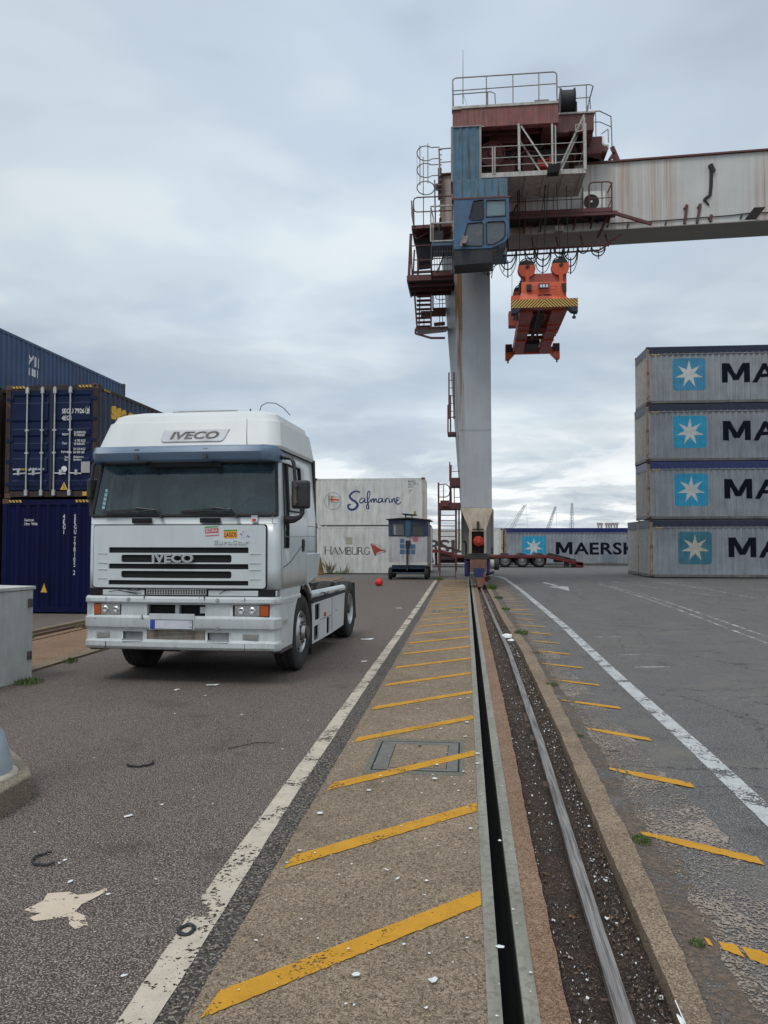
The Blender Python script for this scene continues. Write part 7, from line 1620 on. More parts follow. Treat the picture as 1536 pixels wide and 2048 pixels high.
for s_ in (1, -1):
    wheel(s_*1.07, 1.36, s_); 
    wheel(s_*1.06, 5.13, s_, dual=True)
    m = K_(); h = .14; r = .525; m.lathe([(.3, -h), (.44, -h*1.04), (.51, -h*.84), (r, -h*.5), (r, h*.5), (.51, h*.84), (.44, h*1.04), (.3, h)], (s_*.735, 5.13, r), 'X', 40); kb(m, 'tyre', 'tyre', smooth=True)
    m = K_(); m.hexa([(s_*.62, 5.68, .30), (s_*1.2, 5.68, .30), (s_*1.2, 5.70, .30), (s_*.62, 5.70, .30)], [(s_*.62, 5.52, 1.0), (s_*1.2, 5.52, 1.0), (s_*1.2, 5.54, 1.0), (s_*.62, 5.54, 1.0)]); kb(m, 'mud_flap', 'black_plastic')
# tread blocks on the rear tyres
# chassis
m = K_(); m.box(-.46, -.38, 1.2, 6.0, .74, 1.0); m.box(.38, .46, 1.2, 6.0, .74, 1.0)
for y in (2.4, 3.6, 4.6, 5.9): m.box(-.38, .38, y, y+.1, .78, .98)
m.cyl((-1.0, 1.36, .52), (1.0, 1.36, .52), .07, 10); m.cyl((-1.0, 5.13, .52), (1.0, 5.13, .52), .12, 10); m.box(-.25, .25, 4.9, 5.4, .35, .75); m.box(-.5, .5, .3, 2.0, .55, 1.15); kb(m, 'chassis', 'black_plastic')
m = K_(); m.lathe([(0, 0), (.45, 0), (.46, .03), (.45, .06), (0, .06)], (0, 4.95, 1.10), 'Z', 24); m.box(-.4, .4, 4.75, 5.15, 1.0, 1.1); kb(m, 'fifth_wheel', 'dark_steel')
m = K_(); m.box(-.9, .9, 2.1, 2.45, 1.0, 1.25); m.tube([(-.3, 2.1, 1.5), (-.3, 2.6, 1.3), (-.2, 3.4, 1.1), (0, 4.2, 1.05)], .02, 6); m.tube([(.0, 2.1, 1.5), (.05, 2.7, 1.35), (.1, 3.4, 1.12), (.1, 4.2, 1.05)], .02, 6); kb(m, 'air_lines', 'black_plastic')
m = K_(); m.box(.5, 1.0, 2.3, 2.9, .95, 1.08); m.box(-1.0, -.5, 2.3, 2.9, .95, 1.08); kb(m, 'battery_cover', 'oxide')
# side skirts
for s_ in (1, -1):
    y0, y1 = 2.02, 4.52; xo = s_*1.20
    def holes_(): return [[(2.18, .60), (2.52, .60), (2.52, .84), (2.18, .84)], [(2.12, .30), (2.44, .30), (2.44, .52), (2.12, .52)], [(3.02, .30), (3.24, .30), (3.24, .56), (3.02, .56)]]
    bm = bmesh.new(); ed_ = []
    for lp in [[(y0, .27), (3.3, .27), (4.42, .30), (4.52, .80), (4.56, .87), (y0, .87)]]+[rrect2d(h[0][0], h[1][0], h[0][1], h[2][1], .015, 2)[0] for h in holes_()]:
        vv = [bm.verts.new((xo, y, z)) for y, z in lp]; ed_ += [bm.edges.new((vv[i], vv[(i+1) % len(vv)])) for i in range(len(vv))]
    bmesh.ops.triangle_fill(bm, use_beauty=True, use_dissolve=False, edges=ed_); bm.verts.index_update(); m = K_(); m.add([tuple(v.co) for v in bm.verts], [tuple(v.index for v in f.verts) for f in bm.faces]); bm.free()
    sk = kb(m, 'side_skirt', 'truck_white2', solid=.02)
    m = K_(); m.box(min(s_*.6, s_*1.16), max(s_*.6, s_*1.16), y0+.02, 4.4, .34, .82); kb(m, 'fuel_tank', 'black_plastic')
    m = K_(); m.tube([(s_*1.15, y0-.05, 1.0), (s_*1.15, 4.56, .955)], .06, 10); sr_ = kb(m, 'skirt_rail', 'truck_white2', sk, smooth=True)
    m = K_(); m.box(min(s_*1.16, s_*1.206), max(s_*1.16, s_*1.206), y0-.02, 4.55, .885, .915); m.box(min(s_*1.12, s_*1.18), max(s_*1.12, s_*1.18), y0, 4.55, .86, .95); kb(m, 'skirt_shadow_gap', 'seam_black', sk)
    m = K_(); [m.box(min(s_*1.2, s_*1.204), max(s_*1.2, s_*1.204), *q) for q in ((3.42, 3.428, .30, .87), (2.55, 3.42, .575, .580), (3.75, 3.765, .60, .64))]; kb(m, 'skirt_seam', 'seam_black', sk)
    m = K_(); m.cyl((s_*1.20, 2.85, .64), (s_*1.225, 2.85, .64), .035, 12); kb(m, 'side_lamp', 'amber', sk)
    m = K_()
    for P_l in ([(2.5, 1.04), (2.75, 1.035), (2.95, 1.0), (3.1, 1.03)], [(3.6, 1.0), (3.8, .99), (3.95, 1.01)], [(2.8, 1.01), (3.0, .98)]):
        me = stroke2d([(a, b) for a, b in P_l], .016); m.add([(s_*1.213, y, z-.045) for y, z in me[0]], me[1])
    kb(m, 'scuffs', 'seam_black', sk)
# mirrors
for s_ in (1, -1):
    hw_ = .115 if s_ > 0 else .032; cx_ = 1.47 if s_ > 0 else -1.285; zo = 0 if s_ > 0 else .14
    m = K_(); m.box(cx_-hw_, cx_+hw_, .16 if s_ > 0 else .12, .27 if s_ > 0 else .36, 2.215+zo, 2.575+zo*.4); mo = kb(m, 'mirror', 'black_plastic', bevel=.035, seg=3)
    if s_ > 0: m = K_(); m.box(cx_-.075, cx_-.04, .145, .165, 2.26, 2.54); m.cyl((cx_-.04, .15, 2.5), (cx_-.04, .13, 2.5), .02, 8); m.cyl((cx_-.04, .15, 2.3), (cx_-.04, .13, 2.3), .02, 8); kb(m, 'mirror_bracket', 'hub_dark', mo)
    m = K_(); m.box(cx_-hw_+.015, cx_+hw_-.015, .27, .275 if s_ > 0 else .366, 2.235+zo, 2.555+zo*.4); kb(m, 'mirror_glass', 'rim', mo)
    m = K_(); e_ = 1.40 if s_ > 0 else 1.285; m.tube([(s_*1.16, .34, 2.86), (s_*1.20, .28, 2.88), (s_*(e_-.06), .22, 2.86), (s_*(e_-.02), .2, 2.80), (s_*e_, .2, 2.56)], [.026, .028, .026, .024, .022], 8); kb(m, 'mirror_arm', 'black_plastic', mo, smooth=True)
    m = K_(); e_ = 1.50 if s_ > 0 else 1.29; m.tube([(s_*1.25, .30, 2.08), (s_*(e_-.12), .24, 2.08), (s_*(e_-.04), .2, 2.11), (s_*e_, .2, 2.16), (s_*e_, .2, 2.24+zo)], [.055, .045, .03, .022, .022], 8); kb(m, 'mirror_arm', 'black_plastic', mo, smooth=True)
    m = K_(); m.hexa([(s_*1.235, .27, 2.0), (s_*1.29, .27, 2.02), (s_*1.29, .40, 2.02), (s_*1.235, .42, 2.0)], [(s_*1.235, .27, 2.15), (s_*1.28, .27, 2.13), (s_*1.28, .40, 2.13), (s_*1.235, .42, 2.15)]); kb(m, 'mirror_mount', 'black_plastic', mo, bevel=.02)

# ================================================================== site hut on wheels
paint('hut_blue', (.022, .06, .125), .5, 0, .2, 3, streak=.4, grime=.4, seed=41); paint('hut_white', (.50, .50, .52), .55, 0, .1, 2, streak=.4, grime=.4, rust=.12, seed=42, rcol=(.25, .17, .10)); paint('logo_hut', (.07, .16, .28), .6, bump=0); paint('logo_pink', (.42, .12, .16), .6, bump=0)
HX0, HX1, HY, HZ0, HZ1 = at(777, 1100, 36.3).x, at(855, 1100, 36.3).x, 36.3, at(800, 1130, 36.3).z, at(800, 1040, 36.3).z
hut = thing('site_hut', 'blue and grey wheeled site hut with two windows standing by the white containers', 'site hut', ((HX0+HX1)/2, HY+1.3, 0))
HO = hut.location
def hb_(m, n, mat, p=None, **k): return m.build(n, M[mat] if isinstance(mat, str) else mat, p or hut, **k)
def hz(px, py): v = at(px, py, HY); return v.x, v.z
zm = hz(800, 1073)[1]
m = MB(HO); m.box(HX0, HX1, HY, HY+2.6, HZ0, zm); lo = hb_(m, 'lower_wall', 'hut_white', bevel=.015)
def h7(x, y): v = at(740+x/9.6, 1000+y/9.6, HY); return v.x, v.z
wh = [[h7(425, 460), h7(655, 460), h7(655, 680), h7(425, 670)], [h7(805, 465), h7(1032, 470), h7(1032, 685), h7(805, 680)]]
m = MB(HO); vs, fs = plate_with_holes([(HX0, zm+.003), (HX1+.0, zm+.003), (HX1, HZ1), (HX0, HZ1)], wh, HY-.005, 0); m.add(vs, fs); m.box(HX1-.04, HX1+.003, HY+.01, HY+2.6, zm+.003, HZ1); m.box(HX0-.003, HX0+.04, HY+.01, HY+2.6, zm+.003, HZ1); up = hb_(m, 'upper_wall', 'hut_blue')
for w in wh:
    m = MB(HO); m.add([(x, HY+.02, z) for x, z in w], [(0, 1, 2, 3)]); wo = hb_(m, 'window', 'cab_glass', up); m = MB(HO); m.tube([(x, HY-.01, z) for x, z in w], .03, 5, closed=True); hb_(m, 'window_frame', 'hub_dark', wo)
m = MB(HO); m.box(HX0+.1, HX1-.1, HY+2.5, HY+2.59, zm, HZ1-.05); m.box(HX0+.3, HX0+.36, HY+.5, HY+.56, zm, HZ1); hb_(m, 'inner_wall', paint('hut_inner', (.30, .33, .27), .8), up)
m = MB(HO); cx_ = (HX0+HX1)/2; m.box(cx_-.13, cx_+.13, HY-.06, HY-.008, zm, HZ1-.02); hb_(m, 'centre_post', 'cab_blue', up, bevel=.02)
m = MB(HO); zt = HZ1; m.hexa([(HX0-.10, HY-.15, zt), (cx_, HY-.15, zt+.05), (cx_, HY+2.8, zt+.05), (HX0-.10, HY+2.8, zt)], [(HX0-.10, HY-.15, zt+.05), (cx_, HY-.15, zt+.13), (cx_, HY+2.8, zt+.13), (HX0-.10, HY+2.8, zt+.05)]); m.hexa([(cx_, HY-.15, zt+.05), (HX1+.14, HY-.15, zt-.04), (HX1+.14, HY+2.8, zt-.04), (cx_, HY+2.8, zt+.05)], [(cx_, HY-.15, zt+.13), (HX1+.14, HY-.15, zt+.02), (HX1+.14, HY+2.8, zt+.02), (cx_, HY+2.8, zt+.13)]); ro = hb_(m, 'roof', 'dark_steel', bevel=.01)
m = MB(HO)
for dx in (-.12, .18): m.bar((cx_+dx, HY+.5, zt+.1), (cx_+dx-.05, HY+.5, zt+.26), .05)
m.hexa([(cx_-.2, HY+.3, zt+.24), (cx_+.3, HY+.3, zt+.22), (cx_+.3, HY+.9, zt+.22), (cx_-.2, HY+.9, zt+.24)], [(cx_-.35, HY+.2, zt+.33), (cx_+.42, HY+.2, zt+.26), (cx_+.4, HY+1.0, zt+.26), (cx_-.35, HY+1.0, zt+.33)]); hb_(m, 'roof_vent', 'dark_steel', ro)
m = MB(HO); m.box(cx_+.24, cx_+.36, HY+.4, HY+.5, zt+.24, zt+.44); hb_(m, 'warning_lamp', 'line_lamp' if 'line_lamp' in M else paint('line_lamp', (.35, .24, .07), .5), ro, bevel=.02)
m = MB(HO)
for (x0, x1, y0, y1) in ((575, 660, 742, 832), (670, 760, 742, 832), (575, 665, 845, 935), (675, 765, 850, 940), (778, 872, 848, 938), (575, 668, 950, 1042), (678, 765, 950, 1042), (778, 868, 950, 1042)):
    if (x0, y0) == (670, 742): continue
    a, b = h7(x0, y1), h7(x1, y0); m.flat(rrect2d(a[0], b[0], a[1], b[1], .03), (0, HY-.004, 0), (1, 0, 0), (0, 0, 1))
hb_(m, 'emblem', 'logo_hut', lo)
m = MB(HO); c = h7(872, 750); m.flat(xf2d(rrect2d(-.12, .12, -.12, .12, .03), 1, 1, c[0], c[1], R(15)), (0, HY-.008, 0), (1, 0, 0), (0, 0, 1)); hb_(m, 'emblem_square', 'logo_pink', lo)
m = MB(HO)
for ch, x in (('T', 600), ('C', 690), ('A', 770)): a, b = h7(x, 1150), h7(x+38, 1075); m.flat(fit2d(text2d(ch, 1), a[0], b[0], a[1], b[1]), (0, HY-.004, 0), (1, 0, 0), (0, 0, 1))
hb_(m, 'lettering', paint('hut_letter', (.30, .20, .16), .6), lo)
m = MB(HO); m.box(HX0, HX1, HY-.03, HY-.002, HZ0-.0, HZ0+.12); hb_(m, 'trim_board', 'logo_white', lo)
m = MB(HO); m.box(HX0+.15, HX1-.15, HY+.1, HY+2.5, .35, HZ0-.01); m.box(HX0+.1, HX1-.1, HY+.1, HY+.3, .30, .5); un = hb_(m, 'undercarriage', 'hut_blue'); 
m = MB(HO); a = h7(725, 850); m.bar((a[0], HY-.12, a[1]), (a[0]-.03, HY-.16, .42), .07); m.box(a[0]-.1, a[0]+.12, HY-.1, HY-.002, a[1]-.05, a[1]+.18); hb_(m, 'tow_bar', 'dark_steel', un)
for x in (HX0-.02, HX1-.16):
    for y in (HY+.2, HY+2.0):
        m = MB(HO); m.lathe([(0, 0), (.2, 0), (.27, .02), (.29, .06), (.29, .14), (.27, .18), (.2, .2), (0, .2)], (x, y, .29), 'X', 20); hb_(m, 'wheel', 'tyre', un, smooth=True)
m = MB(HO); m.box(HX1+.004, HX1+.02, HY+.25, HY+.95, HZ0+.05, HZ1-.1); m.tube([(HX1+.04, HY+.2, HZ0), (HX1+.04, HY+.2, HZ1-.2)], .02, 5); hb_(m, 'door', 'hut_white', lo)

# ================================================================== flatbed trailer behind the crane
paint('trailer_red', (.13, .016, .014), .5, 0, .2, 2, grime=.3)
trl = thing('flatbed_trailer', 'long low red flatbed trailer with three axles parked across behind the crane leg', 'trailer', (0, 54.8, 0))
RO = trl.location
def rb(m, n, mat, p=None, **k): return m.build(n, M[mat] if isinstance(mat, str) else mat, p or trl, **k)
def RP(px, py, Y=54.4): v = at(px, py, Y); return v
zt, zb = RP(1000, 1110).z, RP(1000, 1116).z
xL, xR = RP(905, 0).x, RP(1085, 0).x
m = MB(RO); m.box(xL, xR, 54.2, 56.7, zb, zt); m.hexa([(xR, 54.2, zb), (RP(1154, 0).x, 54.2, RP(0, 1128).z), (RP(1154, 0).x, 56.7, RP(0, 1128).z), (xR, 56.7, zb)], [(xR, 54.2, zt), (RP(1154, 0).x, 54.2, RP(0, 1121).z), (RP(1154, 0).x, 56.7, RP(0, 1121).z), (xR, 56.7, zt)])
m.box(RP(1140, 0).x, RP(1155, 0).x, 54.2, 56.7, RP(0, 1131).z, RP(0, 1121).z-.02); bed = rb(m, 'bed', 'trailer_red', bevel=.02)
m = MB(RO)
g0, g1 = RP(860, 0).x, RP(900, 0).x; m.box(g0-4.2, g0+.6, 54.2, 56.7, RP(0, 1104).z, RP(0, 1098).z); m.hexa([(g0+.6, 54.2, RP(0, 1104).z), (g1+.3, 54.2, zb), (g1+.3, 56.7, zb), (g0+.6, 56.7, RP(0, 1104).z)], [(g0+.6, 54.2, RP(0, 1098).z), (g1+.3, 54.2, zt), (g1+.3, 56.7, zt), (g0+.6, 56.7, RP(0, 1098).z)]); rb(m, 'gooseneck', 'trailer_red', bevel=.02)
m = MB(RO); m.hexa([(RP(1083, 0).x, 54.3, zt+.01), (RP(1140, 0).x, 54.3, RP(0, 1121).z+.05), (RP(1140, 0).x, 55.2, RP(0, 1121).z+.05), (RP(1083, 0).x, 55.2, zt+.01)], [(RP(1090, 0).x, 54.3, zt+.16), (RP(1142, 0).x, 54.3, RP(0, 1119).z+.1), (RP(1142, 0).x, 55.2, RP(0, 1119).z+.1), (RP(1090, 0).x, 55.2, zt+.16)]); m.bar(RP(882, 1092), RP(918, 1101), .35, .12); rb(m, 'loading_ramp', 'dark_steel')
m = MB(RO); m.box(xL-1, xR, 54.9, 55.1, zb-.35, zb-.01); m.box(xL-1, xR, 55.8, 56.0, zb-.35, zb-.01); m.box(RP(1118, 0).x, RP(1128, 0).x, 54.3, 54.5, RP(0, 1132).z, zb); m.box(RP(878, 0).x, RP(905, 0).x, 54.3, 55.2, .5, 1.0); m.box(RP(1100, 0).x, RP(1116, 0).x, 54.4, 55.2, .35, .75); rb(m, 'chassis', 'dark_steel')
for px in (1010, 1044.5, 1079):
    c = RP(px, 1126); r_ = .50
    for Y in (54.35, 56.25):
        m = MB(RO); m.lathe([(.30, 0), (.42, -.01), (.48, .03), (r_, .08), (r_, .22), (.48, .28), (.30, .3)], (c.x, Y, r_), 'Y', 26); wo = rb(m, 'wheel', 'tyre', smooth=True)
        m = MB(RO); m.lathe([(.30, .01), (.28, .03), (.24, .10), (.15, .08), (.12, .0), (0, -.02)], (c.x, Y, r_), 'Y', 26)
        ri = rb(m, 'rim', 'rim', wo, smooth=True)
        m = MB(RO)
        for k in range(10): t_ = 2*math.pi*k/10; q = Vector((c.x+.225*math.cos(t_), Y+.05, r_+.225*math.sin(t_))); m.cyl(q, q+Vector((0, -.012, 0)), .028, 7)
        rb(m, 'hand_hole', 'black_hole', ri)
m = MB(RO); 
for px in (1010, 1044.5, 1079): c = RP(px, 1126); m.box(c.x-.62, c.x+.62, 54.3, 54.7, 1.02, 1.05) if False else m.cyl((c.x, 54.6, .5), (c.x, 56.2, .5), .08, 8)
rb(m, 'axle', 'dark_steel')
m = MB(RO); m.box(g0-2.2, g0-1.9, 54.5, 56.2, .0, 1.2) if False else m.tube([(g0+.3, 54.6, 1.4), (g0+.35, 54.6, .1)], .09, 8); m.box(g0+.1, g0+.55, 54.4, 54.8, .0, .06); m.tube([(g0-.2, 54.5, 1.2), (g0+.0, 54.5, .9), (g0+.15, 54.5, .3)], .05, 6); rb(m, 'landing_leg', 'dark_steel')

# ================================================================== grey cabinet and lamp base at the left edge
paint('cabinet_grey', (.46, .47, .455), .8, 0, .1, 3, streak=.35, grime=.4, spots=.15, seed=51, rcol=(.24, .24, .20), gcol=(.26, .27, .23)); 
paint('galv_post', (.33, .38, .42), .5, .3, .12, 4, grime=.2)
cz = at(64, 1172, 9.5).z
cab_ = thing('electrical_cabinet', 'waist high weathered grey electrical cabinet at the left edge in front of the navy container', 'cabinet', (-6.0, 8.6, 0))
def eb3(m, n, mat, p=None, **k): return m.build(n, M[mat], p or cab_, **k)
m = MB(cab_.location); m.hexa([(-7.0, 7.2, 0.0), (-6.12, 7.2, 0.0), (-5.60, 9.52, 0.0), (-6.6, 9.75, 0.0)], [(-7.0, 7.2, cz-.05), (-6.12, 7.2, cz-.05), (-5.60, 9.52, cz-.05), (-6.6, 9.75, cz-.05)]); body = eb3(m, 'body', 'cabinet_grey', bevel=.01)
m = MB(cab_.location); m.hexa([(-7.03, 7.17, cz-.045), (-6.10, 7.17, cz-.045), (-5.575, 9.54, cz-.045), (-6.62, 9.78, cz-.045)], [(-7.03, 7.17, cz), (-6.10, 7.17, cz), (-5.575, 9.54, cz), (-6.62, 9.78, cz)]); eb3(m, 'lid', 'cabinet_grey', bevel=.008)
for z in (cz-.27, .28):
    m = MB(cab_.location); d = Vector((.52, 2.32, 0)).normalized(); p = Vector((-5.60, 9.52, 0))-d*.07+Vector((.004, 0, z)); nn = Vector((d.y, -d.x, 0)); m.hexa([p-d*.03, p+d*.03, p+d*.03+nn*.03, p-d*.03+nn*.03], [p-d*.03+Vector((0, 0, .11)), p+d*.03+Vector((0, 0, .11)), p+d*.03+nn*.03+Vector((0, 0, .11)), p-d*.03+nn*.03+Vector((0, 0, .11))]); eb3(m, 'hinge', 'hub_dark', body, bevel=.008)
# lamp base block
lp = thing('lamp_post_base', 'pale grey round post foot on a chipped concrete block at the lower left edge', 'post', (-3.75, 5.35, 0))
m = MB(lp.location); bt = [(-4.3, 4.35), (-3.02, 4.72), (-3.03, 5.17), (-3.17, 5.38), (-3.66, 5.88), (-4.4, 5.95)]; n = len(bt); zt = .17
m.add([(x, y, -.05) for x, y in bt]+[(x, y, zt-.012) for x, y in bt]+[(x*.985-.055, y*.99+.05, zt) for x, y in bt], [tuple(range(2*n, 3*n))]+[(i, (i+1) % n, (i+1) % n+n, i+n) for i in range(n)]+[(i+n, (i+1) % n+n, (i+1) % n+2*n, i+2*n) for i in range(n)]); m.build('concrete_block', M['block_concrete'], lp)
e1, e2, e3 = at(12, 1560, 5.0), at(12, 1535, 5.0), at(0, 1487, 5.0)
cxp = e1.x-.32
m = MB(lp.location); m.lathe([(.265, zt), (.262, zt+.02), (.26, zt+.06), (.25, e2.z+.02), (.20, e3.z+.03), (.15, .52), (.12, .70), (.105, 1.0), (.10, 2.0), (.09, 4.2), (.0, 4.21)], (cxp, 5.1, 0), 'Z', 32); m.build('post', M['galv_post'], lp, smooth=True, ang=30); m = MB(lp.location); m.lathe([(.30, zt-.002), (.29, zt+.012), (.26, zt+.022)], (cxp, 5.1, 0), 'Z', 24); m.build('mortar_collar', paint('mortar', (.42, .38, .31), .9, 0, .2, 9), lp)

# ================================================================== small things about the yard
bu = thing('mooring_buoy', 'small bright red plastic float lying on the yard behind the truck', 'float', (-3.5, 31.1, 0))
m = MB(bu.location); m.lathe([(.0, .0), (.09, .01), (.15, .06), (.165, .13), (.15, .20), (.11, .26), (.05, .29), (.0, .295)], (-3.5, 31.1, 0), 'Z', 20); m.build('body', paint('buoy_red', (.62, .02, .012), .5, 0, .15, 12), bu, smooth=True, ang=60)
m = MB(bu.location); m.tube([(-3.5+.05*math.cos(t_), 31.1, .30+.04*math.sin(t_)) for t_ in [2*math.pi*k/10 for k in range(10)]], .012, 5, closed=True); m.box(-3.56, -3.44, 31.07, 31.13, -.0, .02); m.build('rope_eye', M['buoy_red'], bu)
paint('post_mustard', (.24, .15, .03), .7, 0, .3, 4, streak=.6, grime=.5)
m = MB((-8.0, 40.9, 0)); m.hexa([(-8.05, 40.7, 0), (-7.60, 40.7, 0), (-7.60, 41.1, 0), (-8.05, 41.1, 0)], [(-8.02, 40.72, .95), (-7.78, 40.72, .95), (-7.78, 41.08, .95), (-8.02, 41.08, .95)]); m.box(-8.05, -7.95, 40.66, 40.699, 0, .9); tag(m.build('bollard', M['post_mustard'], bevel=.02), 'worn mustard yellow bollard at the left corner of the white container stack', 'bollard')
# litter
def paper(cx_, cy_, s, rot, lab, mat='decal_white', sx=1.6, z=.004, name='paper_scrap', cat='litter'):
    m = MB((cx_, cy_, z)); n = 4; r_ = random.Random(int(cx_*100)+7); vs = []
    for i in range(n+1):
        for j in range(n+1):
            u, v = (i/n-.5)*s*sx, (j/n-.5)*s; c_, s__ = math.cos(rot), math.sin(rot)
            vs.append((cx_+u*c_-v*s__+r_.uniform(-.006, .006), cy_+u*s__+v*c_+r_.uniform(-.006, .006), z+.004+abs(r_.gauss(0, .006))*s*8))
    m.add(vs, [(i*(n+1)+j, (i+1)*(n+1)+j, (i+1)*(n+1)+j+1, i*(n+1)+j+1) for i in range(n) for j in range(n)]); return tag(m.build(name, M[mat], smooth=True, solid=.001), lab, cat, 'scraps of litter on the yard')
paper(-3.15, 9.42, .10, .3, 'crumpled white sheet lying in front of the truck bumper'); paper(-3.48, 9.06, .05, 1.2, 'tiny torn white scrap left of the crumpled sheet, in front of the truck'); paper(-1.80, 14.1, .12, .1, 'white strip of paper beside the truck rear wheel', sx=2.0); paper(-1.52, 11.5, .06, .6, 'small white scrap beside the cream line, level with the truck')
paper(-1.79, 20.7, .10, .2, 'farthest white scrap on the yard near the cream line'); paper(-2.2, 4.9, .035, .8, 'small pale scrap on the asphalt above the cream paint patch')
def ring(cx_, cy_, rx, ry, a0, a1, lab, r=.008, rot=0, name='rubber_strap', cat='rubber strip'):
    m = MB((cx_, cy_, 0)); n = 16; pts = []
    for k in range(n+1):
        t_ = R(a0+(a1-a0)*k/n); x, y = rx*math.cos(t_), ry*math.sin(t_); pts.append((cx_+x*math.cos(rot)-y*math.sin(rot), cy_+x*math.sin(rot)+y*math.cos(rot), .004+r+.003*math.sin(k*1.7)))
    m.tube(pts, r, 6); return tag(m.build(name, M['black_plastic'], smooth=True), lab, cat)
ring(-1.285, 3.50, .034, .045, 0, 350, 'black rubber loop lying on the near end of the cream line', .009)
ring(-2.35, 4.20, .085, .09, 110, 320, 'black curved strip on the asphalt beside the cream paint patch', .007); ring(-2.62, 6.05, .10, .09, 190, 380, 'black hook shaped strip on the asphalt in mid yard', .009, .3)
m = MB((-1.86, 6.72, 0)); m.tube([(-2.05, 6.55, .01), (-1.86, 6.74, .018), (-1.70, 6.78, .01)], .004, 5); tag(m.build('twig', M['dark_steel']), 'thin bent twig on the asphalt halfway to the truck', 'twig')
# feather leaning on the kerb at the bottom
fe2 = (0.80, 2.93)
m = MB((.80, 2.93, -.05)); m.flat(stroke2d([(0, 0), (.01, .06), (.0, .13), (-.02, .19)], .03, True, .9), (.80, 2.90, -.035), (1, 0, 0), (0, .8, .35)); m.flat(stroke2d([(0, .1), (-.025, .22)], .004, False), (.80, 2.90, -.03), (1, 0, 0), (0, .7, .5)); tag(m.build('feather', M['decal_white'], solid=.001), 'large white gull feather against the kerb at the bottom of the soil trench', 'feather')
# white shoe-like rag in the trench
m = MB((.82, 14.7, -.05)); m.lathe([(0, 0), (.09, .0), (.12, .04), (.09, .09), (0, .11)], (.78, 14.9, -.06), 'Z', 12); m.lathe([(0, 0), (.07, .0), (.09, .04), (.0, .07)], (.84, 14.45, -.06), 'Z', 12); tag(m.build('plastic_rag', M['decal_white'], smooth=True), 'crumpled white plastic rag in the trench beside the rail, halfway to the crane', 'rag')
# uncountable droppings, feathers and grit
def spray(name, mat, n, fx, fy, z, s0, s1, seed, tall=0., groups=1):
    m = MB(); r_ = random.Random(seed)
    for _ in range(n):
        y = fy(r_); x = fx(r_, y); s = r_.uniform(s0, s1)*(1+ .02*y); k = r_.randint(5, 8); a0 = r_.uniform(0, 6.28); el = r_.uniform(.35, 1.0); vs = []
        zz = z(x, y) if callable(z) else z
        for i in range(k):
            t_ = 2*math.pi*i/k; q = s*r_.uniform(.5, 1.15); u, v = q*math.cos(t_), q*el*math.sin(t_); vs.append((x+u*math.cos(a0)-v*math.sin(a0), y+u*math.sin(a0)+v*math.cos(a0), zz+r_.uniform(0, tall)))
        m.add(vs, [tuple(range(k))])
    return tag(m.build(name, mat, recalc=False), kind='stuff')
ny = lambda a, b, p=2.: (lambda r: a+(b-a)*r.random()**p)
paint('dropping', (.66, .67, .68), .7, 0, .1, 30, bump=0)
spray('bird_droppings', M['dropping'], 150, lambda r, y: r.uniform(-1.0, .06), ny(2.6, 20), .0158, .003, .011, 1)
spray('bird_droppings', M['dropping'], 36, lambda r, y: r.choice([r.uniform(.08, .13), r.uniform(.22, .28)]), ny(2.6, 20), .0175, .003, .009, 2)
spray('bird_droppings', M['dropping'], 130, lambda r, y: r.uniform(-5, -1.3), ny(2.8, 20), .0085, .003, .008, 3)
spray('bird_droppings', M['dropping'], 70, lambda r, y: r.uniform(1.1, 6), ny(2.8, 20), .0045, .003, .008, 4)
spray('bird_droppings', M['dropping'], 30, lambda r, y: r.uniform(-1.0, .25), ny(2.7, 9, 1.4), .0185, .012, .026, 21)
spray('bird_droppings', M['dropping'], 26, lambda r, y: r.uniform(-3.6, -1.4), ny(3.0, 9, 1.3), .0092, .010, .022, 22)
def trench_x(r, y): 
    a, b, c_ = interp(T_PL, y), interp(T_PR, y), interp(T_RC, y)
    return r.uniform(a+.01, c_-.07) if r.random() < .35 else r.uniform(c_+.07, b-.01)
spray('feather_litter', M['dropping'], 520, trench_x, ny(2.7, 28, 1.5), -.056, .003, .013, 5, .014)
spray('leaf_litter', paint('leaf_bits', (.20, .11, .05), .9, 0, .5, 30, bump=0), 420, trench_x, ny(2.7, 22, 1.6), -.057, .003, .012, 6, .012)
spray('grit', paint('grit', (.24, .19, .15), .9, 0, .4, 40, bump=0), 900, lambda r, y: interp(T_KR, y)+abs(r.gauss(.02, .12)), ny(2.7, 20, 1.5), .0085, .002, .006, 7, .004)
spray('small_rubble', paint('rubble', (.13, .095, .07), .95, 0, .5, 40, bump=0), 1500, trench_x, ny(2.7, 20, 1.5), -.058, .004, .014, 9, .02)
spray('feather_litter', M['dropping'], 1100, trench_x, ny(2.7, 28, 1.4), -.054, .0015, .005, 10, .01)
spray('grit', M['grit'], 700, lambda r, y: r.uniform(interp(T_LI, y), interp(T_CL, y)), ny(2.7, 14, 1.5), .007, .002, .006, 8, .006)
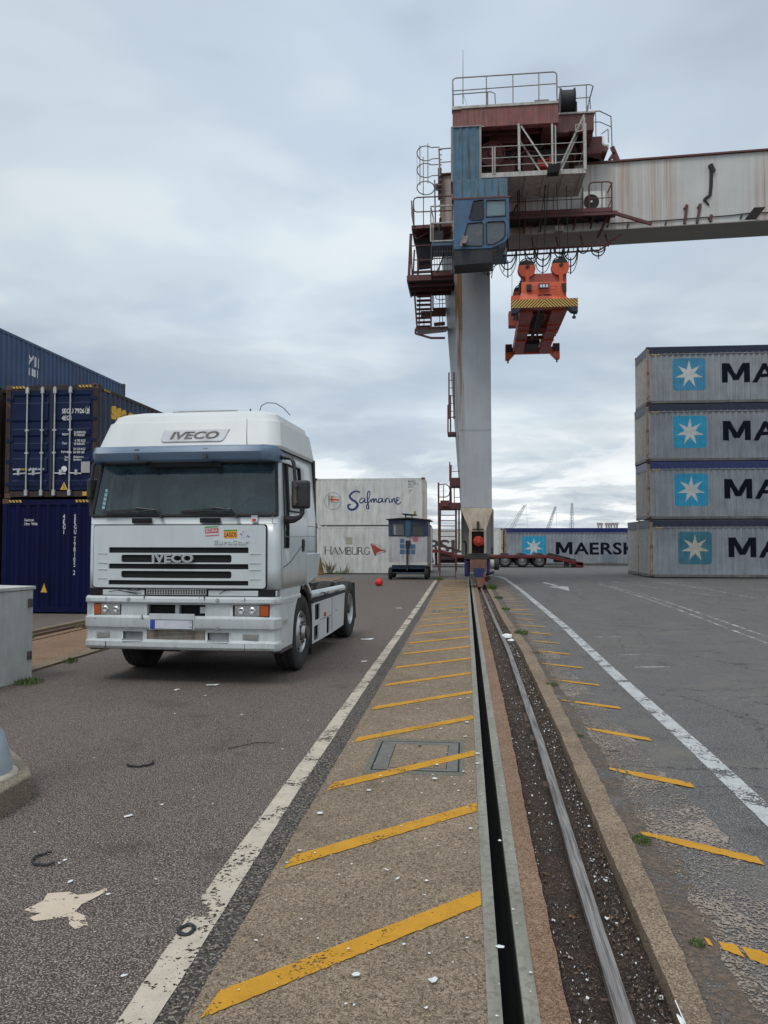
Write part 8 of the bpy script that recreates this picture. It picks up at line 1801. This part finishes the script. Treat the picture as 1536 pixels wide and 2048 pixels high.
# weeds
t = mk('weed'); t.base(t.mix(t.noise(20, 2), (.05, .10, .02), (.11, .15, .04))); t.rough(.8)
t = mk('dry_weed'); t.base(t.mix(t.noise(20, 2), (.16, .13, .06), (.09, .10, .04))); t.rough(.85)
def weed(x, y, rad, h, n, lab, mat='weed', z=0.006, seed=0, name='weed_tuft'):
    m = MB((x, y, z)); r_ = random.Random(seed+int(x*31+y*17))
    for _ in range(n):
        a = r_.uniform(0, 6.28); d = rad*math.sqrt(r_.random()); bx, by_ = x+d*math.cos(a), y+d*math.sin(a)*1.3; hh = h*r_.uniform(.4, 1)*(1-.4*d/rad); lx, ly = r_.gauss(0, .4)*hh, r_.gauss(0, .4)*hh; w = (r_.uniform(.05, .13) if h < .2 else r_.uniform(.02, .045))*hh+.002; a2 = r_.uniform(0, 3.14); wx, wy = w*math.cos(a2), w*math.sin(a2)
        m.add([(bx-wx*.3, by_-wy*.3, z), (bx+wx*.3, by_+wy*.3, z), (bx+lx*.5+wx, by_+ly*.5+wy, z+hh*.6), (bx+lx, by_+ly, z+hh), (bx+lx*.5-wx, by_+ly*.5-wy, z+hh*.6)], [(0, 1, 2, 3, 4)])
    return tag(m.build(name, M[mat], recalc=False), lab, 'weed', 'weeds in the cracks of the yard')
weed(1.06, 9.85, .08, .05, 160, 'green weed tuft at the kerb, nearest one beyond the second yellow dash row'); weed(1.045, 4.82, .055, .035, 200, 'low dark green weed tuft right of the kerb, largest near the bottom'); weed(1.02, 3.62, .035, .03, 80, 'sparse weed tuft right of the kerb at the bottom edge'); weed(1.04, 7.3, .035, .03, 60, 'tiny weed tuft on the kerb side in mid picture')
weed(.98, 29.4, .22, .26, 320, 'bright green weed clump beside the crane bogie'); weed(1.02, 24.5, .15, .12, 160, 'green weed patch on the kerb shortly before the crane'); weed(1.04, 20.5, .12, .10, 130, 'green weed patch on the kerb level with the far inspection cover'); weed(1.06, 15.2, .13, .12, 150, 'weed patch on the kerb beside the white plastic rag'); weed(1.1, 12.6, .10, .05, 80, 'thin weed patch on the dusty kerb edge', 'dry_weed')
weed(-1.30, 35.8, .25, .25, 160, 'weed clump at the far end of the cream line'); weed(-5.85, 10.95, .10, .10, 90, 'grassy weed by the kerb between cabinet and truck'); weed(-5.5, 9.3, .16, .10, 160, 'weeds growing along the foot of the grey cabinet')
weed(-8.05, 13.4, .16, .12, 140, 'weeds on the second crane track, left of the truck'); weed(-7.9, 15.4, .2, .16, 120, 'dry brown weed on the second crane track near the navy container', 'dry_weed')
weed(-6.9, 41.7, .5, .30, 160, 'spreading green weeds at the foot of the white container stack'); weed(-7.35, 41.6, .2, 1.1, 36, 'tall thin weed against the lower white container', 'dry_weed'); weed(-6.5, 41.5, .4, .8, 30, 'tall wispy weeds right of the thin weed by the white container', 'dry_weed')

# ================================================================== far harbour
paint('far_grey', (.30, .31, .33), .8, bump=0); paint('far_brown', (.30, .26, .25), .8, bump=0)
def lattice(name, lab, foot, tip, w, stays=()):
    o = thing(name, lab, 'harbour crane', (foot[0], foot[1], 0), 0, 'lattice cranes on the horizon')
    m = MB(o.location); f, t_ = Vector(foot), Vector(tip); d = t_-f; n = int(d.length/2.2); s1 = Vector((w/2, 0, 0)); s2 = Vector((0, w/2, 0))
    for a in (s1, -s1, s2, -s2): m.bar(f+a, t_+a*.4, .16)
    for k in range(n):
        p = f+d*(k/n); q = f+d*((k+1)/n); sc = 1-.6*k/n; m.bar(p+s1*sc, q-s1*sc, .12); m.bar(p-s1*sc, q+s1*sc, .12)
    m.build('boom', M['far_grey'], o)
    m = MB(o.location); m.box(f.x-2, f.x+2, f.y-2, f.y+2, -.2, 5); m.bar((f.x, f.y, -.3), f, 2.); m.build('carrier', M['far_grey'], o)
    m = MB(o.location)
    for a, b in stays: m.tube([a, b], .06, 4)
    if stays: m.build('stay_rope', M['far_grey'], o)
def fp(px, py, Y=330): return at(px, py, Y)
lattice('harbour_crane', 'leftmost far lattice crane with boom leaning right, above the far grey container', fp(1015, 1070), fp(1050, 1010), 2.4, ((fp(1010, 1055), fp(1048, 1012)), (fp(1052, 1012), fp(1056, 1060)), (fp(1008, 1058), fp(1015, 1070))))
lattice('harbour_crane', 'middle far lattice crane with slightly leaning boom', fp(1092, 1070), fp(1111, 1013), 1.8, ((fp(1112, 1013), fp(1113, 1060)), (fp(1092, 1060), fp(1110, 1015))))
lattice('harbour_crane', 'rightmost far lattice crane standing upright', fp(1143, 1070), fp(1144, 1006), 1.8)
for i, px in enumerate((1197, 1203, 1213, 1218, 1223, 1229, 1234)):
    a = fp(px, 1059, 420); m = MB((a.x, 420, 0)); m.cyl((a.x, 420, 0), (a.x, 420, fp(px, 1048, 420).z), .5, 8); m.cyl((a.x, 420, fp(px, 1050, 420).z), (a.x, 420, fp(px, 1045.5, 420).z), .85, 8)
    tag(m.build('chimney', M['far_brown']), 'thin brown chimney in the row of seven on the horizon', 'chimney', 'row of thin chimneys on the horizon')
wh_ = thing('warehouse', 'low far harbour shed seen in the gap left of the far grey container', 'building', (12, 200, 0))
a, b = at(975, 1083, 200), at(1018, 1083, 200); m = MB(wh_.location); m.box(a.x, b.x, 200, 215, -.3, at(0, 1078, 200).z+2); m.build('wall', M['far_brown'], wh_); m = MB(wh_.location); m.box(a.x-1, b.x+1, 199, 216, at(0, 1078, 200).z+2.0, at(0, 1078, 200).z+2.8); m.build('roof', M['far_grey'], wh_)
m = MB(wh_.location); 
for k in range(5): m.box(a.x+1+k*1.1, a.x+1.6+k*1.1, 199.9, 199.99, 1, 2.5)
m.build('window', M['black_hole'], wh_)
sh = MB(); sh.box(-300, 500, 480, 500, -.4, 3.2); sh.box(-100, 120, 470, 479, -.4, 6); struct(sh.build('far_shore', M['far_brown']))
